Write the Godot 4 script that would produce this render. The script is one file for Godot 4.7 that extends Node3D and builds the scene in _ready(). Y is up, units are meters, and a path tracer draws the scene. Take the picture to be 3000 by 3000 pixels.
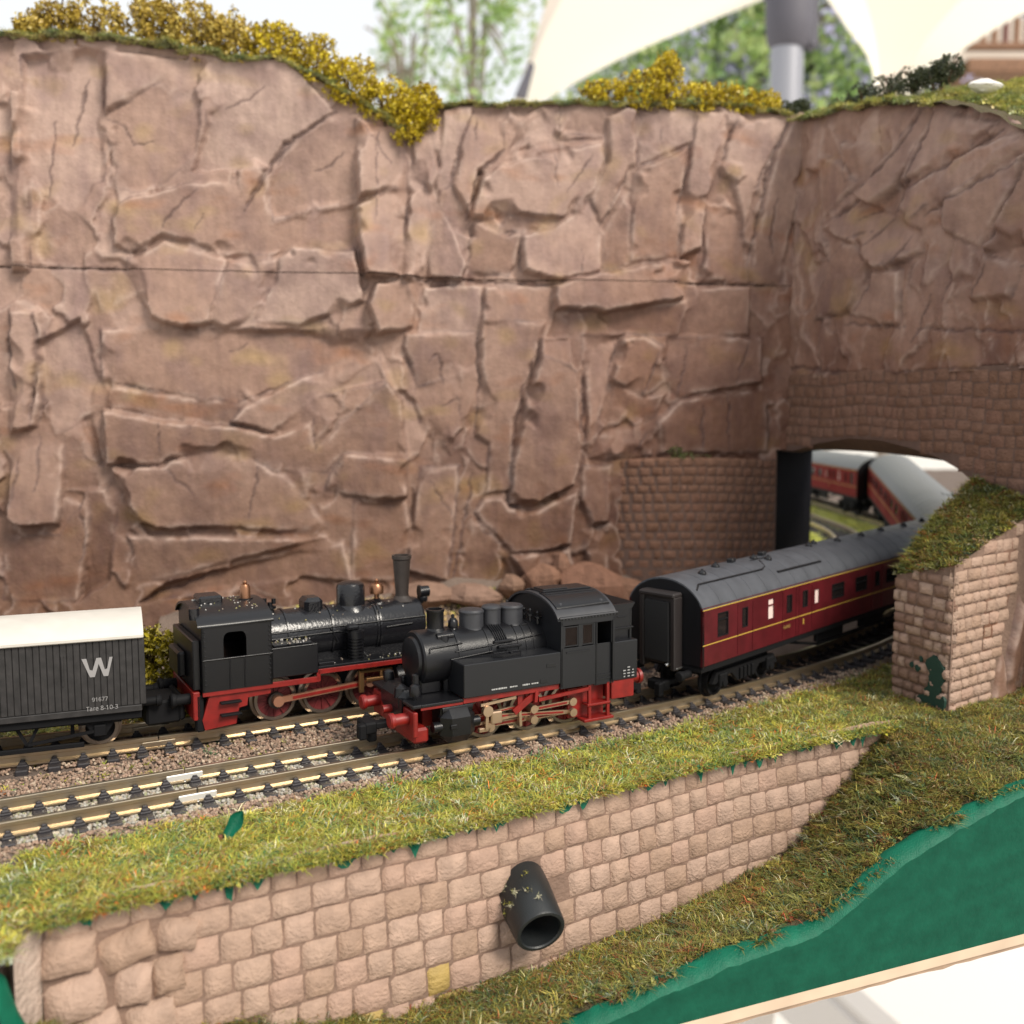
extends Node3D
# A model railway in N gauge, out of doors. Lengths are written in millimetres and turned to metres by U.
# x runs to the right along the layout, y is up from the rail heads, and depth d (away from the camera) is -z.

const U := 0.001
const HEAD := 0.514872            # heading of the straight track (radians, turned from +x away from the camera)
const BEND_AT := 85.0
const BEND_R := 380.0
const TRACK0 := Vector2(-70.5, 133.4)   # a point on the near rail of the front track (x, depth)
const CLIFF0 := Vector2(-134, 263)
const CLIFF_ALONG := Vector2(0.985, 0.172)
const CLIFF_OUT := Vector2(0.172, -0.985)
const PORTAL0 := Vector2(80, 306)
const PORTAL_ALONG := Vector2(0.387, -0.922)
const PORTAL_OUT := Vector2(-0.922, -0.387)
const FASCIA0 := Vector2(-51.3, 104.5)
const FASCIA_ALONG := Vector2(0.927, 0.375)

var rng := RandomNumberGenerator.new()
var taken := {}
var M := {}
var wobble := FastNoiseLite.new()
var rough := FastNoiseLite.new()


# ---------------------------------------------------------------- shapes
class Sh:
	var st := SurfaceTool.new()
	var col := Color.WHITE
	var xf := Transform3D()
	var group := 1
	var count := 0
	func _init():
		st.begin(Mesh.PRIMITIVE_TRIANGLES)
	func tri(a: Vector3, b: Vector3, c: Vector3, out: Vector3, g := -1):
		var n := (a - c).cross(a - b)
		if n.length_squared() < 1e-14:
			return
		st.set_smooth_group(g)
		st.set_color(col)
		var p := [a, b, c]
		if n.dot(out) < 0:
			p = [a, c, b]
		for q in p:
			st.add_vertex((xf * q) * 0.001)
		count += 1
	func quad(a: Vector3, b: Vector3, c: Vector3, d: Vector3, out: Vector3, g := -1):
		tri(a, b, c, out, g)
		tri(a, c, d, out, g)
	func box(at: Vector3, size: Vector3, bevel := 0.0):
		var h := size * 0.5
		var e := minf(bevel, minf(h.x, minf(h.y, h.z)) * 0.8)
		var ax := [Vector3.RIGHT, Vector3.UP, Vector3.BACK]
		for i in 3:
			var j := (i + 1) % 3
			var k := (i + 2) % 3
			for s in [-1.0, 1.0]:
				var n: Vector3 = ax[i] * s
				var f: Vector3 = at + n * h[i]
				var a: Vector3 = ax[j] * (h[j] - e)
				var b: Vector3 = ax[k] * (h[k] - e)
				quad(f - a - b, f + a - b, f + a + b, f - a + b, n)
				if e > 0.0:
					for t in [-1.0, 1.0]:
						var m: Vector3 = ax[j] * t
						var p: Vector3 = at + n * h[i] + m * (h[j] - e)
						var q: Vector3 = at + n * (h[i] - e) + m * h[j]
						quad(p - b, p + b, q + b, q - b, n + m)
		if e > 0.0:
			for sx in [-1.0, 1.0]:
				for sy in [-1.0, 1.0]:
					for sz in [-1.0, 1.0]:
						var s := Vector3(sx, sy, sz)
						var c := at + s * h
						tri(c - Vector3(0, sy, sz) * e, c - Vector3(sx, 0, sz) * e, c - Vector3(sx, sy, 0) * e, s)
	func box2(a: Vector3, b: Vector3, bevel := 0.0):
		box((a + b) * 0.5, (b - a).abs(), bevel)
	# a solid of revolution about `axis` from `at`; profile holds (radius, height)
	func lathe(at: Vector3, axis: Vector3, profile: Array, n := 20, squash := 1.0):
		var y := axis.normalized()
		var x := y.cross(Vector3.BACK if absf(y.z) < 0.9 else Vector3.RIGHT).normalized()
		var z := x.cross(y)
		var g := group
		group += 1
		for i in profile.size() - 1:
			var p: Vector2 = profile[i]
			var q: Vector2 = profile[i + 1]
			if i > 0:
				var o: Vector2 = profile[i - 1]
				if absf((p - o).angle_to(q - p)) > 0.6:
					g = group
					group += 1
			var nr := Vector2(q.y - p.y, -(q.x - p.x))
			for k in n:
				var a0 := TAU * k / n
				var a1 := TAU * (k + 1) / n
				var u0 := x * cos(a0) + z * sin(a0) * squash
				var u1 := x * cos(a1) + z * sin(a1) * squash
				var um := (u0 + u1) * 0.5
				quad(at + u0 * p.x + y * p.y, at + u1 * p.x + y * p.y, at + u1 * q.x + y * q.y, at + u0 * q.x + y * q.y, um * nr.x + y * nr.y, g)
	func cyl(a: Vector3, b: Vector3, r0: float, r1 := -1.0, n := 16):
		var l := a.distance_to(b)
		var r := r0 if r1 < 0.0 else r1
		lathe(a, b - a, [Vector2(0, 0), Vector2(r0, 0), Vector2(r, l), Vector2(0, l)], n)
	func pipe(points: Array, r: float, n := 6):
		var g := group
		group += 1
		for i in points.size() - 1:
			var a: Vector3 = points[i]
			var b: Vector3 = points[i + 1]
			var y := (b - a).normalized()
			var x := y.cross(Vector3(0.31, 0.9, 0.2)).normalized()
			var z := x.cross(y)
			for k in n:
				var u0 := x * cos(TAU * k / n) + z * sin(TAU * k / n)
				var u1 := x * cos(TAU * (k + 1) / n) + z * sin(TAU * (k + 1) / n)
				quad(a + u0 * r, a + u1 * r, b + u1 * r, b + u0 * r, u0 + u1, g)
	# an outline in the plane of x and y, given depth from z0 to z1
	func plate(outline: PackedVector2Array, z0: float, z1: float):
		var idx := Geometry2D.triangulate_polygon(outline)
		for s in [[z0, -1.0], [z1, 1.0]]:
			for i in range(0, idx.size(), 3):
				var a := outline[idx[i]]
				var b := outline[idx[i + 1]]
				var c := outline[idx[i + 2]]
				tri(Vector3(a.x, a.y, s[0]), Vector3(b.x, b.y, s[0]), Vector3(c.x, c.y, s[0]), Vector3(0, 0, s[1] * signf(z1 - z0)))
		var area := 0.0
		for i in outline.size():
			area += outline[i].cross(outline[(i + 1) % outline.size()])
		for i in outline.size():
			var a := outline[i]
			var b := outline[(i + 1) % outline.size()]
			var o := (b - a).orthogonal() * signf(area)
			quad(Vector3(a.x, a.y, z0), Vector3(b.x, b.y, z0), Vector3(b.x, b.y, z1), Vector3(a.x, a.y, z1), Vector3(o.x, o.y, 0))
	# a section in the plane of z and y (x of the Vector2 is z), drawn out along x
	func extrude(section: Array, x0: float, x1: float, smooth := false, caps := true, closed := true):
		var g := group if smooth else -1
		group += 1
		var mid := Vector2.ZERO
		for p in section:
			mid += p / section.size()
		for i in section.size() - (0 if closed else 1):
			var a: Vector2 = section[i]
			var b: Vector2 = section[(i + 1) % section.size()]
			var m := (a + b) * 0.5 - mid
			var o := (b - a).orthogonal()
			if o.dot(m) < 0:
				o = -o
			quad(Vector3(x0, a.y, a.x), Vector3(x1, a.y, a.x), Vector3(x1, b.y, b.x), Vector3(x0, b.y, b.x), Vector3(0, o.y, o.x), g)
		if caps:
			var flat := PackedVector2Array(section)
			var idx := Geometry2D.triangulate_polygon(flat)
			for i in range(0, idx.size(), 3):
				for x in [x0, x1]:
					var p := []
					for k in 3:
						p.append(Vector3(x, flat[idx[i + k]].y, flat[idx[i + k]].x))
					tri(p[0], p[1], p[2], Vector3(signf(x - (x0 + x1) * 0.5), 0, 0))
	# one flat strip of a coach side
	func plate_side(x0: float, x1: float, y0: float, y1: float, w: float, z: float):
		if x1 - x0 > 0.01:
			box2(Vector3(x0, y0, (w - 0.45) * z), Vector3(x1, y1, w * z))
	func mesh() -> ArrayMesh:
		st.generate_normals()
		st.index()
		return st.commit()


# A carved face: a grid of depths over u (along) and v (height), cut with slabs and grooves, that becomes one mesh.
class Face:
	var u0: float
	var v0: float
	var step: float
	var nu: int
	var nv: int
	var dep := PackedFloat32Array()
	var stain := PackedFloat32Array()
	var tone := PackedFloat32Array()
	var wear := PackedFloat32Array()
	var jit: FastNoiseLite
	var slabs := 0
	func _init(a: float, b: float, c: float, d: float, s: float, noise: FastNoiseLite):
		u0 = a
		v0 = c
		step = s
		nu = int((b - a) / s) + 1
		nv = int((d - c) / s) + 1
		dep.resize(nu * nv)
		stain.resize(nu * nv)
		tone.resize(nu * nv)
		wear.resize(nu * nv)
		jit = noise
	func box_of(p: PackedVector2Array, m: float) -> Array:
		var lo := p[0]
		var hi := p[0]
		for q in p:
			lo = lo.min(q)
			hi = hi.max(q)
		return [maxi(0, int((lo.x - m - u0) / step)), mini(nu - 1, int((hi.x + m - u0) / step) + 1), maxi(0, int((lo.y - m - v0) / step)), mini(nv - 1, int((hi.y + m - v0) / step) + 1)]
	func points(flat: Array) -> PackedVector2Array:
		var p := PackedVector2Array()
		for i in range(0, flat.size(), 2):
			p.append(Vector2(flat[i], flat[i + 1]))
		return p
	func near(p: PackedVector2Array, q: Vector2, closed: bool) -> float:
		var best := 1e9
		for i in p.size() - (0 if closed else 1):
			var c := Geometry2D.get_closest_point_to_segment(q, p[i], p[(i + 1) % p.size()])
			best = minf(best, c.distance_squared_to(q))
		return sqrt(best)
	# the first rough cuts: an irregular mosaic of flat tilted facets
	func chisel(across: float, tall: float):
		var n1 := int((nu * step) / across) + 5
		var n2 := int((nv * step) / tall) + 5
		var seeds := []
		for b in n2:
			for a in n1:
				var h := fmod(absf(sin(a * 127.1 + b * 311.7) * 43758.5), 1.0)
				var k := fmod(h * 97.3, 1.0)
				var l := fmod(h * 331.7, 1.0)
				var m := fmod(h * 711.3, 1.0)
				var o := fmod(h * 1531.9, 1.0)
				seeds.append([Vector2(u0 + (a - 2 + h * 0.95) * across, v0 + (b - 2 + k * 0.95) * tall), (l - 0.5) * 0.9, Vector2((m - 0.5) * 0.26, (o - 0.55) * 0.26)])
		for j in nv:
			for i in nu:
				var q := Vector2(u0 + i * step, v0 + j * step)
				var w := q + Vector2(jit.get_noise_2d(q.x * 2.0, q.y * 2.0), jit.get_noise_2d(q.y * 2.0 + 300.0, q.x * 2.0)) * 4.0 + Vector2(jit.get_noise_2d(q.x * 9.0, q.y * 9.0), 0) * 0.7
				var ca := int((w.x - u0) / across) + 2
				var cb := int((w.y - v0) / tall) + 2
				var d1 := 1e9
				var d2 := 1e9
				var z1 := 0.0
				var z2 := 0.0
				var id := 0
				for b in range(cb - 1, cb + 2):
					for a in range(ca - 1, ca + 2):
						if a < 0 or b < 0 or a >= n1 or b >= n2:
							continue
						var s: Array = seeds[b * n1 + a]
						var r: Vector2 = (w - s[0])
						var d := absf(r.x / across + 0.35 * r.y / tall) + absf(r.y / tall - 0.3 * r.x / across) * 0.8
						var z: float = s[1] + s[2].dot(r)
						if d < d1:
							d2 = d1
							z2 = z1
							d1 = d
							z1 = z
							id = b * n1 + a
						elif d < d2:
							d2 = d
							z2 = z
				var e := (d2 - d1) * across * 0.5
				var n := j * nu + i
				dep[n] = lerpf((z1 + z2) * 0.5, z1, clampf(e / 0.7, 0.0, 1.0))
				wear[n] = 0.6 * exp(-absf(e - 0.7) * 2.5) * smoothstep(0.0, 0.5, z1 - z2)
				tone[n] = (fmod(id * 0.618, 1.0) - 0.5) * 0.7
				stain[n] = 0.55 * exp(-e * 4.0) * clampf(0.35 + 1.8 * jit.get_noise_2d(q.x * 1.7 + 70.0, q.y * 1.7), 0.0, 1.0) * smoothstep(0.1, 0.9, absf(z1 - z2))
	func slab(d: float, gx: float, gy: float, flat: Array, grow := 0.52):
		var p := points(flat)
		var mid := Vector2.ZERO
		for q in p:
			mid += q / p.size()
		var area := 0.0
		for i in p.size():
			area += p[i].cross(p[(i + 1) % p.size()]) * 0.5
		var r := sqrt(absf(area)) * 0.5
		slabs += 1
		var b := box_of(p, 1.0)
		var own := fmod(slabs * 0.381966, 1.0) - 0.5
		var tx := clampf(gx, -4.6 / r, 4.6 / r) + (fmod(slabs * 0.754877, 1.0) - 0.5) * minf(2.6 / r, 0.30)
		var ty := clampf(gy, -4.0 / r, 4.0 / r) + (fmod(slabs * 0.569840, 1.0) - 0.55) * minf(2.6 / r, 0.30)
		for j in range(b[2], b[3] + 1):
			for i in range(b[0], b[1] + 1):
				var q := Vector2(u0 + i * step, v0 + j * step)
				var w := q + Vector2(jit.get_noise_2d(q.x * 5.0, q.y * 5.0), jit.get_noise_2d(q.y * 5.0 + 90.0, q.x * 5.0)) * 0.55
				var e := near(p, w, true)
				if not Geometry2D.is_point_in_polygon(w, p):
					e = -e
				if e < -0.5:
					continue
				# some edges are cut crisp, others run out into the face
				var worn := smoothstep(0.12, 0.45, jit.get_noise_2d(q.x * 1.3 + 500.0, q.y * 1.3))
				var k := clampf((e + 0.3) / (0.3 + lerpf(0.75, 4.5, worn)), 0.0, 1.0)
				var n := j * nu + i
				var z := d * grow + tx * (q.x - mid.x) + ty * (q.y - mid.y) + dep[n] * 0.10 * (1.0 - k)
				var high := smoothstep(-0.1, 0.9, z - dep[n])
				dep[n] = lerpf(dep[n], z, k)
				tone[n] = lerpf(tone[n], own, k)
				wear[n] = maxf(wear[n] * (1.0 - k), exp(-absf(e - 0.7) * 2.2) * high * (1.0 - worn) * clampf(0.6 + 1.5 * jit.get_noise_2d(q.x * 4.0, q.y * 4.0 + 33.0), 0.0, 1.0))
				var wash := 0.5 * exp(-absf(e) * 0.45) * clampf(0.3 + 1.7 * jit.get_noise_2d(q.x * 3.0 + 900.0, q.y * 3.0), 0.0, 1.0)
				stain[n] = maxf(stain[n] * (1.0 - k), (0.62 * exp(-absf(e + 0.2) * 4.5) * (1.0 - worn) + wash) * (0.6 + jit.get_noise_2d(q.x * 2.0, q.y * 2.0 + 400.0)))
	func rise(d: float, flat: Array):
		var p := points(flat)
		for j in nv:
			for i in nu:
				var q := Vector2(u0 + i * step, v0 + j * step)
				var e := near(p, q, true)
				if not Geometry2D.is_point_in_polygon(q, p):
					e = -e
				dep[j * nu + i] += d * smoothstep(-0.4, 3.0, e)
	func groove(w: float, flat: Array):
		var p := points(flat)
		var b := box_of(p, w)
		w *= 0.20
		for j in range(b[2], b[3] + 1):
			for i in range(b[0], b[1] + 1):
				var q := Vector2(u0 + i * step, v0 + j * step)
				var r := q + Vector2(jit.get_noise_2d(q.x * 6.0, q.y * 6.0), jit.get_noise_2d(q.y * 6.0 + 70.0, q.x * 6.0)) * 0.9
				var e := near(p, r, false)
				var n := j * nu + i
				# cuts taper out at their ends
				var t := minf(q.distance_to(p[0]), q.distance_to(p[p.size() - 1]))
				var ww := w * (0.35 + 0.65 * smoothstep(0.0, 4.0, t))
				if e < ww:
					dep[n] -= (1.0 - e / ww) * ww * 1.6
				stain[n] = maxf(stain[n], 0.75 * (1.0 - smoothstep(0.0, ww + 0.25, e)))
	func at(i: int, j: int) -> float:
		return dep[clampi(j, 0, nv - 1) * nu + clampi(i, 0, nu - 1)]


func _p(flat: Vector2, y: float) -> Vector3:
	return Vector3(flat.x, y, -flat.y)


func rise(depth: float) -> float:
	# the line climbs as it leaves through the tunnel
	return 13.5 * smoothstep(232.0, 388.0, depth)


func track(s: float, off := 0.0) -> Array:
	# a point `off` mm behind the near rail of the front track, and the heading there:
	# straight, a wide bend, a tighter bend beyond the tunnel, straight again
	var h := HEAD
	var p := TRACK0
	var at := 0.0
	for piece in [[BEND_AT, 0.0], [243.0, 1.0 / BEND_R], [348.0, 1.0 / 168.0], [1e6, 0.0]]:
		var l: float = (s if s < piece[0] else piece[0]) - at
		var k: float = piece[1]
		if k == 0.0:
			p += Vector2(cos(h), sin(h)) * l
		else:
			p += Vector2(sin(h + l * k) - sin(h), cos(h) - cos(h + l * k)) / k
			h += l * k
		at += l
		if s <= piece[0]:
			break
	if off > 25.0 and s < 45.0:   # the siding bends away towards the left
		var x := 45.0 - s
		return [p + Vector2(-sin(h), cos(h)) * (off + 0.0018 * x * x), h - atan(0.0036 * x)]
	return [p + Vector2(-sin(h), cos(h)) * off, h]


func on_track(s: float, off: float) -> Vector3:
	var p: Vector2 = track(s, off)[0]
	return _p(p, rise(p.y))


# ---------------------------------------------------------------- objects
func numbered(called: String) -> String:
	if not taken.has(called):
		taken[called] = 0
		return called
	taken[called] += 1
	return "%s_%03d" % [called, taken[called]]


func tag(o: Node3D, label: String, category: String, group := "") -> Node3D:
	o.set_meta("label", label)
	o.set_meta("category", category)
	if group:
		o.set_meta("group", group)
	return o


func thing(called: String, label: String, category: String, at := Vector3.ZERO, turn := 0.0, group := "") -> Node3D:
	var o := Node3D.new()
	o.name = numbered(called)
	add_child(o)
	o.position = at * U
	o.rotation.y = turn
	tag(o, label, category, group)
	return o


func put(sh: Sh, called: String, m: Material, parent: Node = null) -> MeshInstance3D:
	var o := MeshInstance3D.new()
	o.mesh = sh.mesh()
	o.material_override = null
	for i in o.mesh.get_surface_count():
		o.mesh.surface_set_material(i, m)
	if parent:
		o.name = called
		parent.add_child(o, true)
	else:
		o.name = numbered(called)
		add_child(o)
	return o


func share(mesh: Mesh, called: String, parent: Node, t: Transform3D, m: Material = null) -> MeshInstance3D:
	var o := MeshInstance3D.new()
	o.mesh = mesh
	o.name = called
	if m:
		o.material_override = m
	o.transform = Transform3D(t.basis, t.origin * U)
	parent.add_child(o, true)
	return o


func scatter(called: String, mesh: Mesh, places: Array, tints: PackedColorArray, parent: Node = null) -> MultiMeshInstance3D:
	var mm := MultiMesh.new()
	mm.transform_format = MultiMesh.TRANSFORM_3D
	mm.use_colors = true
	mm.mesh = mesh
	mm.instance_count = places.size()
	for i in places.size():
		var t: Transform3D = places[i]
		mm.set_instance_transform(i, Transform3D(t.basis, t.origin * U))
		mm.set_instance_color(i, tints[i])
	var o := MultiMeshInstance3D.new()
	o.multimesh = mm
	o.set_meta("kind", "stuff")
	if parent:
		o.name = called
		parent.add_child(o, true)
	else:
		o.name = numbered(called)
		add_child(o)
	return o


func writing(text: String, tall: float, at: Vector3, m: Material, parent: Node, called := "lettering") -> MeshInstance3D:
	var t := TextMesh.new()
	t.text = text
	var f := SystemFont.new()
	f.font_names = PackedStringArray(["Droid Sans"])
	t.font = f
	t.font_size = 32
	t.pixel_size = 0.01
	t.depth = 0.02
	t.material = m
	var o := MeshInstance3D.new()
	o.mesh = t
	o.name = called
	o.position = at * U
	o.scale = Vector3.ONE * tall * U / 0.23
	parent.add_child(o, true)
	return o


# ---------------------------------------------------------------- materials
func lin(r: float, g: float, b: float) -> Color:
	return Color(r, g, b).linear_to_srgb()


func noise_tex(freq: float, lo: float, hi: float, fractal := 4, size := 512, kind := FastNoiseLite.TYPE_SIMPLEX_SMOOTH) -> NoiseTexture2D:
	var n := FastNoiseLite.new()
	n.noise_type = kind
	n.frequency = freq
	n.fractal_octaves = fractal
	n.seed = int(freq * 1000.0) + fractal
	var t := NoiseTexture2D.new()
	t.width = size
	t.height = size
	t.seamless = true
	t.noise = n
	var g := Gradient.new()
	g.set_color(0, Color(lo, lo, lo))
	g.set_color(1, Color(hi, hi, hi))
	t.color_ramp = g
	return t


func mat(called: String, c: Color, roughness := 0.6, metal := 0.0, opt := {}) -> StandardMaterial3D:
	var m := StandardMaterial3D.new()
	m.resource_name = called
	m.albedo_color = c
	m.roughness = roughness
	m.metallic = metal
	m.cull_mode = BaseMaterial3D.CULL_DISABLED
	if opt.has("tint"):
		m.vertex_color_use_as_albedo = true
	if opt.has("tex"):
		m.albedo_texture = opt.tex
	if opt.has("bump"):
		m.heightmap_enabled = true
		m.heightmap_texture = opt.bump
		m.heightmap_scale = opt.get("bump_mm", 0.1) * 0.1
	if opt.has("tex") or opt.has("bump"):
		m.uv1_triplanar = true
		m.uv1_world_triplanar = opt.get("world", true)
		m.uv1_scale = Vector3.ONE * opt.get("scale", 40.0)
	if opt.has("back"):
		m.backlight_enabled = true
		m.backlight = opt.back
	if opt.has("spec"):
		m.metallic_specular = opt.spec
	if opt.has("coat"):
		m.clearcoat_enabled = true
		m.clearcoat = opt.coat
		m.clearcoat_roughness = 0.3
	M[called] = m
	return m


func make_materials():
	var cloud := noise_tex(0.012, 0.78, 1.0, 5)
	var grain := noise_tex(0.09, 0.72, 1.0, 3)
	var pits := noise_tex(0.05, 0.0, 1.0, 5)
	var fine := noise_tex(0.15, 0.0, 1.0, 3)
	mat("rock", Color.WHITE, 0.62, 0.0, {"tint": 1, "tex": noise_tex(0.02, 0.88, 1.0, 5), "bump": pits, "bump_mm": 0.10, "scale": 38.0, "spec": 0.35})
	for i in 5:
		var c: Array = [[.44, .30, .225], [.47, .325, .25], [.41, .275, .20], [.452, .312, .236], [.455, .302, .23]][i]
		mat("stone%d" % i, lin(c[0], c[1], c[2]), 0.7, 0.0, {"tex": cloud, "bump": pits, "bump_mm": 0.22, "scale": 55.0, "spec": 0.35})
		mat("grimy%d" % i, lin(c[0] * .56, c[1] * .46, c[2] * .43), 0.85, 0.0, {"tex": cloud, "bump": pits, "bump_mm": 0.35, "scale": 60.0, "spec": 0.3})
		mat("rusty%d" % i, lin(c[0] * .56, c[1] * .44, c[2] * .39), 0.85, 0.0, {"tex": cloud, "bump": pits, "bump_mm": 0.3, "scale": 60.0, "spec": 0.3})
		mat("weathered%d" % i, lin(c[0] * .62, c[1] * .56, c[2] * .54), 0.8, 0.0, {"tex": cloud, "bump": pits, "bump_mm": 0.2, "scale": 55.0, "spec": 0.3})
	mat("stone_green", lin(.05, .12, .075), 0.6, 0.0, {"tex": cloud, "bump": pits, "bump_mm": 0.2, "scale": 55.0})
	mat("stone_yellow", lin(.42, .29, .09), 0.7, 0.0, {"tex": cloud, "bump": pits, "bump_mm": 0.2, "scale": 55.0})
	mat("mortar", lin(.235, .15, .11), 0.85, 0.0, {"tex": cloud, "bump": pits, "bump_mm": 0.2})
	mat("dark_mortar", lin(.16, .095, .072), 0.85, 0.0, {"tex": cloud})
	mat("foam", lin(.52, .40, .33), 0.8, 0.0, {"tex": cloud, "bump": pits, "bump_mm": 0.3})
	mat("bore", lin(.007, .007, .010), 0.9, 0.0, {"spec": 0.2, "bump": pits, "bump_mm": 0.6, "scale": 50.0})
	mat("soil", lin(.11, .085, .035), 0.95, 0.0, {"tex": grain, "bump": pits, "bump_mm": 0.6, "scale": 60.0})
	mat("far_soil", lin(.22, .20, .07), 0.95, 0.0, {"tex": cloud, "bump": pits, "bump_mm": 0.6, "scale": 30.0})
	mat("ballast_bed", lin(.26, .19, .15), 0.95, 0.0, {"tex": grain, "bump": pits, "bump_mm": 0.7, "scale": 70.0})
	mat("teal_and_lit_green", lin(.003, .125, .070), 0.5, 0.0, {"spec": 0.3, "tex": cloud, "bump": fine, "bump_mm": 0.1, "scale": 50.0})
	mat("board_green", lin(.008, .086, .051), 0.6, 0.0, {"tex": noise_tex(0.015, 0.80, 1.0, 5), "bump": pits, "bump_mm": 0.10, "scale": 30.0, "spec": 0.2})
	mat("plywood", lin(.62, .47, .34), 0.8, 0.0, {"tex": noise_tex(0.008, 0.88, 1.0, 3), "scale": 25.0})
	mat("ply_core", lin(.46, .32, .22), 0.85, 0.0, {"tex": noise_tex(0.008, 0.75, 1.0, 3), "scale": 25.0})
	# rolling stock
	mat("black", lin(.0070, .0070, .0085), 0.30, 0.0, {"spec": 0.42, "bump": fine, "bump_mm": 0.02, "scale": 80.0, "world": false})
	mat("black_satin", lin(.0105, .011, .013), 0.31, 0.0, {"spec": 0.42, "bump": fine, "bump_mm": 0.008, "scale": 90.0, "world": false})
	mat("black_gloss", lin(.009, .009, .011), 0.24, 0.0, {"bump": pits, "bump_mm": 0.04, "scale": 60.0, "world": false})
	mat("skylit_black", lin(.034, .035, .041), 0.45, 0.0, {"tex": cloud, "scale": 50.0, "world": false, "spec": 0.5})  # paler grey: the sky highlight on roof and domes put into the colour
	mat("hollow_black", lin(.008, .008, .009), 0.9)
	mat("chimney_brown", lin(.035, .026, .022), 0.5, 0.0, {"tex": cloud})
	mat("red", lin(.25, .010, .007), 0.45, 0.0, {"tex": cloud, "scale": 60.0, "world": false})
	mat("dark_red", lin(.16, .016, .018), 0.5, 0.0, {"tex": cloud, "scale": 60.0, "world": false})
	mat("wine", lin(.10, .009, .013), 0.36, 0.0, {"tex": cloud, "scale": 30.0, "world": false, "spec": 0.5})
	mat("wine_sunlit", lin(.19, .016, .014), 0.65, 0.0, {"spec": 0.2})  # same maroon, with the bright daylight beyond the tunnel put into it
	mat("roof_sunlit", lin(.15, .155, .155), 0.5)  # lit copy of the coach roof grey, daylight painted in
	mat("roof_grey", lin(.085, .091, .105), 0.45, 0.0, {"tex": cloud, "scale": 30.0, "world": false})
	mat("roof_cream", lin(.60, .565, .51), 0.5, 0.0, {"tex": noise_tex(0.01, 0.93, 1.0, 3), "scale": 30.0, "world": false})
	mat("wagon_grey", lin(.034, .031, .031), 0.6, 0.0, {"tex": noise_tex(0.02, 0.6, 1.0, 4), "scale": 40.0, "world": false})
	mat("chassis", lin(.008, .008, .009), 0.65, 0.0, {"spec": 0.25})
	mat("gold", lin(.45, .29, .05), 0.45)
	mat("white_print", lin(.34, .34, .34), 0.6)
	mat("grey_print", lin(.27, .26, .26), 0.6)
	mat("frosted", lin(.72, .56, .52), 0.5)
	mat("glass_dark", lin(.014, .011, .011), 0.06, 0.0, {"spec": 0.6})
	var g := mat("glass", Color(0.16, 0.13, 0.12, 0.45), 0.1, 0.0, {"spec": 0.15})
	g.transparency = BaseMaterial3D.TRANSPARENCY_ALPHA
	mat("copper", lin(.30, .15, .085), 0.36, 0.9)
	mat("brass", lin(.36, .20, .09), 0.34, 0.85)
	mat("rod_steel", lin(.50, .36, .25), 0.35, 0.8)
	mat("steel", lin(.62, .60, .57), 0.25, 0.95)
	mat("tyre", lin(.30, .25, .21), 0.32, 0.9)
	mat("rail", lin(.66, .55, .40), 0.28, 0.95, {"bump": fine, "bump_mm": 0.01, "scale": 60.0})
	mat("joiner", lin(.92, .90, .84), 0.35, 0.6)
	mat("sleeper", lin(.022, .019, .022), 0.55, 0.0, {"bump": fine, "bump_mm": 0.04, "scale": 90.0})
	mat("plastic_pipe", lin(.011, .013, .014), 0.42, 0.0, {"bump": fine, "bump_mm": 0.03, "scale": 60.0})
	# plants, and the world round the layout
	mat("fibre", Color.WHITE, 0.75, 0.0, {"tint": 1, "back": Color(0.35, 0.35, 0.3)})
	mat("leaf", Color.WHITE, 0.38, 0.0, {"tint": 1, "back": Color(0.45, 0.45, 0.35)})
	mat("tree_leaf", Color.WHITE, 0.6, 0.0, {"tint": 1, "back": Color(0.9, 0.9, 0.8)})
	mat("grit", Color.WHITE, 0.8, 0.0, {"tint": 1})
	mat("twig", lin(.10, .06, .035), 0.9)
	mat("bark", lin(.30, .25, .21), 0.9)
	mat("canvas", lin(.86, .83, .76), 0.85, 0.0, {"back": Color(0.85, 0.8, 0.68)})
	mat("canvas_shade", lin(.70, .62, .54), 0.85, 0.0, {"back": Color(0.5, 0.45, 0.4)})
	mat("pole_grey", lin(.34, .34, .37), 0.4, 0.6)
	mat("pole_dark", lin(.10, .095, .115), 0.6)
	mat("timber", lin(.36, .19, .11), 0.8, 0.0, {"tex": noise_tex(0.02, 0.6, 1.0, 4), "scale": 3.0})
	mat("timber_dark", lin(.15, .06, .05), 0.8)
	mat("paving", lin(.72, .68, .62), 0.9, 0.0, {"tex": noise_tex(0.01, 0.8, 1.0, 5), "scale": 1.3})
	mat("white_plastic", lin(.70, .66, .62), 0.45)


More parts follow.
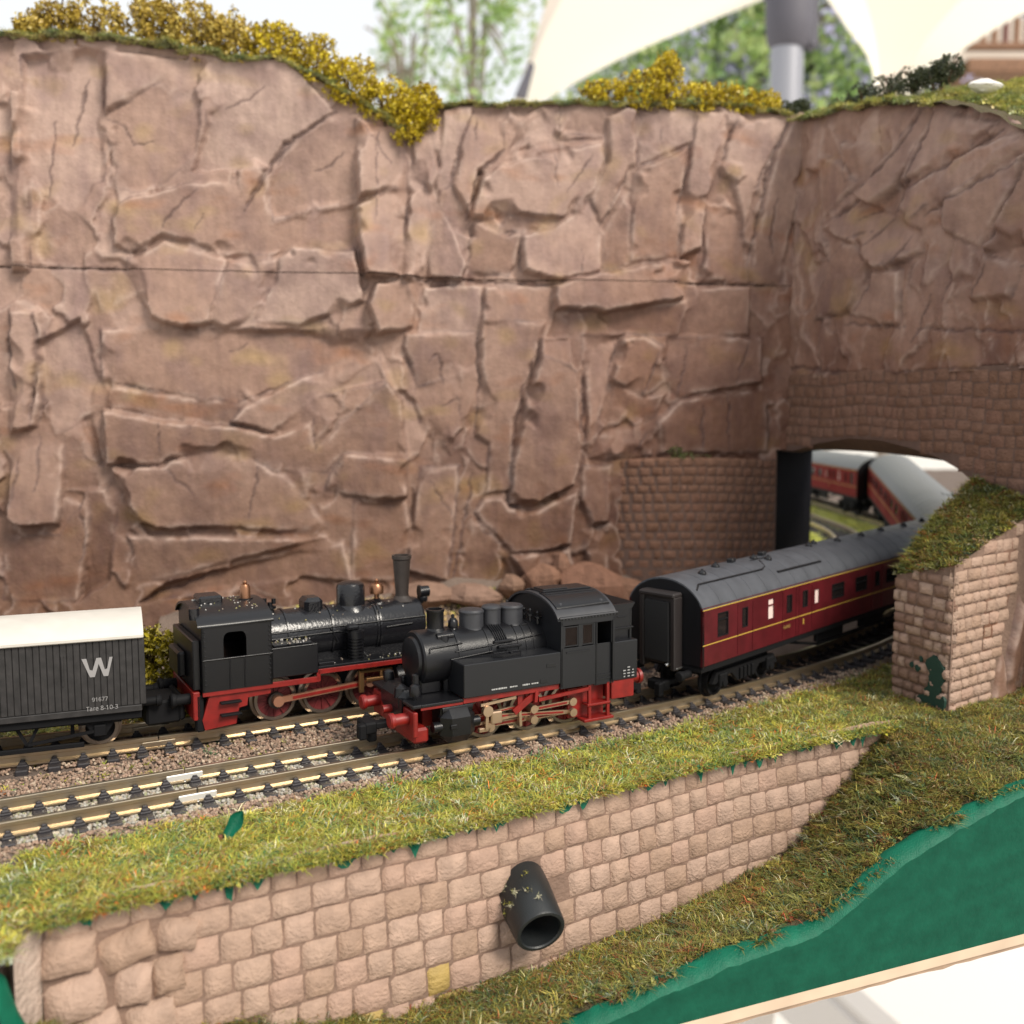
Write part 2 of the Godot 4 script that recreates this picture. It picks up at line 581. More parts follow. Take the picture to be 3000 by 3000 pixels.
# ---------------------------------------------------------------- camera, sky, sun
func view_and_light():
	var cam := Camera3D.new()
	cam.name = "camera"
	add_child(cam)
	cam.position = Vector3(0, 56, 0) * U
	cam.rotation = Vector3(-0.09779, 0, 0)
	cam.near = 0.02
	cam.far = 200.0
	var ca := CameraAttributesPhysical.new()
	ca.frustum_focal_length = 26.0
	ca.exposure_aperture = 20.0
	ca.frustum_focus_distance = 0.166
	ca.frustum_near = 0.02
	ca.frustum_far = 200.0
	cam.attributes = ca
	cam.keep_aspect = Camera3D.KEEP_HEIGHT
	cam.fov = 54.0
	var env := Environment.new()
	env.background_mode = Environment.BG_SKY
	var sky := Sky.new()
	var pm := ProceduralSkyMaterial.new()
	pm.sky_top_color = Color(0.97, 0.985, 1.0)
	pm.sky_horizon_color = Color(1.0, 1.0, 1.0)
	pm.sky_curve = 0.2
	pm.ground_bottom_color = Color(0.55, 0.52, 0.48)
	pm.ground_horizon_color = Color(0.85, 0.84, 0.82)
	pm.energy_multiplier = SKY
	pm.sun_angle_max = 0.0
	sky.sky_material = pm
	env.sky = sky
	env.tonemap_mode = Environment.TONE_MAPPER_LINEAR
	env.tonemap_exposure = EXPOSURE
	env.sdfgi_enabled = true
	env.ssao_enabled = true
	env.ssil_enabled = true
	var we := WorldEnvironment.new()
	we.name = "environment"
	we.environment = env
	add_child(we)
	var sun := DirectionalLight3D.new()
	sun.name = "sun"
	sun.light_color = Color(1.0, 0.965, 0.91)
	sun.light_energy = SUN
	sun.light_angular_distance = 22.0
	sun.shadow_enabled = true
	sun.sky_mode = DirectionalLight3D.SKY_MODE_LIGHT_ONLY
	add_child(sun)
	sun.look_at_from_position(Vector3(0.62, 0.80, 0.56), Vector3.ZERO, Vector3.UP)

const SKY := 0.85
const SUN := 1.12
const EXPOSURE := 1.22


# ---------------------------------------------------------------- ground
func along(line: Array, t: float):
	# a point of a polyline of vectors, t in 0..1 counted by vertices
	var f := clampf(t, 0.0, 1.0) * (line.size() - 1)
	var i := mini(int(f), line.size() - 2)
	return lerp(line[i], line[i + 1], f - i)


func loft(a: Array, b: Array, n: int, m: int, bumpy: float, m_called: String, called: String, curve := 1.0) -> MeshInstance3D:
	var sh := Sh.new()
	var grid := []
	for i in n + 1:
		var row := []
		for j in m + 1:
			var k := pow(float(j) / m, curve)
			var p: Vector3 = along(a, float(i) / n).lerp(along(b, float(i) / n), k)
			if called == "ground":
				p.y += rise(-p.z)
			p.y += wobble.get_noise_2d(p.x * 3.0, p.z * 3.0) * bumpy + rough.get_noise_2d(p.x * 8.0, p.z * 8.0) * bumpy * 0.5
			row.append(p)
		grid.append(row)
	for i in n:
		for j in m:
			sh.quad(grid[i][j], grid[i + 1][j], grid[i + 1][j + 1], grid[i][j + 1], Vector3(0, 1, 0.2), 1)
	return put(sh, called, M[m_called])


var wall_top := [Vector2(-55.0, 111.6), Vector2(-46.2, 117.3), Vector2(-33.2, 124.5), Vector2(-17.9, 132.8), Vector2(2.7, 145.4), Vector2(24.7, 159.6), Vector2(50.6, 174.6), Vector2(72.0, 185.0)]
var wall_foot := [-18.0, -19.2, -21.6, -26.5, -27.4, -27.3, -21.9, -2.9]


func fascia(s: float) -> Vector2:
	return FASCIA0 + FASCIA_ALONG * s


func fascia_top(s: float) -> float:
	var t := [Vector2(-80, -2.8), Vector2(-7, -3.4), Vector2(-4.2, -4.9), Vector2(-2.9, -10), Vector2(0, -17), Vector2(5, -23), Vector2(20, -27), Vector2(42, -28.2), Vector2(65, -26.4), Vector2(77.3, -23.7), Vector2(89.5, -21.7), Vector2(95.9, -20.9), Vector2(103.5, -20.3), Vector2(106.5, -19.4), Vector2(110.3, -17.4), Vector2(119.3, -12.4), Vector2(130.8, -8.2), Vector2(145.6, -4.3), Vector2(160, -3.2), Vector2(230, -3.0)]
	for i in t.size() - 1:
		if s <= t[i + 1].x:
			return lerpf(t[i].y, t[i + 1].y, clampf((s - t[i].x) / (t[i + 1].x - t[i].x), 0, 1)) + wobble.get_noise_1d(s * 7.0) * 0.3
	return -3.0


var bank_a := []
var bank_b := []


func terrain():
	# the trackbed: one sheet from the head of the retaining wall back past the tunnel
	var front := [_p(fascia(-90), -2.8), _p(fascia(-40), -2.8), _p(fascia(-4), -2.9)]
	for p in wall_top:
		front.append(_p(p, -2.9))
	front.append_array([_p(Vector2(79, 188), -2.8), _p(Vector2(95, 196), -3.0), _p(Vector2(120, 208), -3.0), _p(Vector2(190, 230), -3.0)])
	var back := []
	for i in front.size():
		back.append(Vector3(-330.0 + 760.0 * i / (front.size() - 1), -3.0, -820))
	loft(front, back, 90, 90, 0.35, "ballast_bed", "ground", 1.8).set_meta("kind", "structure")
	# the grass bank that falls from the wall's foot to the edge of the board
	var s_of := [-2.0, 9.0, 22.0, 40.0, 60.0, 83.0, 105.0, 129.0, 141.0, 160.0, 178.0, 225.0]
	for i in wall_top.size():
		bank_a.append(_p(wall_top[i] + Vector2(-0.45, 0.9), wall_foot[i]))
	bank_a.append_array([_p(Vector2(79, 188), -2.8), _p(Vector2(95, 196), -3.0), _p(Vector2(120, 208), -3.0), _p(Vector2(190, 230), -3.0)])
	for s in s_of:
		bank_b.append(_p(fascia(s) + Vector2(-0.375, 0.927) * 1.5, fascia_top(s) - 0.4))
	loft(bank_a, bank_b, 80, 24, 0.6, "soil", "grass_bank").set_meta("kind", "structure")


func base_board():
	# plywood board under everything, and the green painted board along its front
	var sh := Sh.new()
	var o := PackedVector2Array()
	for q in [fascia(-150), fascia(260), fascia(260) + Vector2(-120, 560), fascia(-150) + Vector2(-120, 640)]:
		o.append(Vector2(q.x, q.y))
	sh.xf = Transform3D(Basis(Vector3.RIGHT, Vector3.FORWARD, Vector3.UP), Vector3.ZERO)
	sh.plate(o, -32.0, -30.3)
	var t := thing("baseboard", "bare plywood baseboard edge under the green fascia", "board")
	put(sh, "top_ply", M.plywood, t)
	var sl := Sh.new()
	sl.xf = sh.xf
	var o2 := PackedVector2Array()
	for k in 140:
		var s := -150.0 + 410.0 * k / 139.0
		var q := fascia(s) + Vector2(-0.375, 0.927) * (0.5 + rough.get_noise_1d(s * 40.0) * 0.5)
		o2.append(q)
	o2.append(o[2])
	o2.append(o[3])
	sl.plate(o2, -32.9, -32.0)
	put(sl, "bottom_ply", M.ply_core, t)
	var f := thing("green_fascia", "dark green painted fascia board with rough wavy top edge", "board")
	var face := Sh.new()
	var edge := Sh.new()
	var n := Vector2(0.375, -0.927)
	var ds := 1.0
	var s := -90.0
	while s < 228.0:
		var q := []
		for e in [s, s + ds]:
			var h: float = fascia_top(e)
			var slope: float = clampf((fascia_top(e + 0.5) - fascia_top(e - 0.5)), -2.5, 2.5)
			var w := 2.0 + rough.get_noise_1d(e * 10.0) * 0.25
			var drop := minf(w * sqrt(1.0 + slope * slope), 5.0)
			q.append([_p(fascia(e), -30.3), _p(fascia(e), h - drop + rough.get_noise_1d(e * 24.0 + 50.0) * 0.1), _p(fascia(e) - n * (1.5 + rough.get_noise_1d(e * 21.0) * 0.3), h + rough.get_noise_1d(e * 30.0) * 0.12), _p(fascia(e) - n * 3.4, h - 0.8), _p(fascia(e) - n * 3.4, -30.3)])
		var out := _p(n, 0.0)
		face.quad(q[0][0], q[1][0], q[1][1], q[0][1], out, 1)
		face.quad(q[0][4], q[1][4], q[1][3], q[0][3], -out)
		edge.quad(q[0][1], q[1][1], q[1][2], q[0][2], out + Vector3.UP, 2)
		edge.quad(q[0][2], q[1][2], q[1][3], q[0][3], Vector3.UP - out, 2)
		s += ds
	put(face, "board_face", M.board_green, f)
	put(edge, "chamfered_edge", M.teal_and_lit_green, f)  # same paint as the face; its top light is put into the colour


# ---------------------------------------------------------------- carved rock
func rock_colour(q: Vector2, st: float, tone: float, dark: float) -> Color:
	var a := wobble.get_noise_2d(q.x * 1.3 + 300.0, q.y * 1.3)
	var b := rough.get_noise_2d(q.x * 1.1, q.y * 2.4 + 77.0)
	var c := Color(.375, .248, .196)
	c = c.lerp(Color(.325, .208, .162), clampf(0.5 + a, 0, 1) * 0.5)
	c = c.lerp(Color(.50, .36, .305), clampf(tone * 1.2, 0, 0.6) + 0.30 * smoothstep(90.0, 145.0, q.y))
	c = c.lerp(Color(.29, .175, .13), clampf(-tone * 1.1, 0, 0.5))
	c = c.lerp(Color(.42, .29, .14), clampf(wobble.get_noise_2d(q.x * 1.6 - 200.0, q.y * 2.2 + 500.0) - 0.30, 0, 0.5) * 1.4)
	c = c.lerp(Color(.36, .165, .085), clampf(b - 0.34, 0, 0.5) * 1.6)
	c = c.lerp(Color(.23, .15, .145), clampf(rough.get_noise_2d(q.x * 2.6 + 40.0, q.y * 0.9) - 0.16, 0, 0.5) * 0.9)
	c = c.lerp(Color(.20, .125, .115), clampf(rough.get_noise_2d(q.x * 1.4 + q.y * 0.7 + 11.0, q.y * 1.2 - q.x * 0.4) + 0.02, 0, 0.5) * 0.95)
	c = c * (1.0 + 0.10 * rough.get_noise_2d(q.x * 16.0, q.y * 2.5 + 60.0))
	# local paint plus shade put into colour: browner towards foot, redder towards tunnel
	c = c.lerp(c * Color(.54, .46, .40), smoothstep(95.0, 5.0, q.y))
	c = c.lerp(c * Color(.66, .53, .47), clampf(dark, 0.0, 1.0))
	c = c.lerp(Color(.07, .044, .046), clampf(st + rough.get_noise_2d(q.x * 9.0, q.y * 7.0) * 0.12 * st, 0, 1) * 0.85)
	return c


func carve(f: Face, o: Vector2, dir: Vector2, out: Vector2, top: Callable, dark: Callable, lo: float, hi: float) -> Sh:
	var sh := Sh.new()
	var pos := PackedVector3Array()
	var cols := PackedColorArray()
	pos.resize(f.nu * f.nv)
	cols.resize(f.nu * f.nv)
	for j in f.nv:
		for i in f.nu:
			var q := Vector2(f.u0 + i * f.step, f.v0 + j * f.step)
			var t: float = top.call(q.x)
			var v := clampf(q.y, lo, minf(t, hi))
			var d := f.at(i, j) + wobble.get_noise_2d(q.x * 4.0, q.y * 3.0) * 0.28 + rough.get_noise_2d(q.x * 14.0, q.y * 7.0) * 0.10
			d -= 1.2 * exp(-maxf(t - v, 0.0) / 1.2)
			var p := o + dir * q.x + out * d
			pos[j * f.nu + i] = _p(p, v)
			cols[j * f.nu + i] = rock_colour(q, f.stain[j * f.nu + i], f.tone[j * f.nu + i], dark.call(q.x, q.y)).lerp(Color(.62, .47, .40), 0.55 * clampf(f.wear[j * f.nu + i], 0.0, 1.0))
	var n := _p(out, 0.0)
	for j in f.nv - 1:
		for i in f.nu - 1:
			if f.v0 + j * f.step >= maxf(top.call(f.u0 + i * f.step), top.call(f.u0 + (i + 1) * f.step)) or f.v0 + (j + 1) * f.step <= lo or f.v0 + j * f.step >= hi:
				continue
			if o == CLIFF0 and f.u0 + i * f.step > 216.0 and f.v0 + j * f.step < 45.0:
				continue
			var k := [j * f.nu + i, j * f.nu + i + 1, (j + 1) * f.nu + i + 1, (j + 1) * f.nu + i]
			for tri in [[0, 1, 2], [0, 2, 3]]:
				var a: Vector3 = pos[k[tri[0]]]
				var b: Vector3 = pos[k[tri[1]]]
				var c: Vector3 = pos[k[tri[2]]]
				if (a - b).cross(c - b).length_squared() < 1e-9:
					continue
				var order := [0, 2, 1]
				for w in order:
					sh.st.set_smooth_group(1)
					sh.st.set_color(cols[k[tri[w]]])
					sh.st.add_vertex(pos[k[tri[w]]] * U)
	return sh


func cliff_top(u: float) -> float:
	var t := [Vector2(-60, 151), Vector2(6.8, 150.3), Vector2(31.6, 151), Vector2(57.2, 148.9), Vector2(60, 147.5), Vector2(73, 148.2), Vector2(86.4, 143), Vector2(97.3, 137), Vector2(107.2, 132), Vector2(108.2, 134), Vector2(113, 139.0), Vector2(134.8, 141.3), Vector2(155.6, 142.1), Vector2(183.2, 143.5), Vector2(214.9, 143), Vector2(240, 141.9)]
	for i in t.size() - 1:
		if u <= t[i + 1].x:
			return lerpf(t[i].y, t[i + 1].y, clampf((u - t[i].x) / (t[i + 1].x - t[i].x), 0, 1)) + wobble.get_noise_1d(u * 5.0) * 0.8
	return 141.9


func portal_top(u: float) -> float:
	var t := [Vector2(-5, 141.9), Vector2(3, 141.0), Vector2(15.9, 139.5), Vector2(25.7, 138.3), Vector2(49.2, 134), Vector2(59.7, 130.5), Vector2(75.5, 124.9), Vector2(86, 118), Vector2(130, 108)]
	for i in t.size() - 1:
		if u <= t[i + 1].x:
			return lerpf(t[i].y, t[i + 1].y, clampf((u - t[i].x) / (t[i + 1].x - t[i].x), 0, 1)) + wobble.get_noise_1d(u * 6.0 + 200.0) * 0.7
	return 108.0


func cliff_slabs(cf: Face):
	cf.rise(5.0 * 0.55, [-60, -10, -60, 160, 105, 160, 107.7, 132.3, 106.8, 116.5, 111, 98.6, 108.6, 80.3, 98, 76, 104, 61.7, 107.5, 43, 105.8, 18, 104, -10])
	cf.slab(12, -.12, 0, [8, 136.8, 11.1, 135.9, 12, 132.8, 10.4, 92.1, 5.9, 92])
	cf.slab(3.5, 0, .03, [10.6, 145.2, 29.8, 148.6, 29.1, 115.7, 26.3, 114.5, 22.1, 105.7, 20.5, 106.8, 15.1, 111.2, 10.4, 115.6])
	cf.slab(5, 0, 0, [30.3, 136.9, 44.3, 140.5, 47.6, 137.8, 54.4, 138.8, 52.2, 123.2, 42.9, 115.4, 37.2, 112.8, 31.1, 113.8])
	cf.slab(6, 0, .05, [30.3, 147.7, 55.9, 147, 55.1, 139.6, 47.7, 137.5, 44.5, 141.3, 30.3, 132.1])
	cf.slab(4.5, 0, .08, [57.4, 147.6, 75.9, 148.7, 88, 135.5, 83.2, 130.5, 72.4, 120.7, 50.9, 118.7, 55.2, 130.9, 54.9, 139.5])
	cf.slab(4, .02, .12, [87.4, 134.4, 94, 135.3, 98.2, 133.7, 99.8, 117.2, 89.4, 112.6, 71.4, 107.8, 70.5, 116, 74.8, 125.6])
	cf.slab(7, -.45, -.1, [93.3, 133.8, 106.5, 131, 107.6, 118.6, 98.5, 115.3, 93.6, 113.3])
	cf.slab(6.5, 0, 0, [31.2, 109.5, 48.2, 115.2, 69.5, 117.8, 71, 106.2, 76.3, 108.1, 93.6, 112.2, 94, 99.7, 92.2, 100.3, 59.1, 97, 54, 99.8, 43.3, 101.8, 35.2, 97.5, 30.8, 99.2])
	cf.slab(9, -.5, -.12, [92.9, 111.1, 98.4, 114.3, 107.4, 117.5, 107.4, 110.4, 104.7, 92.5, 95.1, 92.5, 94, 99.4])
	cf.slab(5, -.9, -.1, [107.7, 117.8, 110.8, 117.4, 114.4, 109.7, 111.2, 91.3, 105, 92.4])
	cf.slab(10, 0, -.06, [34.7, 95.9, 43.8, 100.7, 59.5, 96.5, 56.3, 84.2, 54.4, 79.5, 47.6, 78.3, 39.8, 80.5, 34.1, 92.4])
	cf.slab(9, .02, -.03, [59.4, 96.7, 65.1, 95.1, 72.7, 97, 71.4, 91.7, 63.5, 80.4, 57.7, 78.5, 54.3, 80.2, 56.8, 88.4])
	cf.slab(9.5, 0, .1, [72.7, 96.9, 76.2, 100, 92.8, 99.2, 95, 86.2, 77.6, 79.4, 65.9, 80.4, 71.4, 91])
	cf.slab(9, -.5, -.1, [98.1, 91.1, 105.3, 91.9, 108.4, 86.5, 108.3, 79.3, 98.5, 77.3, 95.6, 85.1])
	cf.slab(11, -.2, 0, [5.2, 82.2, 12.7, 82.4, 13.1, 68.2, 10.8, 52.7, 3.7, 50.4])
	cf.slab(4, 0, .02, [26.7, 78, 98.1, 78.5, 99.2, 70.5, 78.2, 59.8, 62, 58.6, 42.7, 61, 26.7, 63.9])
	cf.slab(2, 0, 0, [19.8, 56.7, 23.8, 57.3, 26, 42.2, 24.9, 42.3])
	cf.slab(3, 0, 0, [11.2, 74.4, 22.1, 80.4, 26.5, 63.9, 25.1, 56.7, 14.6, 50.2, 12.3, 60.9])
	cf.slab(5.5, 0, .06, [27, 63.8, 42.9, 60.9, 59.2, 59.2, 70.8, 50, 59, 52.5, 41.6, 54.9, 26.3, 57.9])
	cf.slab(6, 0, .08, [62.7, 58, 77.2, 65.3, 98.5, 71.6, 100.3, 64.8, 81.9, 60.4, 69.7, 50.7, 59.1, 53.7])
	cf.slab(4, 0, 0, [14.3, 35.9, 26.8, 36.3, 28.9, 29.6, 26.5, 11.2, 18.2, 5.9, 21.2, 23.6, 21.1, 35.2])
	cf.slab(6, 0, 0, [1, 24.3, 14.9, 24, 22.1, 35.3, 22.2, 23.9, 18.7, 6.3, 0.2, 7.5])
	cf.slab(11, -.1, -.05, [3.6, 48.1, 9.1, 51, 16.7, 50.4, 16.5, 38.1, 15.2, 27, 4.8, 26.9, 2.7, 29])
	cf.slab(8, 0, .04, [26.8, 57.3, 41.9, 54.1, 59.2, 52.8, 70.4, 49.8, 80, 53.7, 81.4, 46.4, 89.1, 54.3, 100.8, 64.1, 105.1, 59.9, 106.2, 44.3, 88.9, 45.1, 84, 40.2, 73.1, 40.3, 66.1, 42.8, 56.7, 46.5, 43.9, 44.2, 41, 42.4, 27.3, 42.5])
	cf.slab(3.5, 0, 0, [41, 10.7, 88.6, 20.9, 90.9, 9.3, 76, 11, 33.7, 5.3])
	cf.slab(7, 0, .06, [31.6, 23.8, 84.3, 22, 41.6, 11.9, 34.6, 11.5])
	cf.slab(6, 0, 0, [91.2, 31.9, 106.2, 31.6, 107.4, 22.1, 104.1, 9.3, 90.2, 9.7])
	cf.slab(10, 0, -.07, [28.3, 42, 41.9, 42.5, 44.2, 44, 61.6, 45.4, 66.8, 42.3, 73.2, 39.2, 84.9, 24.3, 75.3, 23.8, 55.2, 25.5, 39.6, 25.2, 34.6, 28.3, 30.3, 36.1])
	cf.slab(9, 0, 0, [84.6, 39, 88.9, 45.1, 106.1, 43.8, 106, 32.5, 93.6, 32.7, 83.9, 35.3])
	cf.slab(2.5, -.15, 0, [108.6, 135.4, 112.4, 137.4, 116.1, 120.9, 113.7, 116.2, 112.3, 118.4, 108.5, 119.7])
	cf.slab(1, .03, 0, [116.9, 139, 125.6, 139.9, 123.6, 132.8, 119.2, 118.6, 114.8, 116, 116.3, 125])
	cf.slab(2, .03, 0, [125.4, 139.2, 133.7, 140.5, 133.7, 128.8, 126.9, 122.4, 123.4, 109.5, 119.5, 118.4, 122, 129.7])
	cf.slab(-1, 0, -.35, [135.7, 141, 144.7, 141.5, 138.2, 135.9, 135.2, 133])
	cf.slab(-1, 0, .12, [138.2, 135, 151.2, 141.8, 150.7, 134.6, 135.2, 127.7, 136.7, 131.1])
	cf.slab(.5, 0, .08, [150.9, 141.4, 163.5, 143.4, 162.6, 133.8, 150.4, 133.7])
	cf.slab(4.5, 0, .03, [133.8, 125.4, 148.5, 128.4, 161.5, 131.8, 162.6, 126.1, 159.6, 117.9, 149.6, 109.9, 136.2, 110.9, 125, 109.1, 124, 110.5, 127.5, 120])
	cf.slab(3, 0, -1.2, [134, 126, 144.4, 130.9, 161.4, 132.9, 161.4, 131.4, 148.9, 128.5, 137.5, 125.7])
	cf.slab(3, 0, 0, [162.9, 138.4, 168.4, 141.5, 172, 141.2, 171.2, 125.4, 167.1, 117.5, 161.1, 108.7, 158.5, 116.3, 163, 126.5])
	cf.slab(1, 0, .1, [173.1, 141.4, 189.2, 142.7, 188.3, 132.9, 171.8, 125.4])
	cf.slab(3.5, 0, 0, [170.5, 123.8, 186.9, 131.3, 185.1, 119.6, 183.8, 100.4, 169.8, 98.6, 170.1, 113.2])
	cf.slab(4, -.05, 0, [188.6, 141.3, 200.7, 142.4, 196.7, 128.7, 192.3, 115.8, 191, 103, 184.2, 100.4, 185.9, 119.5, 187.8, 131.2])
	cf.slab(1.5, 0, 0, [125.4, 109.2, 135.3, 105.2, 138.8, 106.3, 136.8, 97.1, 134.8, 94.2, 123.4, 95.3])
	cf.slab(0, 0, .05, [135, 111.3, 150.6, 110.8, 157.3, 113.5, 147.1, 108.3, 132, 105.9])
	cf.slab(3.5, 0, 0, [138.4, 105.5, 147.9, 107.7, 158.4, 115.7, 162, 107.6, 161.6, 96, 148.9, 92.8, 138.9, 95.4])
	cf.slab(1, 0, 0, [162.7, 108.1, 167.7, 117.5, 170.4, 113.7, 170, 98.5, 162.3, 96.3])
	cf.slab(3, .15, 0, [113.6, 115.1, 118.9, 108.3, 123.2, 96.6, 121.7, 92.2, 112, 93.4, 113.1, 105.7])
	cf.slab(1, 0, 0, [111.2, 90.8, 127.9, 91.7, 126.4, 76, 109.1, 75.8])
	cf.slab(3, 0, 0, [128.1, 91.4, 148, 91.8, 148.1, 82.6, 145.6, 76.1, 126.6, 75.9])
	cf.slab(2, 0, 0, [188.2, 92.3, 206, 92.7, 206.4, 78.5, 184.7, 78.3])
	cf.slab(.5, 0, .1, [160.4, 85, 188.3, 89, 184.7, 78.4, 164.6, 79.1])
	cf.slab(8, 0, .05, [147.4, 91.7, 154.4, 94.2, 185.9, 100.3, 188, 99.4, 186.1, 88.6, 163, 84.3, 158.5, 85.2, 148, 85])
	cf.slab(1.5, 0, 0, [201.5, 141.2, 218.7, 142.1, 214.6, 133, 207.4, 119.8, 204.4, 108.8, 203.2, 114.7, 197, 128.8])
	cf.slab(0, 0, 0, [193.6, 116.2, 203.3, 114, 205.9, 94.5, 191.3, 94.2])
	cf.slab(3, -.06, 0, [218, 141.1, 222.3, 140.8, 220.8, 119, 215.5, 93.8, 205.8, 93.6, 210.5, 118.6, 212.9, 131.1])
	cf.slab(3.5, 0, 0, [194.6, 126.7, 197.3, 127.8, 202.6, 127.6, 204.2, 124.2, 201.6, 121.7, 196.8, 123.9])
	cf.slab(1, 0, 0, [106, 78.2, 125.8, 78.5, 126.4, 68.9, 109.7, 63.8, 105.3, 73.8])
	cf.slab(2.5, 0, 0, [110, 40.9, 120.9, 41.4, 120.2, 31.1, 117.5, 8.3, 105.2, 11.9, 108.6, 33.2])
	cf.slab(2.5, 0, 0, [108.9, 63.1, 126.2, 67.6, 127.5, 60, 124.9, 53.6, 119.7, 49.8, 118.4, 44.7, 112, 49.8, 108.2, 58])
	cf.slab(3, .03, 0, [127.5, 81.5, 145, 81.7, 142.4, 70.3, 136.5, 53.6, 135.9, 34.2, 128, 33, 129.3, 47.2, 125.4, 49.8, 128, 58.7, 126.8, 68.9])
	cf.slab(0, 0, 0, [156.3, 77.7, 168.5, 78.5, 165.2, 66, 157.9, 43.6, 157.1, 68.6])
	cf.slab(3, 0, 0, [167.7, 77.6, 174.4, 78.3, 179.9, 75.1, 181.5, 64.7, 174.7, 60.7, 164.4, 65.3])
	cf.slab(2, 0, 0, [181.6, 77.8, 210.3, 78.2, 210.7, 64.9, 185.3, 60.8, 181.1, 64.7])
	cf.slab(.8, 0, 0, [165, 65.3, 175.4, 60.8, 181.6, 62.1, 178.2, 54.8, 174.8, 53.5, 165.1, 58.1])
	cf.slab(1.5, 0, 0, [185.5, 60.1, 213.1, 63.6, 213.6, 44.6, 179.5, 44.2, 178.7, 53.5])
	cf.slab(3, 0, 0, [158.5, 43.1, 164.5, 51.6, 178.2, 50.9, 177.7, 43.6, 169.4, 43])
	cf.slab(4, 0, 0, [127.8, 31.8, 133.1, 32.3, 135.7, 29, 141.6, 28.3, 155, 34, 153.7, 23.5, 153.1, 18.2, 145, 16.4, 135.7, 16, 125.2, 27.9])
	cf.slab(3, 0, 0, [156.5, 40.5, 165.3, 41.1, 164.8, 24.5, 159.4, 23.3, 155.9, 30.6])
	cf.slab(3, 0, 0, [156.7, 22, 164.8, 23.1, 164.3, 8.4, 158.8, 8.6])
	cf.slab(5, 0, 0, [135.5, 15.4, 152.8, 17, 155.6, 9, 151.5, 6.4, 139.5, 8.1])
	cf.slab(8, 0, -.04, [144.6, 76.9, 151.7, 77.6, 154.4, 68.2, 155.9, 44, 154, 35.6, 140.8, 29.3, 135, 30.1, 135.6, 42.2, 140.1, 59.9])
	cf.slab(7, .05, -.35, [144.8, 77, 152.6, 77.4, 154, 67.6, 148.1, 70.7, 144.2, 72.6])
	cf.groove(2, [25.8, 140.9, 21.8, 123.8])
	cf.groove(1.5, [17.7, 129.8, 15.5, 111.1])
	cf.groove(4, [88, 135, 74.2, 126.7, 69.9, 119.5, 63.8, 109.3])
	cf.groove(1.5, [82.4, 120.3, 86.6, 122, 90.2, 125.4])
	cf.groove(1.2, [59.9, 135.3, 65.7, 137.4, 70.4, 141.1])
	cf.groove(1.2, [98.8, 131.4, 98.5, 106.3])
	cf.groove(1.5, [30.4, 130.5, 34.7, 129, 36.8, 124.5, 41.4, 125.9])
	cf.groove(1.5, [42.9, 102.8, 45.9, 108.2, 52.4, 114.2])
	cf.groove(1, [51.5, 103.7, 53.9, 107.8])
	cf.groove(1, [94.6, 133.6, 102.3, 123.2])
	cf.groove(3, [5.3, 82.9, 4.6, 69, 6.2, 61.4])
	cf.groove(4, [11.2, 81.9, 11.2, 68.5, 8.9, 52.6])
	cf.groove(2, [19.8, 32.2, 21.2, 23.6, 19.8, 17])
	cf.groove(1.5, [41.5, 41.6, 50, 34.2])
	cf.groove(1.5, [66, 42, 65, 36.4, 63.7, 32.1, 63, 27.1])
	cf.groove(1.5, [41.3, 53.7, 41.3, 45.3])
	cf.groove(1.2, [48.2, 53.1, 48.5, 50.7])
	cf.groove(2, [80.5, 54.3, 81.3, 46.2])
	cf.groove(2, [30.1, 63.9, 42.7, 61.6])
	cf.groove(2, [61.4, 59.2, 74.7, 64.1])
	cf.groove(1.5, [6.3, 44.9, 4.3, 31.8])
	cf.groove(1.5, [11, 50.2, 10.1, 35.9])
	cf.groove(2, [33.8, 5.4, 57.8, 14.7])
	cf.groove(1.5, [26.7, 78, 26.7, 63.9])
	cf.groove(1.2, [59.4, 72.5, 64.1, 74.1])
	cf.groove(3, [125.2, 138.6, 121.8, 129.2, 118.3, 117.9])
	cf.groove(2, [126.6, 136.8, 125.9, 130.3])
	cf.groove(4, [133.4, 128.3, 126.6, 121.5, 123.1, 109.2])
	cf.groove(2, [124.1, 108.7, 124, 96.4])
	cf.groove(2, [138.3, 106.3, 138.3, 95.8])
	cf.groove(1.5, [149.6, 138.9, 149.1, 132.3])
	cf.groove(1.5, [148.6, 128.5, 148.2, 118.1])
	cf.groove(1.5, [158.6, 128, 151.2, 117.2])
	cf.groove(2, [160.8, 108.5, 168.3, 121.7, 169.8, 125.1])
	cf.groove(1.2, [178.4, 135.5, 179, 131.7])
	cf.groove(2, [186.4, 124.3, 183.4, 112.6])
	cf.groove(1.2, [189.2, 139.9, 186.9, 124.9])
	cf.groove(1.2, [155.8, 102.1, 155.9, 95.3])
	cf.groove(3, [201, 139.5, 197, 128.7])
	cf.groove(3, [217.5, 140.3, 213.4, 132.3, 206.8, 120.3])
	cf.groove(3, [211.4, 129.3, 210, 119.4, 205.7, 99.5])
	cf.groove(2, [213.9, 117.6, 212.4, 110.6, 213.2, 102.6])
	cf.groove(2, [192.6, 114.9, 190.8, 98.1])
	cf.groove(2, [116.4, 64.3, 115.2, 72.5, 112.6, 70])
	cf.groove(1.5, [120.2, 61.2, 120.8, 55.5])
	cf.groove(2, [115.7, 58, 121.5, 60.6])
	cf.groove(2, [126, 78.2, 126.6, 68.2, 125.3, 49.8])
	cf.groove(2, [120.7, 40.9, 120.7, 34.4, 117.3, 9.2])
	cf.groove(2, [124.6, 38.9, 122.6, 28, 119.3, 9.2])
	cf.groove(1.5, [112.4, 37.1, 118.7, 28])
	cf.groove(2, [166, 76.2, 164.1, 65.9])
	cf.groove(2, [178.9, 73.1, 174.3, 61.4])
	cf.groove(1.5, [187.8, 75.8, 184.6, 61.4])
	cf.groove(1.5, [205.9, 76.7, 202.7, 64.8])
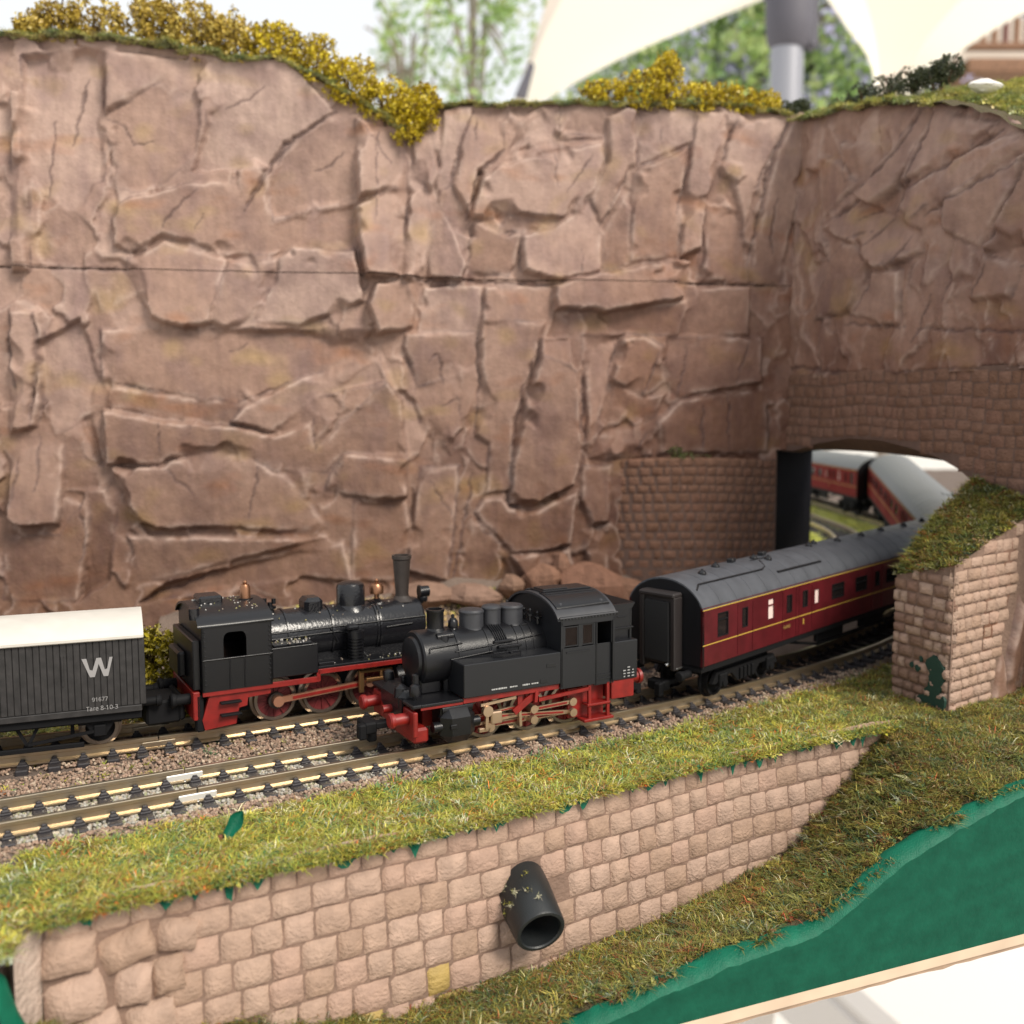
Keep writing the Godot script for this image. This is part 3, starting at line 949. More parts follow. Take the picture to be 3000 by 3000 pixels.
	cf.groove(1.5, [192.3, 59.5, 192.6, 45.5])
	cf.groove(1.5, [200.6, 62.1, 201, 45.5])
	cf.groove(2, [156.1, 67.8, 156.9, 43.8, 155, 35.3])
	cf.groove(3, [142.2, 72.7, 138.3, 60, 135.7, 44.6, 135, 30.4])
	cf.groove(2, [171.8, 44.3, 175.9, 50.2])
	cf.groove(1.2, [127.8, 31.8, 125.2, 27.9, 127.8, 22.7, 135.7, 16])
	# the seam between the two courses of foam
	cf.groove(2.2, [-30, 93.6, 3, 93.4, 33, 93.1])
	cf.groove(2.2, [97, 92.9, 112, 92.5, 148, 92.3])
	cf.groove(2.2, [178, 93.3, 190, 93.4, 214, 93.4])


func portal_slabs(ff: Face):
	ff.slab(2, 0, 0, [16.4, 128, 24.5, 125.2, 34.5, 117.5, 18.7, 109.7])
	ff.slab(1.5, 0, 0, [56.1, 129.8, 77.4, 121.4, 64.4, 117.4, 48.1, 113.4])
	ff.slab(2.5, 0, 0, [25.6, 129.5, 37.9, 126.6, 36.3, 119.8, 28.9, 118.6])
	ff.slab(3.5, -.1, 0, [53.4, 131.6, 57.5, 129.6, 47.2, 113.4, 39.8, 109.5, 34.4, 113.3, 44.9, 122.6])
	ff.slab(3.5, 0, -.06, [50.3, 112.3, 66.4, 116.4, 85.9, 117.9, 87.5, 114.5, 68.5, 107.1, 52.5, 104.2, 46.9, 107.8])
	ff.slab(1, 0, 0, [49.9, 104.4, 61.2, 107.9, 60.4, 102.2, 55.5, 97.8])
	ff.slab(3.5, 0, 0, [64.2, 107.5, 85.3, 112.8, 82, 104.4, 73.8, 94.1, 63, 99.9])
	ff.slab(5, 0, -.04, [87.5, 112.1, 88.9, 112.9, 90, 93.5, 76.3, 92.9, 79, 97.9])
	ff.slab(3, 0, .04, [28.1, 102.3, 44.3, 99, 40, 93.7, 32.5, 83.5, 16.6, 82.5, 20.4, 97.2])
	ff.slab(2.5, 0, 0, [39.5, 93.4, 49.6, 92.1, 49.7, 77.9, 31.3, 82.7])
	ff.slab(3, 0, 0, [75.5, 92.7, 85.8, 88.6, 83.4, 81.9, 72, 82.3])
	ff.slab(2.5, 0, -.5, [18.6, 107.7, 32.6, 113.2, 41.3, 108.9, 55.7, 101.1, 56.6, 95.9, 44.7, 92.7, 39.5, 94.3, 35.3, 99.4, 27.5, 103.4])
	ff.groove(2, [28.4, 123.2, 32.7, 117.7])
	ff.groove(3, [53.4, 131.1, 47.3, 122, 35, 113.1, 22.6, 109.3])
	ff.groove(3, [58, 129, 50.7, 114.8, 46.2, 107.9])
	ff.groove(3, [51.4, 112.5, 61.6, 114.6, 67.9, 116.8, 78.8, 119.6])
	ff.groove(3, [56.5, 104.7, 69.4, 107.6, 86.6, 112.1])
	ff.groove(3, [87.9, 112.9, 83.4, 104.9, 75.8, 94.2])
	ff.groove(2, [64.2, 107, 64, 100.1])
	ff.groove(2, [33.2, 107.5, 41.7, 109.1])
	ff.groove(2, [30, 102.9, 39.4, 103.7])
	ff.groove(2, [36.3, 99.7, 45.7, 105.3])
	ff.groove(2, [45.6, 92.9, 53.2, 99.7])
	ff.groove(2, [41.2, 93.5, 36.2, 86.8, 33.7, 82.9])
	ff.groove(2, [76.5, 91.3, 73.9, 82.9])
	ff.groove(2, [59.2, 85.2, 54.5, 74])
	ff.groove(1.5, [85.7, 88.5, 89.5, 88])
	ff.groove(2, [29.6, 80.4, 51.3, 77.8])
	ff.groove(2, [55, 77, 90.3, 74])
	ff.groove(1.5, [66.2, 89.5, 63.2, 83.1])
	ff.groove(2.6, [-3, 70, 12, 69, 30, 67, 50, 66.3, 88, 66.6, 130, 68])
	ff.groove(1.2, [42, 94, 48, 94.2])


func rocks():
	var cf := Face.new(-30, 229, -6, 153, 0.42, rough)
	cf.chisel(9.0, 13.0)
	cliff_slabs(cf)
	var t := thing("rock_cliff", "tall tan carved foam cliff with a horizontal seam behind both trains", "cliff")
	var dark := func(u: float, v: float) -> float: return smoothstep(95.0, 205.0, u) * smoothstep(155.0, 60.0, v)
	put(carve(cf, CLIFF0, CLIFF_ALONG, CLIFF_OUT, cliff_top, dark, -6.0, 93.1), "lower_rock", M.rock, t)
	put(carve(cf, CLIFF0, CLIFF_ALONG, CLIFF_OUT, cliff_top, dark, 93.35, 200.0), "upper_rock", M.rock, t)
	var ff := Face.new(-4, 128, 64, 143, 0.5, rough)
	ff.chisel(7.0, 12.0)
	portal_slabs(ff)
	var p := thing("tunnel_headwall", "dark weathered stone band and carved rock over the arched tunnel mouth", "tunnel")
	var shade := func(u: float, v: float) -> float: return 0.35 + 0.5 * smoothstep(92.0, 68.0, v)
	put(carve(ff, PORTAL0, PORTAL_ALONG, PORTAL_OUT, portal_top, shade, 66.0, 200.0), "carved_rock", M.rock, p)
	headwall(p)
	# the top of the hill, from the cliff's edge back, and its rear
	var edge := []
	var rear := []
	var foot := []
	for k in 28:
		var u := -40.0 + 256.0 * k / 27.0
		var base := 5.0 if u < 106.0 else 1.5
		edge.append(_p(CLIFF0 + CLIFF_ALONG * u + CLIFF_OUT * (base - 0.2), cliff_top(u) - 0.3))
		rear.append(_p(CLIFF0 + CLIFF_ALONG * u - CLIFF_OUT * 45.0, maxf(cliff_top(u) - 2.0, 138.0)))
	for k in 16:
		var u := 2.0 + 124.0 * k / 15.0
		edge.append(_p(PORTAL0 + PORTAL_ALONG * u + PORTAL_OUT * 2.0, portal_top(u) - 0.3))
		var q: Vector2 = Vector2(92, 344).lerp(Vector2(176, 262), k / 15.0)
		rear.append(_p(q, 144.0 + 6.0 * sin(PI * k / 15.0)))
	for r in rear:
		foot.append(Vector3(r.x, r.y - 2.0, r.z - 8.0))
	loft(edge, rear, 130, 24, 1.6, "soil", "hill_top").set_meta("kind", "structure")
	# rear face, left open where the tunnel comes out
	var sh := Sh.new()
	for i in rear.size() - 1:
		var a: Vector3 = rear[i]
		var b: Vector3 = rear[i + 1]
		var low := -4.0
		if i >= 27 and i <= 38:
			low = 52.0
		sh.quad(a, b, Vector3(b.x, low, b.z), Vector3(a.x, low, a.z), Vector3(0, 0, -1))
	# the bore: left wall, crown and right wall
	put(sh, "rear_face", M.mortar, t)


func arch(u: float) -> float:
	var t := [Vector2(-20, 44.6), Vector2(9, 44.9), Vector2(18.7, 47.4), Vector2(31.8, 49.2), Vector2(43.9, 49), Vector2(55, 47.2), Vector2(64, 45.2), Vector2(70.6, 42.6), Vector2(76, 39), Vector2(80, 34), Vector2(82, 26), Vector2(83, -5)]
	for i in t.size() - 1:
		if u <= t[i + 1].x:
			return lerpf(t[i].y, t[i + 1].y, clampf((u - t[i].x) / (t[i + 1].x - t[i].x), 0, 1))
	return -5.0


func headwall(p: Node3D):
	# backing of the stone band with the arch cut in it, the soffit, and the bore behind
	var sh := Sh.new()
	var soffit := Sh.new()
	var bore := Sh.new()
	var out := _p(PORTAL_OUT, 0)
	var deep := Vector2(0.545, 0.838)
	var n := 60
	for k in n:
		var q := []
		for u in [lerpf(0.0, 128.0, float(k) / n), lerpf(0.0, 128.0, float(k + 1) / n)]:
			var base: Vector2 = PORTAL0 + PORTAL_ALONG * u
			var a := arch(u)
			var b := minf(a, 46.0 - 0.0012 * (u - 30.0) * (u - 30.0)) - 0.6 if u < 82.0 else a
			q.append([_p(base, 67.0), _p(base, a), _p(base + deep * 9.0, b), _p(base + deep * 37.0, b), u])
		sh.quad(q[0][0], q[1][0], q[1][1], q[0][1], out)
		if q[0][4] < 82.0:
			soffit.quad(q[0][1], q[1][1], q[1][2], q[0][2], Vector3.DOWN, 3)
			bore.quad(q[0][2], q[1][2], q[1][3], q[0][3], Vector3.DOWN)
	put(sh, "backing", M.dark_mortar, p)
	put(soffit, "soffit", M["weathered2"], p)
	var a0: Vector2 = PORTAL0 + PORTAL_ALONG * 0.3
	var a1: Vector2 = a0 + deep * 38.0
	bore.quad(_p(a0, -4), _p(a1, -4), _p(a1, 47), _p(a0, 47), Vector3(0.8, 0, 0.5))
	var am: Vector2 = CLIFF0 + CLIFF_ALONG * 216.3 + CLIFF_OUT * 0.5
	bore.quad(_p(a0, -4), _p(am, -4), _p(am, 45.3), _p(a0, 45.3), Vector3(0.98, 0, -0.2))
	var b0: Vector2 = PORTAL0 + PORTAL_ALONG * 82.0
	var b1: Vector2 = b0 + deep * 38.0
	bore.quad(_p(b0, -4), _p(b1, -4), _p(b1, 44), _p(b0, 44), Vector3(-0.8, 0, -0.5))
	put(bore, "tunnel_lining", M.bore, p)
	# courses of carved stone
	var at := func(u: float, v: float) -> Transform3D:
		return Transform3D(Basis(_p(PORTAL_ALONG, 0), Vector3.UP, out), _p(PORTAL0 + PORTAL_ALONG * u, v))
	var ok := func(u: float, v: float) -> bool: return v - 1.1 > arch(u)
	lay(p, at, 0.3, 97.0, 66.2, 26.0, 3.0, 3.3, 0.8, "grimy", ok, func(u: float) -> float: return 0.9 * sin(u * 0.035 + 0.4) + 0.4 * sin(u * 0.21), "stone", 0.32)


# ---------------------------------------------------------------- masonry
var stone_shapes := []


func make_stones():
	for v in 9:
		var sh := Sh.new()
		var n := 5
		var g := []
		for j in n + 1:
			for i in n + 1:
				var x := float(i) / n - 0.5
				var y := float(j) / n - 0.5
				var e := maxf(absf(x), absf(y)) * 2.0
				var corner := Vector2(maxf(absf(x) - 0.28, 0), maxf(absf(y) - 0.28, 0)).length()
				var z := 0.55 * (1.0 - pow(e, 2.8)) + 0.12 * rough.get_noise_2d(i * 31.0 + v * 170.0, j * 31.0) - 0.25 * e * e * e
				var sx := x * (1.0 - 0.13 * corner) + (0.045 * rough.get_noise_2d(j * 50.0 + v * 91.0, i * 17.0))
				var sy := y * (1.0 - 0.13 * corner) + (0.045 * rough.get_noise_2d(i * 50.0 + v * 57.0, j * 23.0 + 300.0))
				if e > 0.99:
					z = -0.6
				g.append(Vector3(sx, sy, z))
		for j in n:
			for i in n:
				var a: int = j * (n + 1) + i
				sh.quad(g[a], g[a + 1], g[a + n + 2], g[a + n + 1], Vector3(0, 0, 1), 1)
		var m := sh.st
		m.generate_normals()
		m.index()
		stone_shapes.append(m.commit())


func lay(parent: Node, at: Callable, u0: float, u1: float, top: float, bottom: float, course: float, wide: float, proud: float, tone: String, ok: Callable, sag: Callable, called := "stone", skew := 0.2):
	var v := top
	var row := 0
	while v > bottom:
		var h := course * rng.randf_range(1.0 - skew * 0.6, 1.0 + skew * 0.6)
		var u := u0 - rng.randf() * wide * (0.5 if row % 2 else 0.1)
		while u < u1:
			var w := wide * rng.randf_range(1.0 - skew * 1.4, 1.0 + skew * 1.9)
			var a := maxf(u, u0)
			var b := minf(u + w, u1)
			if b - a > wide * 0.25:
				var mid := (a + b) * 0.5
				var y: float = v - h * 0.5 + sag.call(mid)
				if ok.call(mid, y):
					var t: Transform3D = at.call(mid, y)
					# the shapes hold metres times 0.001 already: scale them by millimetres
					t.basis = t.basis * Basis(Vector3(0, 0, 1), rng.randf_range(-0.03, 0.03)) * Basis.from_scale(Vector3((b - a) * 1.21, h * 1.21, proud * rng.randf_range(0.75, 1.25)))
					var k := rng.randi() % 5
					share(stone_shapes[rng.randi() % 9], called, parent, t, M[tone + str(k)])
			u += w
		v -= h
		row += 1


func none(_u: float) -> float:
	return 0.0


func retaining_wall():
	var t := thing("retaining_wall", "low curved wall of bulging tan carved stones with black drain pipe", "wall")
	# plan line with arc length
	var pts := []
	for k in 61:
		pts.append(along(wall_top, k / 60.0))
	var lens := [0.0]
	for k in 60:
		lens.append(lens[k] + pts[k].distance_to(pts[k + 1]))
	var total: float = lens[60]
	var where := func(u: float) -> Array:
		for k in 60:
			if u <= lens[k + 1] or k == 59:
				var f: float = (u - lens[k]) / (lens[k + 1] - lens[k])
				var d: Vector2 = (pts[mini(k + 2, 60)] - pts[maxi(k - 1, 0)]).normalized()
				return [pts[k].lerp(pts[k + 1], f), d, float(along(wall_foot, (k + f) / 60.0))]
		return []
	var sh := Sh.new()
	for k in 60:
		var q := []
		for e in [k, k + 1]:
			var w: Array = where.call(lens[e])
			var o := Vector2(w[1].y, -w[1].x)
			var back: Vector2 = w[0] - o * 6.0
			q.append([_p(w[0], -3.1), _p(w[0] + o * 2.6, -31.0), _p(back, -3.8), _p(back, -31), _p(o, 0)])
		sh.quad(q[0][0], q[1][0], q[1][1], q[0][1], q[0][4], 1)
		sh.quad(q[0][0], q[1][0], q[1][2], q[0][2], Vector3.UP)
		sh.quad(q[0][2], q[1][2], q[1][3], q[0][3], -q[0][4])
	put(sh, "mortar", M.mortar, t)
	var at := func(u: float, v: float) -> Transform3D:
		var w: Array = where.call(clampf(u, 0.0, total))
		var o := Vector2(w[1].y, -w[1].x)
		var lean := (-2.5 - v) * 0.092
		var b := Basis(_p(w[1], 0), Vector3.UP, _p(o, 0))
		return Transform3D(b * Basis(Vector3.RIGHT, -0.09), _p(w[0] + o * (lean + 0.05), v))
	var ok := func(u: float, v: float) -> bool:
		var w: Array = where.call(clampf(u, 0.0, total))
		if u < 15.0 and v < -6.0 and u < 15.0 + (v + 6.0) * 0.2 + 4.0:
			return false
		if Vector2(w[0].x - 2.2, (v + 15.2) * 1.0).length() < 4.3:
			return false
		return v + 1.8 > w[2]
	lay(t, at, 0.5, total - 0.3, -2.55, -30.0, 3.9, 4.2, 1.15, "stone", ok, func(u: float) -> float: return 0.5 * sin(u * 0.06) + 0.25 * sin(u * 0.19), "stone", 0.17)
	# the crumbled left end: a few large rough lumps in place of squared stones
	for l in [[3.0, -7.5, 6.0, 5.0], [9.5, -8.5, 6.5, 4.5], [3.5, -13.0, 6.5, 5.5], [10.0, -13.2, 4.5, 5.0], [14.2, -13.0, 4.0, 4.6], [5.0, -18.0, 7.0, 4.8], [12.0, -18.2, 6.0, 5.0], [15.5, -8.4, 5.0, 4.0]]:
		var tf: Transform3D = at.call(l[0], l[1])
		tf.basis = tf.basis * Basis(Vector3(0, 0, 1), rng.randf_range(-0.25, 0.25)) * Basis.from_scale(Vector3(l[2] * 1.3, l[3] * 1.3, 3.0))
		share(stone_shapes[rng.randi() % 9], "rough_stone", t, tf, M["stone%d" % (rng.randi() % 5)])
	# patches of paint and moss on single stones
	for c in t.get_children():
		if not c.name.begins_with("stone"):
			continue
		var y: float = c.position.y / U
		var x: float = c.position.x / U
		if (y < -20.0 or y > -6.0) and rng.randf() < 0.035:
			c.material_override = M.stone_yellow
	# ragged teal paint lip along the top
	var lip := Sh.new()
	var u := 1.0
	while u < total - 4.0:
		var len := rng.randf_range(1.6, 6.0)
		if rng.randf() < 0.72:
			var n := 6
			var q := []
			for e in n + 1:
				var w: Array = where.call(u + len * e / n)
				var o := Vector2(w[1].y, -w[1].x)
				var drop := (0.6 + 3.2 * maxf(0.0, rough.get_noise_1d((u + len * e / n) * 23.0) + 0.15)) * sin(PI * (e + 0.15) / (n + 0.3))
				q.append([_p(w[0] - o * 0.7, -3.0), _p(w[0] + o * 1.1, -2.75), _p(w[0] + o * 1.45, -2.75 - drop), _p(o, 0)])
			for e in n:
				lip.quad(q[e][0], q[e + 1][0], q[e + 1][1], q[e][1], Vector3.UP, 1)
				lip.quad(q[e][1], q[e + 1][1], q[e + 1][2], q[e][2], q[e][3], 1)
		u += len
	put(lip, "teal_paint_edge", M.teal_and_lit_green, t)
	# the smooth end of the foam block at the far left
	var blk := thing("foam_block", "pale smooth cut foam end at the far left of the retaining wall", "foam block")
	var e1 := Sh.new()
	var fa: Vector2 = fascia(-3.2) + Vector2(-0.375, 0.927) * 3.5
	e1.quad(_p(Vector2(-54.7, 112.0), -2.9), _p(fa, -2.9), _p(fa, -30), _p(Vector2(-54.7, 112.0), -30), Vector3(1, 0, 0))
	e1.quad(_p(Vector2(-58.3, 110.8), -2.9), _p(fa + Vector2(-3, 0), -2.9), _p(fa + Vector2(-3, 0), -30), _p(Vector2(-58.3, 110.8), -30), Vector3(-1, 0, 0))
	put(e1, "cut_face", M.foam, blk)


func wing_wall():
	var t := thing("wing_wall", "tapering tan stone wing wall with grassy top beside the maroon coach", "wall")
	var l0 := Vector2(80.1, 206.8)
	var r0 := Vector2(85.8, 192.8)
	var l1 := Vector2(107.5, 233.0)
	var r1 := Vector2(113.0, 213.5)
	var sh := Sh.new()
	sh.quad(_p(l0, -4), _p(r0, -4), _p(r0, 26.6), _p(l0, 22.6), Vector3(-1, 0, 0.2))
	sh.quad(_p(r0, -4), _p(r1, -4), _p(r1, 36), _p(r0, 26.6), Vector3(0.6, 0, 1))
	sh.quad(_p(l0, -4), _p(l1, -4), _p(l1, 41), _p(l0, 22.6), Vector3(-0.6, 0, -1))
	put(sh, "core", M.mortar, t)
	var top := []
	var top_b := []
	for k in 9:
		var f := k / 8.0
		var bulge := 2.2 * sin(PI * minf(f * 1.3, 1.0))
		top.append(_p(l0.lerp(l1, f), lerpf(22.4, 41.0, pow(f, 0.8)) + bulge * 0.4))
		top_b.append(_p(r0.lerp(r1, f), lerpf(26.4, 36.0, f) + bulge * 0.3))
	var g := loft(top, top_b, 24, 12, 0.5, "soil", "grass_top")
	g.get_parent().remove_child(g)
	taken.erase("grass_top")
	g.name = "grass_top"
	t.add_child(g)
	# stones on the end face and on the outer face
	var d0 := (r0 - l0).normalized()
	var o0 := Vector2(d0.y, -d0.x)
	var w0 := l0.distance_to(r0)
	var at0 := func(u: float, v: float) -> Transform3D:
		return Transform3D(Basis(_p(d0, 0), Vector3.UP, _p(o0, 0)), _p(l0 + d0 * u - o0 * 0.1, v))
	lay(t, at0, -0.3, w0, 24.5, -3.0, 2.25, 2.9, 1.6, "weathered", func(u: float, v: float) -> bool: return v < lerpf(22.6, 26.4, u / w0) - 0.3, none, "stone", 0.28)
	for c in t.get_children():
		if c.name.begins_with("stone"):
			c.material_override = M["stone%d" % (rng.randi() % 5)] if rng.randf() < 0.5 else M["weathered%d" % (rng.randi() % 5)]
	var d1 := (r1 - r0).normalized()
	var o1 := Vector2(d1.y, -d1.x)
	var w1 := r0.distance_to(r1)
	var at1 := func(u: float, v: float) -> Transform3D:
		return Transform3D(Basis(_p(d1, 0), Vector3.UP, _p(o1, 0)), _p(r0 + d1 * u - o1 * 0.1, v))
	lay(t, at1, 0.2, w1, 36.0, -3.0, 2.4, 3.6, 1.3, "stone", func(u: float, v: float) -> bool: return v < lerpf(26.4, 36.0, u / w1) - 0.4 and not (u > 17.0 + v * 0.33), none, "stone", 0.28)
	# plain carved rock where the stones stop
	var face := Face.new(12, w1 + 14.0, -4, 40, 0.6, rough)
	face.slab(0.4, 0.02, 0, [14, -6, 18, 8, 24, 22, 30, 36, 60, 36, 60, -6])
	face.slab(1.6, 0.05, 0, [15, -6, 20, 10, 22, 4, 21, -6])
	face.slab(2.2, -0.05, 0, [21, -6, 22, 6, 26, 18, 29, 12, 28, -6])
	face.slab(1.2, 0.1, 0, [27, 8, 30, 24, 36, 34, 44, 30, 40, 6])
	face.groove(1.4, [21, -6, 22, 6, 25, 18])
	face.groove(1.4, [26, -4, 27, 10])
	face.groove(1.4, [29, -4, 28, 12, 31, 26])
	put(carve(face, r0, d1, o1, func(u: float) -> float: return lerpf(26.4, 36.0, u / w1), func(_u: float, _v: float) -> float: return -0.5, -4.0, 60.0), "carved_rock", M.rock, t)
	# green paint blots on the end face
	var blot := Sh.new()
	for b in [[11.6, 0.8, 2.0, 2.2], [12.4, 3.6, 1.9, 2.4], [11.9, 6.0, 2.1, 1.9], [10.0, -1.2, 2.4, 1.3], [7.4, 4.6, 0.75, 0.7], [5.7, 4.9, 0.5, 0.55], [8.1, 6.6, 0.4, 0.55], [13.2, -1.5, 1.4, 2.2]]:
		var c: Vector2 = l0 + d0 * b[0] + o0 * 0.66
		var n := 14
		for k in n:
			var a0 := TAU * k / n
			var a1 := TAU * (k + 1) / n
			var p0 := Vector2(cos(a0) * b[2], sin(a0) * b[3]) * (1.0 + 0.5 * rough.get_noise_2d(cos(a0) * 30.0 + b[0] * 60.0, sin(a0) * 30.0))
			var p1 := Vector2(cos(a1) * b[2], sin(a1) * b[3]) * (1.0 + 0.5 * rough.get_noise_2d(cos(a1) * 30.0 + b[0] * 60.0, sin(a1) * 30.0))
			p0.x = minf(p0.x, w0 + 0.2 - b[0])
			p1.x = minf(p1.x, w0 + 0.2 - b[0])
			var c3: Vector3 = _p(c, b[1]) + _p(o0, 0) * 0.001 * (b[0] * 7.0 + b[1] * 3.0)
			var side := _p(o0, 0)
			blot.tri(c3 + side * 0.12, c3 + _p(d0, 0) * p0.x + Vector3.UP * p0.y, c3 + _p(d0, 0) * p1.x + Vector3.UP * p1.y, side, 1)
			blot.quad(c3 + _p(d0, 0) * p0.x + Vector3.UP * p0.y, c3 + _p(d0, 0) * p1.x + Vector3.UP * p1.y, c3 + _p(d0, 0) * p1.x * 1.02 + Vector3.UP * p1.y * 1.02 - side * 0.6, c3 + _p(d0, 0) * p0.x * 1.02 + Vector3.UP * p0.y * 1.02 - side * 0.6, _p(d0, 0) * p0.x + Vector3.UP * p0.y)
	put(blot, "green_paint_blot", mat("blot", lin(.008, .036, .024), 0.7), t)


func abutment():
	var t := thing("tunnel_abutment", "bowed brown stone abutment at the cliff foot left of the tunnel", "wall")
	var bow := func(u: float) -> float: return 8.5 - 0.0145 * (u - 193.0) * (u - 193.0)
	var sh := Sh.new()
	for k in 24:
		var q := []
		for u in [166.0 + 50.0 * k / 24.0, 166.0 + 50.0 * (k + 1) / 24.0]:
			var p: Vector2 = CLIFF0 + CLIFF_ALONG * u
			q.append([_p(p + CLIFF_OUT * bow.call(u), 42.3), _p(p + CLIFF_OUT * (bow.call(u) + 0.5), -4), _p(p - CLIFF_OUT * 3.0, 42.3)])
		sh.quad(q[0][0], q[1][0], q[1][1], q[0][1], _p(CLIFF_OUT, 0), 1)
		sh.quad(q[0][0], q[1][0], q[1][2], q[0][2], Vector3.UP)
	put(sh, "backing", M.dark_mortar, t)
	var at := func(u: float, v: float) -> Transform3D:
		var slope := -0.029 * (u - 193.0)
		var d := (CLIFF_ALONG + CLIFF_OUT * slope).normalized()
		return Transform3D(Basis(_p(d, 0), Vector3.UP, _p(Vector2(d.y, -d.x), 0)), _p(CLIFF0 + CLIFF_ALONG * u + CLIFF_OUT * bow.call(u), v))
	lay(t, at, 167.0, 215.5, 42.4, 3.0, 2.7, 2.9, 0.9, "rusty", func(_u: float, _v: float) -> bool: return true, func(u: float) -> float: return 0.8 * sin((u - 166.0) * 0.075), "stone", 0.28)


func drain_pipe():
	var w := Vector3(1.2, -14.6, -144.6)
	var d := Vector3(0.33, -0.34, 0.88).normalized()
	var t := thing("drain_pipe", "short black plastic drain pipe jutting from the retaining wall", "pipe", w)
	var sh := Sh.new()
	sh.lathe(Vector3.ZERO, d, [Vector2(4.2, -9), Vector2(4.1, 2), Vector2(3.75, 8.6), Vector2(3.6, 8.9), Vector2(3.15, 8.9), Vector2(3.0, 8.7), Vector2(2.9, -4), Vector2(0, -4)], 40)
	put(sh, "barrel", M.plastic_pipe, t)
	var bits := []
	var tint := PackedColorArray()
	for k in 22:
		var a := rng.randf_range(-0.9, 0.9) + 1.57
		var x := d.cross(Vector3.BACK).normalized()
		var y := d.cross(x).normalized()
		if y.y < 0:
			y = -y
		var dir := (x * cos(a) + y * sin(a)).normalized()
		bits.append(Transform3D(Basis(Vector3(rng.randf(), rng.randf(), rng.randf()).normalized(), rng.randf() * 6.0).scaled(Vector3.ONE * rng.randf_range(0.22, 0.42)), dir * 4.2 + d * rng.randf_range(0.2, 5.5 if k < 17 else 9.5)))
		tint.append(Color(.28, .26, .05) if rng.randf() < 0.6 else Color(.38, .36, .25))
	scatter("stray_fibres", tuft_shape, bits, tint, t)


# ---------------------------------------------------------------- track
func lay_track(called: String, label: String, off: float, s0: float, s1: float, joints: Array):
	var t := thing(called, label, "railway track")
	var section := [Vector2(-.85, -2.05), Vector2(-.85, -1.8), Vector2(-.2, -1.55), Vector2(-.18, -.75), Vector2(-.42, -.6), Vector2(-.42, -.08), Vector2(-.32, 0), Vector2(.32, 0), Vector2(.42, -.08), Vector2(.42, -.6), Vector2(.18, -.75), Vector2(.2, -1.55), Vector2(.85, -1.8), Vector2(.85, -2.05)]
	for side in [0.0, 9.4]:
		var cuts := [s0] + joints + [s1]
		for c in cuts.size() - 1:
			var sh := Sh.new()
			var n := maxi(2, int((cuts[c + 1] - cuts[c]) / 4.0))
			for k in n:
				var a := track(lerpf(cuts[c] + 0.12, cuts[c + 1] - 0.12, float(k) / n), off + side)
				var b := track(lerpf(cuts[c] + 0.12, cuts[c + 1] - 0.12, float(k + 1) / n), off + side)
				for i in section.size() - 1:
					var p: Vector2 = section[i]
					var q: Vector2 = section[i + 1]
					var na := Vector2(-sin(a[1]), cos(a[1]))
					var nb := Vector2(-sin(b[1]), cos(b[1]))
					var o := (q - p).orthogonal() * -1.0
					sh.quad(_p(a[0] + na * p.x, p.y + rise(a[0].y)), _p(b[0] + nb * p.x, p.y + rise(b[0].y)), _p(b[0] + nb * q.x, q.y + rise(b[0].y)), _p(a[0] + na * q.x, q.y + rise(a[0].y)), _p(na * o.x, o.y), 10 + i)
			put(sh, "rail", M.rail, t)
		for j in joints:
			var sh := Sh.new()
			sh.box(Vector3(0, -1.2, 0.55), Vector3(5.6, 1.0, 0.35), 0.1)
			sh.box(Vector3(0, -1.6, -0.5), Vector3(5.6, 0.5, 0.3), 0.1)
			sh.box(Vector3(0, -1.95, 0), Vector3(5.6, 0.2, 1.6), 0.05)
			var at := track(j, off + side)
			share(sh.mesh(), "rail_joiner", t, Transform3D(Basis(Vector3.UP, at[1]), _p(at[0], 0)), M.joiner if off == 0.0 else M.rail)
	var sl := Sh.new()
	sl.box(Vector3(0, -2.7, 0), Vector3(2.0, 1.2, 16.0), 0.18)
	for z in [-4.7, 4.7]:
		for e in [-1.0, 1.0]:
			sl.box(Vector3(0, -1.75, z + e * 0.95), Vector3(1.3, 0.75, 0.75), 0.22)
			sl.box(Vector3(0, -1.35, z + e * 0.62), Vector3(0.8, 0.5, 0.55), 0.15)
		sl.box(Vector3(0, -2.0, z), Vector3(1.7, 0.4, 2.9), 0.15)
	var mesh := sl.mesh()
	mesh.surface_set_material(0, M.sleeper)
	var s := s0 + 1.0
	while s < s1:
		var at := track(s, off + 4.7)
		share(mesh, "sleeper", t, Transform3D(Basis(Vector3.UP, at[1] + rng.randf_range(-0.02, 0.02)), _p(at[0], rise(at[0].y) + rng.randf_range(-0.06, 0.02))))
		s += 4.5


# ---------------------------------------------------------------- rolling stock, each built along x with the viewer's side at +z
func wheel_meshes(r: float, spokes: int) -> Array:
	var rim := Sh.new()
	rim.lathe(Vector3.ZERO, Vector3.BACK, [Vector2(r - 0.55, -1.0), Vector2(r + 0.55, -1.0), Vector2(r + 0.5, -0.55), Vector2(r, -0.45), Vector2(r - 0.05, 0.75), Vector2(r - 0.6, 0.75), Vector2(r - 0.6, 0.3)], 36)
	var disc := Sh.new()
	disc.lathe(Vector3.ZERO, Vector3.BACK, [Vector2(0, -0.8), Vector2(r - 0.5, -0.8), Vector2(r - 0.5, 0.2), Vector2(1.0, 0.2), Vector2(1.0, 0.7), Vector2(0, 0.7)], 30)
	for k in spokes:
		var a := TAU * k / spokes
		disc.xf = Transform3D(Basis(Vector3.BACK, a), Vector3.ZERO)
		disc.box(Vector3(r * 0.55, 0, 0.35), Vector3(r * 0.85, 0.32, 0.35), 0.08)
	disc.xf = Transform3D()
	return [rim.mesh(), disc.mesh()]


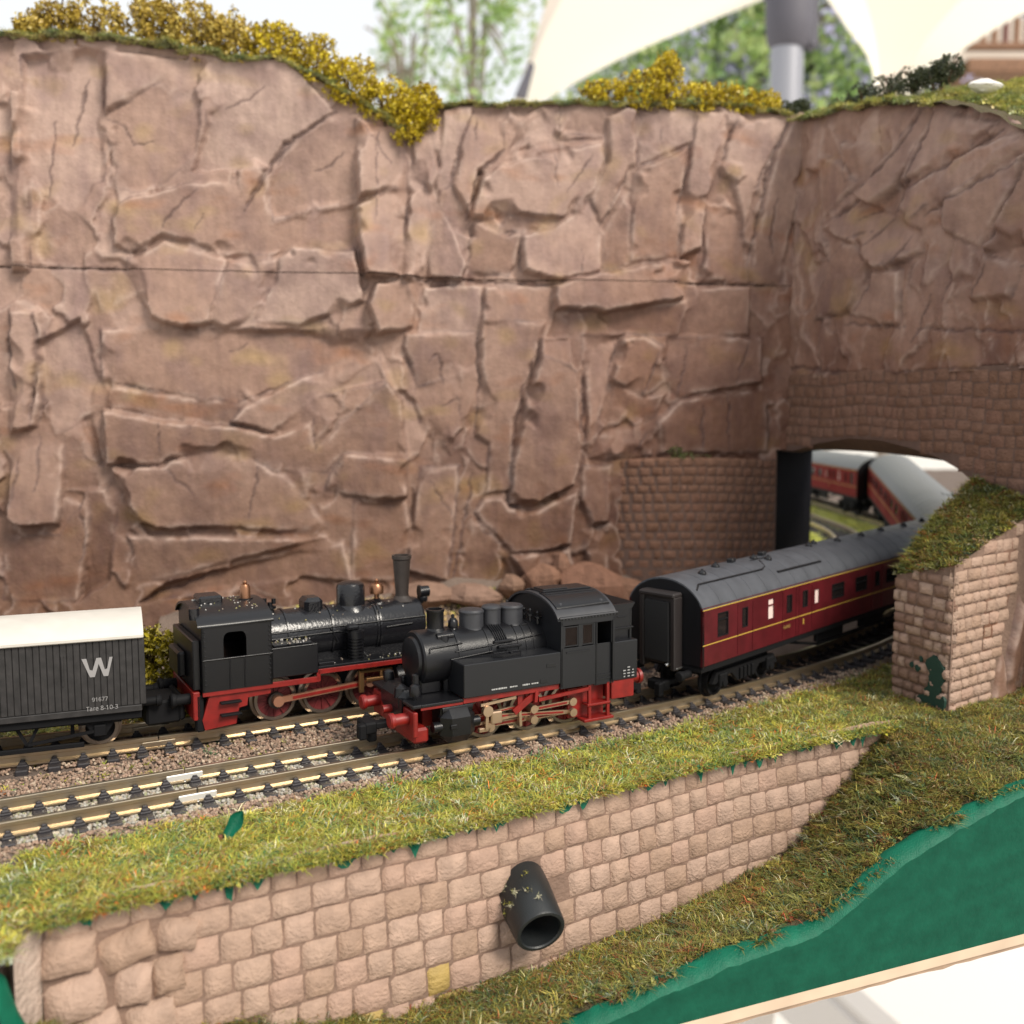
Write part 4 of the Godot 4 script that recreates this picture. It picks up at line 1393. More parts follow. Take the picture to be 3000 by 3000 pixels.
func add_wheel(parent: Node, meshes: Array, at: Vector3, disc_m: Material, rim_m: Material):
	var o := share(meshes[1], "wheel", parent, Transform3D(Basis(), at), disc_m)
	share(meshes[0], "tyre", o, Transform3D(), rim_m)


func arc(cx: float, cy: float, rx: float, ry: float, a0: float, a1: float, n: int) -> Array:
	var p := []
	for k in n + 1:
		var a := deg_to_rad(lerpf(a0, a1, float(k) / n))
		p.append(Vector2(cx + rx * cos(a), cy + ry * sin(a)))
	return p


func bar(sh: Sh, a: Vector2, b: Vector2, h: float, z0: float, z1: float):
	# a flat rod in the plane of x and y
	var d := (b - a).normalized()
	var n := Vector2(-d.y, d.x) * h * 0.5
	sh.plate(PackedVector2Array([a - n, b - n, b + n, a + n]), z0, z1)


func coupling(parent: Node, x: float, dir: float):
	var sh := Sh.new()
	sh.box(Vector3(x + dir * 2.2, 3.6, 0), Vector3(4.4, 1.1, 2.0), 0.2)
	sh.box(Vector3(x + dir * 5.0, 3.7, 0), Vector3(2.2, 2.0, 4.2), 0.3)
	sh.box(Vector3(x + dir * 6.4, 3.2, 1.2), Vector3(1.4, 2.6, 1.6), 0.25)
	sh.box(Vector3(x + dir * 4.0, 2.0, -0.6), Vector3(1.6, 2.6, 1.4), 0.25)
	put(sh, "coupling", M.chassis, parent)


func buffer(parent: Node, at: Vector3, dir: float, m: Material, r := 1.35):
	var sh := Sh.new()
	sh.lathe(at, Vector3(dir, 0, 0), [Vector2(0, 0), Vector2(r * 0.8, 0), Vector2(r * 0.8, 2.4), Vector2(r, 2.5), Vector2(r * 1.05, 3.1), Vector2(r * 0.85, 3.35), Vector2(0, 3.5)], 18)
	put(sh, "buffer", m, parent)


func front_loco():
	var s := 86.0
	var a := track(s, 4.7)
	var t := thing("tank_locomotive", "black and red tank locomotive with tall cab in front of the maroon coach", "model locomotive", _p(a[0], 0), HEAD + 0.001)
	# boiler and smokebox
	var b := Sh.new()
	b.lathe(Vector3(2.5, 14.1, 0), Vector3.LEFT, [Vector2(4.75, 0), Vector2(4.75, 17.2), Vector2(4.9, 17.3), Vector2(4.9, 17.8), Vector2(4.75, 17.9), Vector2(4.8, 18.5), Vector2(4.85, 24.0), Vector2(4.6, 24.3), Vector2(3.9, 24.4), Vector2(3.7, 24.9), Vector2(2.4, 25.3), Vector2(0, 25.5)], 40)
	for x in [-3.4, -1.8, -0.2, -9.2]:
		b.lathe(Vector3(x, 14.1, 0), Vector3.LEFT, [Vector2(4.75, 0), Vector2(4.88, 0.02), Vector2(4.88, 0.28), Vector2(4.75, 0.3)], 36)
	b.box(Vector3(-7.5, 10.0, 0), Vector3(20, 4.0, 7.0), 0.5)
	b.box(Vector3(-20.0, 9.8, 0), Vector3(4.5, 3.2, 6.4), 0.6)
	put(b, "boiler", M.black, t)
	var r := Sh.new()
	r.pipe([Vector3(-20.8, 15.9, 4.6), Vector3(-20.6, 16.6, 4.3), Vector3(-14.5, 16.9, 4.2)], 0.16)
	r.pipe([Vector3(-17.0, 14.4, 4.85), Vector3(-9.0, 14.9, 4.85), Vector3(-9.0, 16.0, 4.5)], 0.16)
	r.pipe([Vector3(-16, 15.6, 4.6), Vector3(-10, 15.9, 4.6), Vector3(-1, 16.6, 4.3), Vector3(1.5, 16.8, 4.2)], 0.14)
	for k in 6:
		r.pipe([Vector3(-8.2 + k * 0.42, 18.9, 1.5), Vector3(-8.0 + k * 0.42, 17.9, 3.1), Vector3(-7.9 + k * 0.42, 16.5, 4.35)], 0.13)
	r.box(Vector3(-6.6, 16.4, 4.45), Vector3(3.8, 0.45, 0.7), 0.1)
	r.box(Vector3(-5.6, 15.5, 4.9), Vector3(4.6, 0.5, 0.8), 0.1)
	put(r, "boiler_pipes", M.black, t)
	var ch := Sh.new()
	ch.lathe(Vector3(-17.6, 18.2, 0), Vector3.UP, [Vector2(2.2, 0), Vector2(1.75, 0.5), Vector2(1.45, 0.9), Vector2(1.5, 3.6), Vector2(1.62, 3.8), Vector2(1.62, 4.2), Vector2(1.25, 4.2), Vector2(1.15, 2.0), Vector2(0, 2.0)], 28)
	put(ch, "chimney", M.black, t)
	var fr := Sh.new()
	fr.cyl(Vector3(-18.6, 18.0, 2.6), Vector3(-15.6, 18.0, 2.6), 0.6)
	fr.cyl(Vector3(-17.3, 16.6, 3.0), Vector3(-17.3, 18.2, 2.8), 0.8)
	fr.lathe(Vector3(-14.4, 18.4, 0.4), Vector3.UP, [Vector2(1.0, 0), Vector2(0.8, 0.4), Vector2(0.9, 0.6), Vector2(0.85, 1.6), Vector2(0.5, 2.1), Vector2(0.28, 2.2), Vector2(0.3, 2.7), Vector2(0, 2.9)], 16)
	put(fr, "boiler_fittings", M.black, t)
	for d in [[-10.6, 2.15, 3.6], [-6.6, 1.7, 3.9], [-2.6, 2.15, 3.7]]:
		var dm := Sh.new()
		var h: float = d[2]
		var w: float = d[1]
		dm.lathe(Vector3(d[0], 18.1, 0), Vector3.UP, [Vector2(w + 0.5, -0.6), Vector2(w + 0.1, 0.2), Vector2(w, 0.6), Vector2(w, h - 0.6), Vector2(w + 0.12, h - 0.55), Vector2(w + 0.12, h - 0.3), Vector2(w - 0.15, h), Vector2(w * 0.5, h + 0.18), Vector2(0, h + 0.2)], 28)
		put(dm, "dome", M.skylit_black, t)
	var vv := Sh.new()
	for p in [[0.6, 18.6, 1.4], [0.7, 18.4, -0.9], [1.6, 18.2, 2.4]]:
		vv.lathe(Vector3(p[0], p[1], p[2]), Vector3.UP, [Vector2(0.3, 0), Vector2(0.3, 1.0), Vector2(0.65, 1.1), Vector2(0.65, 1.4), Vector2(0.2, 1.5), Vector2(0.35, 2.1), Vector2(0.1, 2.4), Vector2(0, 2.4)], 10)
	vv.box(Vector3(-1.2, 18.3, 2.1), Vector3(1.2, 0.5, 0.7), 0.1)
	put(vv, "safety_valves", M.black, t)
	# side tanks
	for z in [1.0, -1.0]:
		var tk := Sh.new()
		tk.box2(Vector3(-16.8, 8.7, 3.6 * z), Vector3(2.2, 14.4, 9.4 * z), 0.12)
		var tank := put(tk, "side_tank", M.black_satin, t)
		if z > 0:
			var lid := Sh.new()
			lid.plate(PackedVector2Array([Vector2(-8, -5.2), Vector2(-6.6, -6.4), Vector2(-3.2, -6.4), Vector2(-2.6, -5.6), Vector2(-3.4, -4.6), Vector2(-7, -4.6)]), 14.45, 14.95)
			for v in [[-5.8, 0.3]]:
				lid.box(Vector3(-5.2, -5.4, 15.1), Vector3(4.6, 0.3, 0.3), 0.05)
			var sh2 := Sh.new()
			sh2.xf = Transform3D(Basis(Vector3.RIGHT, Vector3.FORWARD, Vector3.UP), Vector3.ZERO)
			sh2.plate(PackedVector2Array([Vector2(-10.2, -7.2), Vector2(-8.8, -8.2), Vector2(-5.2, -8.0), Vector2(-4.6, -7.2), Vector2(-5.4, -6.0), Vector2(-9.4, -6.0)]), 14.42, 14.95)
			sh2.box(Vector3(-7.4, -7.0, 15.05), Vector3(5.0, 0.3, 0.25), 0.05)
			sh2.box(Vector3(-6.9, -7.0, 15.05), Vector3(0.3, 2.2, 0.25), 0.05)
			put(sh2, "filler_lid", M.black, tank)
			var slot := Sh.new()
			slot.box(Vector3(0.2, 12.3, 9.42), Vector3(1.9, 0.7, 0.16), 0.05)
			slot.box(Vector3(-1.3, 9.7, 9.42), Vector3(1.5, 0.7, 0.16), 0.05)
			put(slot, "slot", M.hollow_black, tank)
	# the small white line of print along the tank: too fine to read, kept as marks
	var pr := Sh.new()
	var x := -11.6
	while x < -2.8:
		var w := rng.randf_range(0.10, 0.42)
		if rng.randf() < 0.86:
			pr.box(Vector3(x + w * 0.5, 9.55, 9.42), Vector3(w, rng.randf_range(0.20, 0.28), 0.03))
		x += w + 0.09
	for row in 4:
		for c in 3:
			if rng.randf() < 0.85:
				pr.box(Vector3(15.9 + c * 0.95, 9.9 - row * 0.55, 9.42), Vector3(rng.randf_range(0.3, 0.65), 0.17, 0.03))
	put(pr, "white_print", M.white_print, t)
	# cab
	var cab := Sh.new()
	var zt := 9.4
	for z in [1.0, -1.0]:
		cab.box2(Vector3(2.2, 7.7, 9.4 * z), Vector3(9.5, 14.9, 9.0 * z), 0.05)
		cab.box2(Vector3(9.5, 7.3, 9.0 * z), Vector3(13.4, 14.9, 8.75 * z), 0.05)
		for q in [[2.2, 3.0], [5.9, 6.7], [9.1, 9.9], [13.0, 13.7]]:
			cab.box2(Vector3(q[0], 14.9, 9.35 * z), Vector3(q[1], 18.9, 8.95 * z), 0.05)
		cab.box2(Vector3(2.2, 18.9, 9.4 * z), Vector3(13.7, 20.5, 8.95 * z), 0.05)
		cab.box2(Vector3(3.3, 14.0, 9.55 * z), Vector3(8.3, 14.25, 9.3 * z))
		cab.pipe([Vector3(9.7, 7.5, 9.45 * z), Vector3(9.7, 19.0, 9.45 * z)], 0.16)
		cab.pipe([Vector3(13.3, 7.5, 9.45 * z), Vector3(13.3, 19.0, 9.45 * z)], 0.16)
		for y in [8.3, 9.0]:
			cab.box2(Vector3(9.9, y, 9.15 * z), Vector3(13.2, y + 0.25, 8.95 * z))
	var front := PackedVector2Array([Vector2(-9.4, 8.0), Vector2(9.4, 8.0), Vector2(9.4, 19.6)] + arc(0, 18.9, 9.4, 4.5, 8, 172, 18) + [Vector2(-9.4, 19.6)])
	for q in [[2.2, 2.6], [13.3, 13.7]]:
		cab.xf = Transform3D(Basis(Vector3.FORWARD, Vector3.UP, Vector3.RIGHT), Vector3.ZERO)
		cab.plate(front, q[0], q[1])
		cab.xf = Transform3D()
	cab.box2(Vector3(2.6, 7.8, -8.9), Vector3(13.2, 9.5, 8.9))
	put(cab, "cab", M.black_satin, t)
	for z in [9.15, -9.15]:
		for q in [[3.0, 5.9, 15.1, 18.7], [6.7, 9.1, 15.1, 18.9]]:
			var w := Sh.new()
			var f := 0.22
			w.box2(Vector3(q[0], q[2], z - 0.1), Vector3(q[0] + f, q[3], z + 0.1))
			w.box2(Vector3(q[1] - f, q[2], z - 0.1), Vector3(q[1], q[3], z + 0.1))
			w.box2(Vector3(q[0] + f, q[2], z - 0.1), Vector3(q[1] - f, q[2] + f, z + 0.1))
			w.box2(Vector3(q[0] + f, q[3] - f, z - 0.1), Vector3(q[1] - f, q[3], z + 0.1))
			var wo := put(w, "window", M.black_satin, t)
			var gl := Sh.new()
			gl.box2(Vector3(q[0] + f, q[2] + f, z - 0.03), Vector3(q[1] - f, q[3] - f, z + 0.03))
			put(gl, "pane", M.glass, wo)
	var roof := Sh.new()
	var sec := arc(0, 18.4, 9.75, 5.3, 16, 164, 26)
	var inner := arc(0, 18.4, 9.45, 4.9, 164, 16, 26)
	roof.extrude(sec + inner, 1.7, 14.2, true, true)
	for z in [1.0, -1.0]:
		roof.pipe([Vector3(1.8, 20.35, 9.55 * z), Vector3(14.1, 20.35, 9.55 * z)], 0.22)
		for k in 17:
			roof.box(Vector3(2.6 + k * 0.68, 20.15, 9.6 * z), Vector3(0.3, 0.35, 0.25), 0.06)
		for xx in [3.6, 12.3]:
			roof.lathe(Vector3(xx, 22.0, 6.7 * z), Vector3(0, 0.8, 0.6 * z), [Vector2(0.4, 0), Vector2(0.4, 0.4), Vector2(0.2, 0.6), Vector2(0, 0.6)], 10)
	var rf := put(roof, "cab_roof", M.skylit_black, t)
	var vent := Sh.new()
	vent.box(Vector3(8.0, 23.8, 0), Vector3(10.4, 0.5, 4.6), 0.12)
	vent.box(Vector3(5.6, 24.15, 0.3), Vector3(5.2, 0.35, 3.6), 0.12)
	for z in [3.2, -3.2]:
		vent.box(Vector3(8.0, 23.55, z), Vector3(10.8, 0.4, 0.35), 0.1)
		vent.box(Vector3(8.0, 23.35, z * 1.2), Vector3(10.8, 0.4, 0.35), 0.1)
	vent.extrude(arc(0, 18.4, 9.95, 5.5, 38, 80, 8) + arc(0, 18.4, 9.7, 5.25, 80, 38, 8), 2.3, 13.6, true, true)
	put(vent, "roof_vent", M.black, rf)
	# bunker
	var bk := Sh.new()
	bk.box2(Vector3(13.7, 7.6, -9.2), Vector3(19.0, 14.8, 9.2), 0.15)
	put(bk, "bunker", M.black_satin, t)
	var cb := Sh.new()
	for z in [1.0, -1.0]:
		cb.plate(PackedVector2Array([Vector2(13.7, 14.8), Vector2(18.4, 16.6), Vector2(18.4, 20.0), Vector2(19.4, 21.3), Vector2(13.7, 21.3)]), 7.6 * z, 7.2 * z)
		cb.box(Vector3(16.4, 16.9, 7.75 * z), Vector3(5.0, 0.22, 0.4), 0.05)
		cb.box(Vector3(16.4, 19.0, 7.65 * z), Vector3(2.0, 0.2, 0.2), 0.05)
	cb.box2(Vector3(18.3, 14.8, -7.6), Vector3(18.7, 20.2, 7.6))
	cb.xf = Transform3D(Basis(Vector3.BACK, -0.64), Vector3(18.9, 20.7, 0))
	cb.box(Vector3.ZERO, Vector3(0.4, 1.7, 15.0), 0.05)
	cb.xf = Transform3D()
	cb.box2(Vector3(14, 14.8, -7.3), Vector3(18.4, 18.6, 7.3))
	put(cb, "coal_bunker", M.black, t)
	# frames, footplate and front end
	var run := Sh.new()
	run.box2(Vector3(-24.4, 8.1, -9.0), Vector3(-16.6, 8.6, 9.0), 0.1)
	run.plate(PackedVector2Array([Vector2(-25.0, 5.0), Vector2(-24.4, 8.5), Vector2(-23.6, 8.5), Vector2(-24.2, 5.0)]), -5.0, 5.0)
	for z in [5.6, -5.6]:
		run.lathe(Vector3(-24.0, 8.6, z), Vector3.UP, [Vector2(0.3, 0), Vector2(0.3, 0.6), Vector2(0.95, 0.7), Vector2(1.05, 1.5), Vector2(0.85, 2.4), Vector2(0.4, 2.7), Vector2(0, 2.7)], 14)
	run.box(Vector3(-22.6, 10.4, 2.6), Vector3(1.2, 3.6, 1.0), 0.25)
	run.box(Vector3(-22.4, 9.6, -2.4), Vector3(1.2, 2.4, 1.0), 0.25)
	run.xf = Transform3D(Basis(Vector3.FORWARD, Vector3.UP, Vector3.RIGHT), Vector3.ZERO)
	run.plate(PackedVector2Array([Vector2(-4.6, 8.6), Vector2(4.6, 8.6), Vector2(4.2, 6.4), Vector2(2.4, 5.2), Vector2(-2.8, 5.0), Vector2(-4.4, 6.2)]), -26.0, -25.6)
	run.xf = Transform3D()
	run.box2(Vector3(-25.9, 8.0, -8.9), Vector3(-24.2, 8.6, 8.9), 0.15)
	run.box2(Vector3(-26.1, 5.9, -5.0), Vector3(-22.4, 9.8, 4.4), 1.1)
	run.lathe(Vector3(-25.2, 8.4, 2.2), Vector3(0.1, 1, 0), [Vector2(1.2, 0), Vector2(1.1, 1.6), Vector2(0.5, 2.2), Vector2(0, 2.3)], 12)
	put(run, "footplate", M.black, t)
	var red := Sh.new()
	red.box2(Vector3(-25.7, 3.2, -8.8), Vector3(-24.9, 7.4, 8.8), 0.15)
	red.box2(Vector3(-25.4, 1.8, -4.2), Vector3(-22.6, 4.4, 8.0), 0.4)
	red.box2(Vector3(-16.7, 7.7, 8.9), Vector3(2.2, 8.7, 8.5), 0.05)
	red.box2(Vector3(-24.4, 7.6, 8.8), Vector3(-16.7, 8.1, 8.5), 0.05)
	red.box2(Vector3(13.4, 4.2, -9.0), Vector3(18.4, 7.6, 9.0), 0.12)
	red.box2(Vector3(-22, 3.2, -3.9), Vector3(18, 7.8, 3.9), 0.1)
	put(red, "frame", M.red, t)
	for z in [6.3, -6.3]:
		buffer(t, Vector3(-25.7, 5.9, z), -1.0, M.red, 1.25)
		buffer(t, Vector3(18.4, 7.0, z), 1.0, M.red, 1.35)
	var hook := Sh.new()
	hook.cyl(Vector3(-25.9, 6.1, 0), Vector3(-27.6, 6.1, 0), 0.7)
	put(hook, "draw_hook", M.red, t)
	coupling(t, -25.4, -1.0)
	coupling(t, 18.4, 1.0)
	var st := Sh.new()
	for xx in [8.6, 12.6]:
		bar(st, Vector2(xx, 7.6), Vector2(xx + 0.1, 1.2), 0.55, 9.0, 8.5)
	st.box2(Vector3(8.0, 3.7, 7.4), Vector3(13.0, 4.1, 9.3), 0.05)
	st.box2(Vector3(7.2, 0.9, 7.0), Vector3(13.6, 1.4, 9.5), 0.08)
	st.box2(Vector3(5.2, 1.4, 6.6), Vector3(8.4, 6.8, 7.1), 0.05)
	st.box2(Vector3(8.4, 1.0, 6.6), Vector3(13.0, 7.4, 6.9), 0.05)
	bar(st, Vector2(-2.0, 6.3), Vector2(8.6, 6.9), 0.6, 9.0, 8.5)
	bar(st, Vector2(-2.6, 6.0), Vector2(-2.4, 8.0), 0.6, 9.0, 8.5)
	put(st, "cab_steps", M.red, t)
	# wheels and valve gear
	var wm := wheel_meshes(3.75, 12)
	for xx in [-10.9, -2.3, 5.9]:
		for z in [1.0, -1.0]:
			add_wheel(t, wm, Vector3(xx, 3.75, 4.6 * z), M.red, M.tyre)
	for z in [1.0, -1.0]:
		var cy := Sh.new()
		cy.box2(Vector3(-20.8, 1.3, 6.0 * z), Vector3(-14.4, 7.3, 10.0 * z), 1.5)
		cy.box2(Vector3(-19.6, 4.0, 9.6 * z), Vector3(-18.4, 4.8, 10.15 * z), 0.1)
		cy.cyl(Vector3(-20.4, 7.0, 7.6 * z), Vector3(-14.8, 7.0, 7.6 * z), 1.1, 1.1, 16)
		cy.box2(Vector3(-20.6, 3.6, 4.4 * z), Vector3(-14.6, 7.8, 8.6 * z), 0.5)
		cy.cyl(Vector3(-22.0, 4.2, 8.0 * z), Vector3(-13.4, 4.2, 8.0 * z), 0.9, 0.9, 12)
		put(cy, "cylinder", M.black, t)
		var gr := Sh.new()
		var a0: float = 7.4 * z
		var b0: float = 7.0 * z
		bar(gr, Vector2(-14.2, 4.6), Vector2(-5.0, 5.3), 0.45, a0, b0)
		bar(gr, Vector2(-14.2, 3.2), Vector2(-5.0, 3.7), 0.45, a0, b0)
		bar(gr, Vector2(-5.2, 5.9), Vector2(-5.0, 1.8), 0.5, 7.9 * z, 6.9 * z)
		bar(gr, Vector2(-13.0, 6.7), Vector2(-6.2, 7.2), 0.5, 8.2 * z, 7.8 * z)
		bar(gr, Vector2(-11.8, 6.9), Vector2(-11.9, 2.4), 0.55, 8.3 * z, 7.9 * z)
		gr.box2(Vector3(-11.0, 3.0, 7.0 * z), Vector3(-8.8, 5.2, 8.2 * z), 0.2)
		gr.cyl(Vector3(-11.8, 5.6, 7.8 * z), Vector3(-11.8, 5.6, 8.6 * z), 0.95)
		gr.box2(Vector3(-13.2, 1.9, 7.2 * z), Vector3(-11.0, 2.6, 8.0 * z), 0.1)
		put(gr, "valve_gear", M.rod_steel, t)
		var rods := Sh.new()
		bar(rods, Vector2(-10.9, 2.5), Vector2(5.9, 2.5), 0.8, 6.5 * z, 6.0 * z)
		bar(rods, Vector2(-9.8, 4.1), Vector2(5.6, 2.6), 0.7, 7.1 * z, 6.7 * z)
		bar(rods, Vector2(-2.3, 4.4), Vector2(5.7, 4.6), 0.7, 7.7 * z, 7.3 * z)
		for q in [[-10.9, 2.5], [-2.3, 2.5], [5.9, 2.6], [-2.3, 4.4], [5.8, 4.6]]:
			rods.cyl(Vector3(q[0], q[1], 5.8 * z), Vector3(q[0], q[1], 8.0 * z), 0.75)
		put(rods, "rods", M.rod_steel, t)
		var paint := Sh.new()
		bar(paint, Vector2(-9.6, 2.5), Vector2(-3.6, 2.5), 0.36, 6.58 * z, 6.4 * z)
		bar(paint, Vector2(-1.0, 2.5), Vector2(4.6, 2.5), 0.36, 6.58 * z, 6.4 * z)
		bar(paint, Vector2(-1.2, 4.43), Vector2(4.6, 4.57), 0.36, 7.78 * z, 7.6 * z)
		bar(paint, Vector2(-8.4, 3.97), Vector2(4.2, 2.74), 0.32, 7.18 * z, 7.0 * z)
		bar(paint, Vector2(-13.4, 4.65), Vector2(-6.0, 5.2), 0.2, 7.46 * z, 7.3 * z)
		put(paint, "red_flutes", M.red, t)
		var li := Sh.new()
		bar(li, Vector2(-6.6, 4.6), Vector2(-1.6, 7.8), 1.2, 8.4 * z, 8.0 * z)
		bar(li, Vector2(-5.4, 8.0), Vector2(-5.4, 5.2), 0.9, 8.3 * z, 7.9 * z)
		put(li, "reversing_link", M.red, t)


func rear_loco():
	var a := track(55.0, 32.2)
	var t := thing("tank_locomotive", "dusty black tank locomotive with tall thin chimney and copper fittings on rear track", "model locomotive", _p(a[0], 0), HEAD)
	var b := Sh.new()
	b.lathe(Vector3(-10, 14.5, 0), Vector3.RIGHT, [Vector2(4.9, 0), Vector2(4.9, 31.5), Vector2(4.7, 32.0), Vector2(4.0, 32.2), Vector2(3.6, 32.6), Vector2(2.0, 33.0), Vector2(0, 33.1)], 40)
	for x in [-5.8, 2.8, 11.8, 12.4]:
		b.lathe(Vector3(x, 14.5, 0), Vector3.RIGHT, [Vector2(4.9, 0), Vector2(5.12, 0.05), Vector2(5.12, 0.4), Vector2(4.9, 0.45)], 36)
	b.box2(Vector3(-10, 8.6, -3.6), Vector3(21, 12.5, 3.6), 0.3)
	put(b, "boiler", M.black_gloss, t)
	var pi := Sh.new()
	pi.pipe([Vector3(-10, 16.0, 4.75), Vector3(22, 16.3, 4.7)], 0.2)
	pi.pipe([Vector3(-10, 14.9, 5.0), Vector3(4, 15.2, 5.0), Vector3(6, 14.6, 5.0), Vector3(8, 12.0, 5.2), Vector3(9, 10.0, 6.0)], 0.15)
	pi.pipe([Vector3(0.4, 18.8, 2.4), Vector3(-0.6, 16.0, 4.7)], 0.15)
	pi.pipe([Vector3(0.7, 18.8, 2.4), Vector3(2.6, 15.6, 5.0), Vector3(3.8, 13.0, 5.2)], 0.15)
	pi.pipe([Vector3(13.6, 15.0, 5.0), Vector3(19.0, 15.2, 5.0)], 0.18)
	put(pi, "boiler_pipes", M.black, t)
	var ch := Sh.new()
	ch.lathe(Vector3(19.0, 18.9, 0), Vector3.UP, [Vector2(2.5, 0), Vector2(1.8, 0.5), Vector2(1.35, 1.0), Vector2(1.3, 1.6), Vector2(1.75, 8.2), Vector2(1.95, 8.4), Vector2(1.95, 9.1), Vector2(1.45, 9.1), Vector2(1.3, 5.0), Vector2(0, 5.0)], 28)
	put(ch, "chimney", M.chimney_brown, t)
	var bell := Sh.new()
	bell.lathe(Vector3(13.6, 19.0, 0), Vector3.UP, [Vector2(0.5, 0), Vector2(0.5, 1.6), Vector2(1.35, 1.8), Vector2(1.4, 3.0), Vector2(1.0, 3.7), Vector2(0.35, 3.9), Vector2(0.45, 4.4), Vector2(0.2, 4.7), Vector2(0, 4.7)], 20)
	put(bell, "copper_bell", M.copper, t)
	var bs := Sh.new()
	bs.lathe(Vector3(13.6, 18.6, 0), Vector3.UP, [Vector2(2.3, 0), Vector2(2.0, 0.6), Vector2(1.0, 0.9), Vector2(0.6, 1.2), Vector2(0, 1.2)], 20)
	put(bs, "bell_seat", M.black, t)
	var sand := Sh.new()
	sand.box2(Vector3(-1.6, 17.8, -2.3), Vector3(2.0, 21.4, 2.3), 0.7)
	put(sand, "sand_box", M.black_gloss, t)
	var dm := Sh.new()
	dm.lathe(Vector3(8.2, 18.0, 0), Vector3.UP, [Vector2(3.5, 0), Vector2(3.2, 0.7), Vector2(2.75, 1.2), Vector2(2.75, 4.6), Vector2(2.5, 5.2), Vector2(1.8, 5.55), Vector2(0, 5.65)], 30)
	put(dm, "steam_dome", M.black_gloss, t)
	var lamp := Sh.new()
	lamp.box2(Vector3(22.4, 18.0, -0.5), Vector3(23.2, 21.6, 1.2), 0.2)
	lamp.cyl(Vector3(22.4, 20.4, 0.6), Vector3(24.4, 20.4, 0.6), 1.15)
	lamp.box2(Vector3(22.6, 18.4, -0.2), Vector3(24.0, 19.6, 1.6), 0.3)
	put(lamp, "headlamp", M.black, t)
	var wh := Sh.new()
	wh.lathe(Vector3(-7.8, 18.9, 0.6), Vector3.UP, [Vector2(0.9, 0), Vector2(0.7, 0.8), Vector2(1.1, 1.0), Vector2(1.1, 1.5), Vector2(0.5, 1.6), Vector2(0.5, 2.2), Vector2(0, 2.2)], 14)
	wh.cyl(Vector3(-8.9, 20.6, 0.6), Vector3(-8.9, 21.9, 0.6), 0.5)
	wh.cyl(Vector3(-7.2, 20.8, 0.9), Vector3(-7.2, 21.8, 0.9), 0.4)
	put(wh, "safety_valve", M.black, t)
	# cab, tank and bunker
	var cab := Sh.new()
	var win := [Vector2(-18.6, 13.6), Vector2(-14.6, 13.6), Vector2(-14.6, 17.0)] + arc(-15.6, 17.0, 1.0, 1.2, 0, 90, 4) + arc(-17.6, 17.0, 1.0, 1.2, 90, 180, 4) + [Vector2(-18.6, 17.0)]
	for z in [1.0, -1.0]:
		# the side sheet in four pieces round the arched window
		cab.plate(PackedVector2Array([Vector2(-22.3, 8.0), Vector2(-10.1, 8.0), Vector2(-10.1, 13.6), Vector2(-22.3, 13.6)]), 9.4 * z, 9.0 * z)
		cab.plate(PackedVector2Array([Vector2(-22.3, 13.6), Vector2(-18.6, 13.6), Vector2(-18.6, 17.0)] + [Vector2(-18.45, 17.6), Vector2(-18.1, 18.05), Vector2(-17.6, 18.2), Vector2(-17.6, 19.4), Vector2(-22.3, 19.4)]), 9.4 * z, 9.0 * z)
		cab.plate(PackedVector2Array([Vector2(-10.1, 13.6), Vector2(-10.1, 19.4), Vector2(-15.6, 19.4), Vector2(-15.6, 18.2), Vector2(-15.1, 18.05), Vector2(-14.75, 17.6), Vector2(-14.6, 17.0), Vector2(-14.6, 13.6)]), 9.4 * z, 9.0 * z)
		cab.box2(Vector3(-17.6, 18.2, 9.4 * z), Vector3(-15.6, 19.4, 9.0 * z))
		cab.pipe([Vector3(-22.2, 13.6, 9.4 * z), Vector3(-10.1, 13.6, 9.4 * z)], 0.17)
		cab.pipe([Vector3(-17.6, 8.2, 9.4 * z), Vector3(-17.6, 13.5, 9.4 * z)], 0.14)
		cab.pipe([Vector3(-15.0, 8.2, 9.4 * z), Vector3(-15.0, 13.5, 9.4 * z)], 0.14)
		for k in 12:
			cab.lathe(Vector3(-10.5, 9.2 + k * 0.85, 9.35 * z), Vector3(0, 0, z), [Vector2(0.24, 0), Vector2(0.2, 0.16), Vector2(0, 0.22)], 8)
			cab.lathe(Vector3(-21.8, 9.2 + k * 0.85, 9.35 * z), Vector3(0, 0, z), [Vector2(0.2, 0), Vector2(0.16, 0.14), Vector2(0, 0.2)], 8)
	var front := PackedVector2Array([Vector2(-9.4, 8.0), Vector2(9.4, 8.0), Vector2(9.4, 19.2)] + arc(0, 19.0, 9.4, 3.0, 10, 170, 16) + [Vector2(-9.4, 19.2)])
	for q in [[-10.5, -10.1], [-22.3, -21.9]]:
		cab.xf = Transform3D(Basis(Vector3.FORWARD, Vector3.UP, Vector3.RIGHT), Vector3.ZERO)
		cab.plate(front, q[0], q[1])
		cab.xf = Transform3D()
	cab.box2(Vector3(-21.9, 8.1, -8.9), Vector3(-10.5, 12.6, 8.9))
	put(cab, "cab", M.black, t)
	var roof := Sh.new()
	roof.extrude(arc(0, 18.8, 9.8, 3.5, 10, 170, 24) + arc(0, 18.8, 9.4, 3.05, 170, 10, 24), -22.9, -9.7, true, true)
	var rf := put(roof, "cab_roof", M.black_satin, t)
	var rv := Sh.new()
	rv.box2(Vector3(-21.0, 21.6, -2.6), Vector3(-16.8, 23.5, 2.4), 0.35)
	rv.cyl(Vector3(-23.4, 21.6, 5.0), Vector3(-21.8, 21.6, 5.0), 0.8)
	rv.cyl(Vector3(-22.8, 20.4, 6.6), Vector3(-22.8, 22.4, 6.6), 0.9)
	put(rv, "roof_ventilator", M.black_gloss, rf)
	var cp := Sh.new()
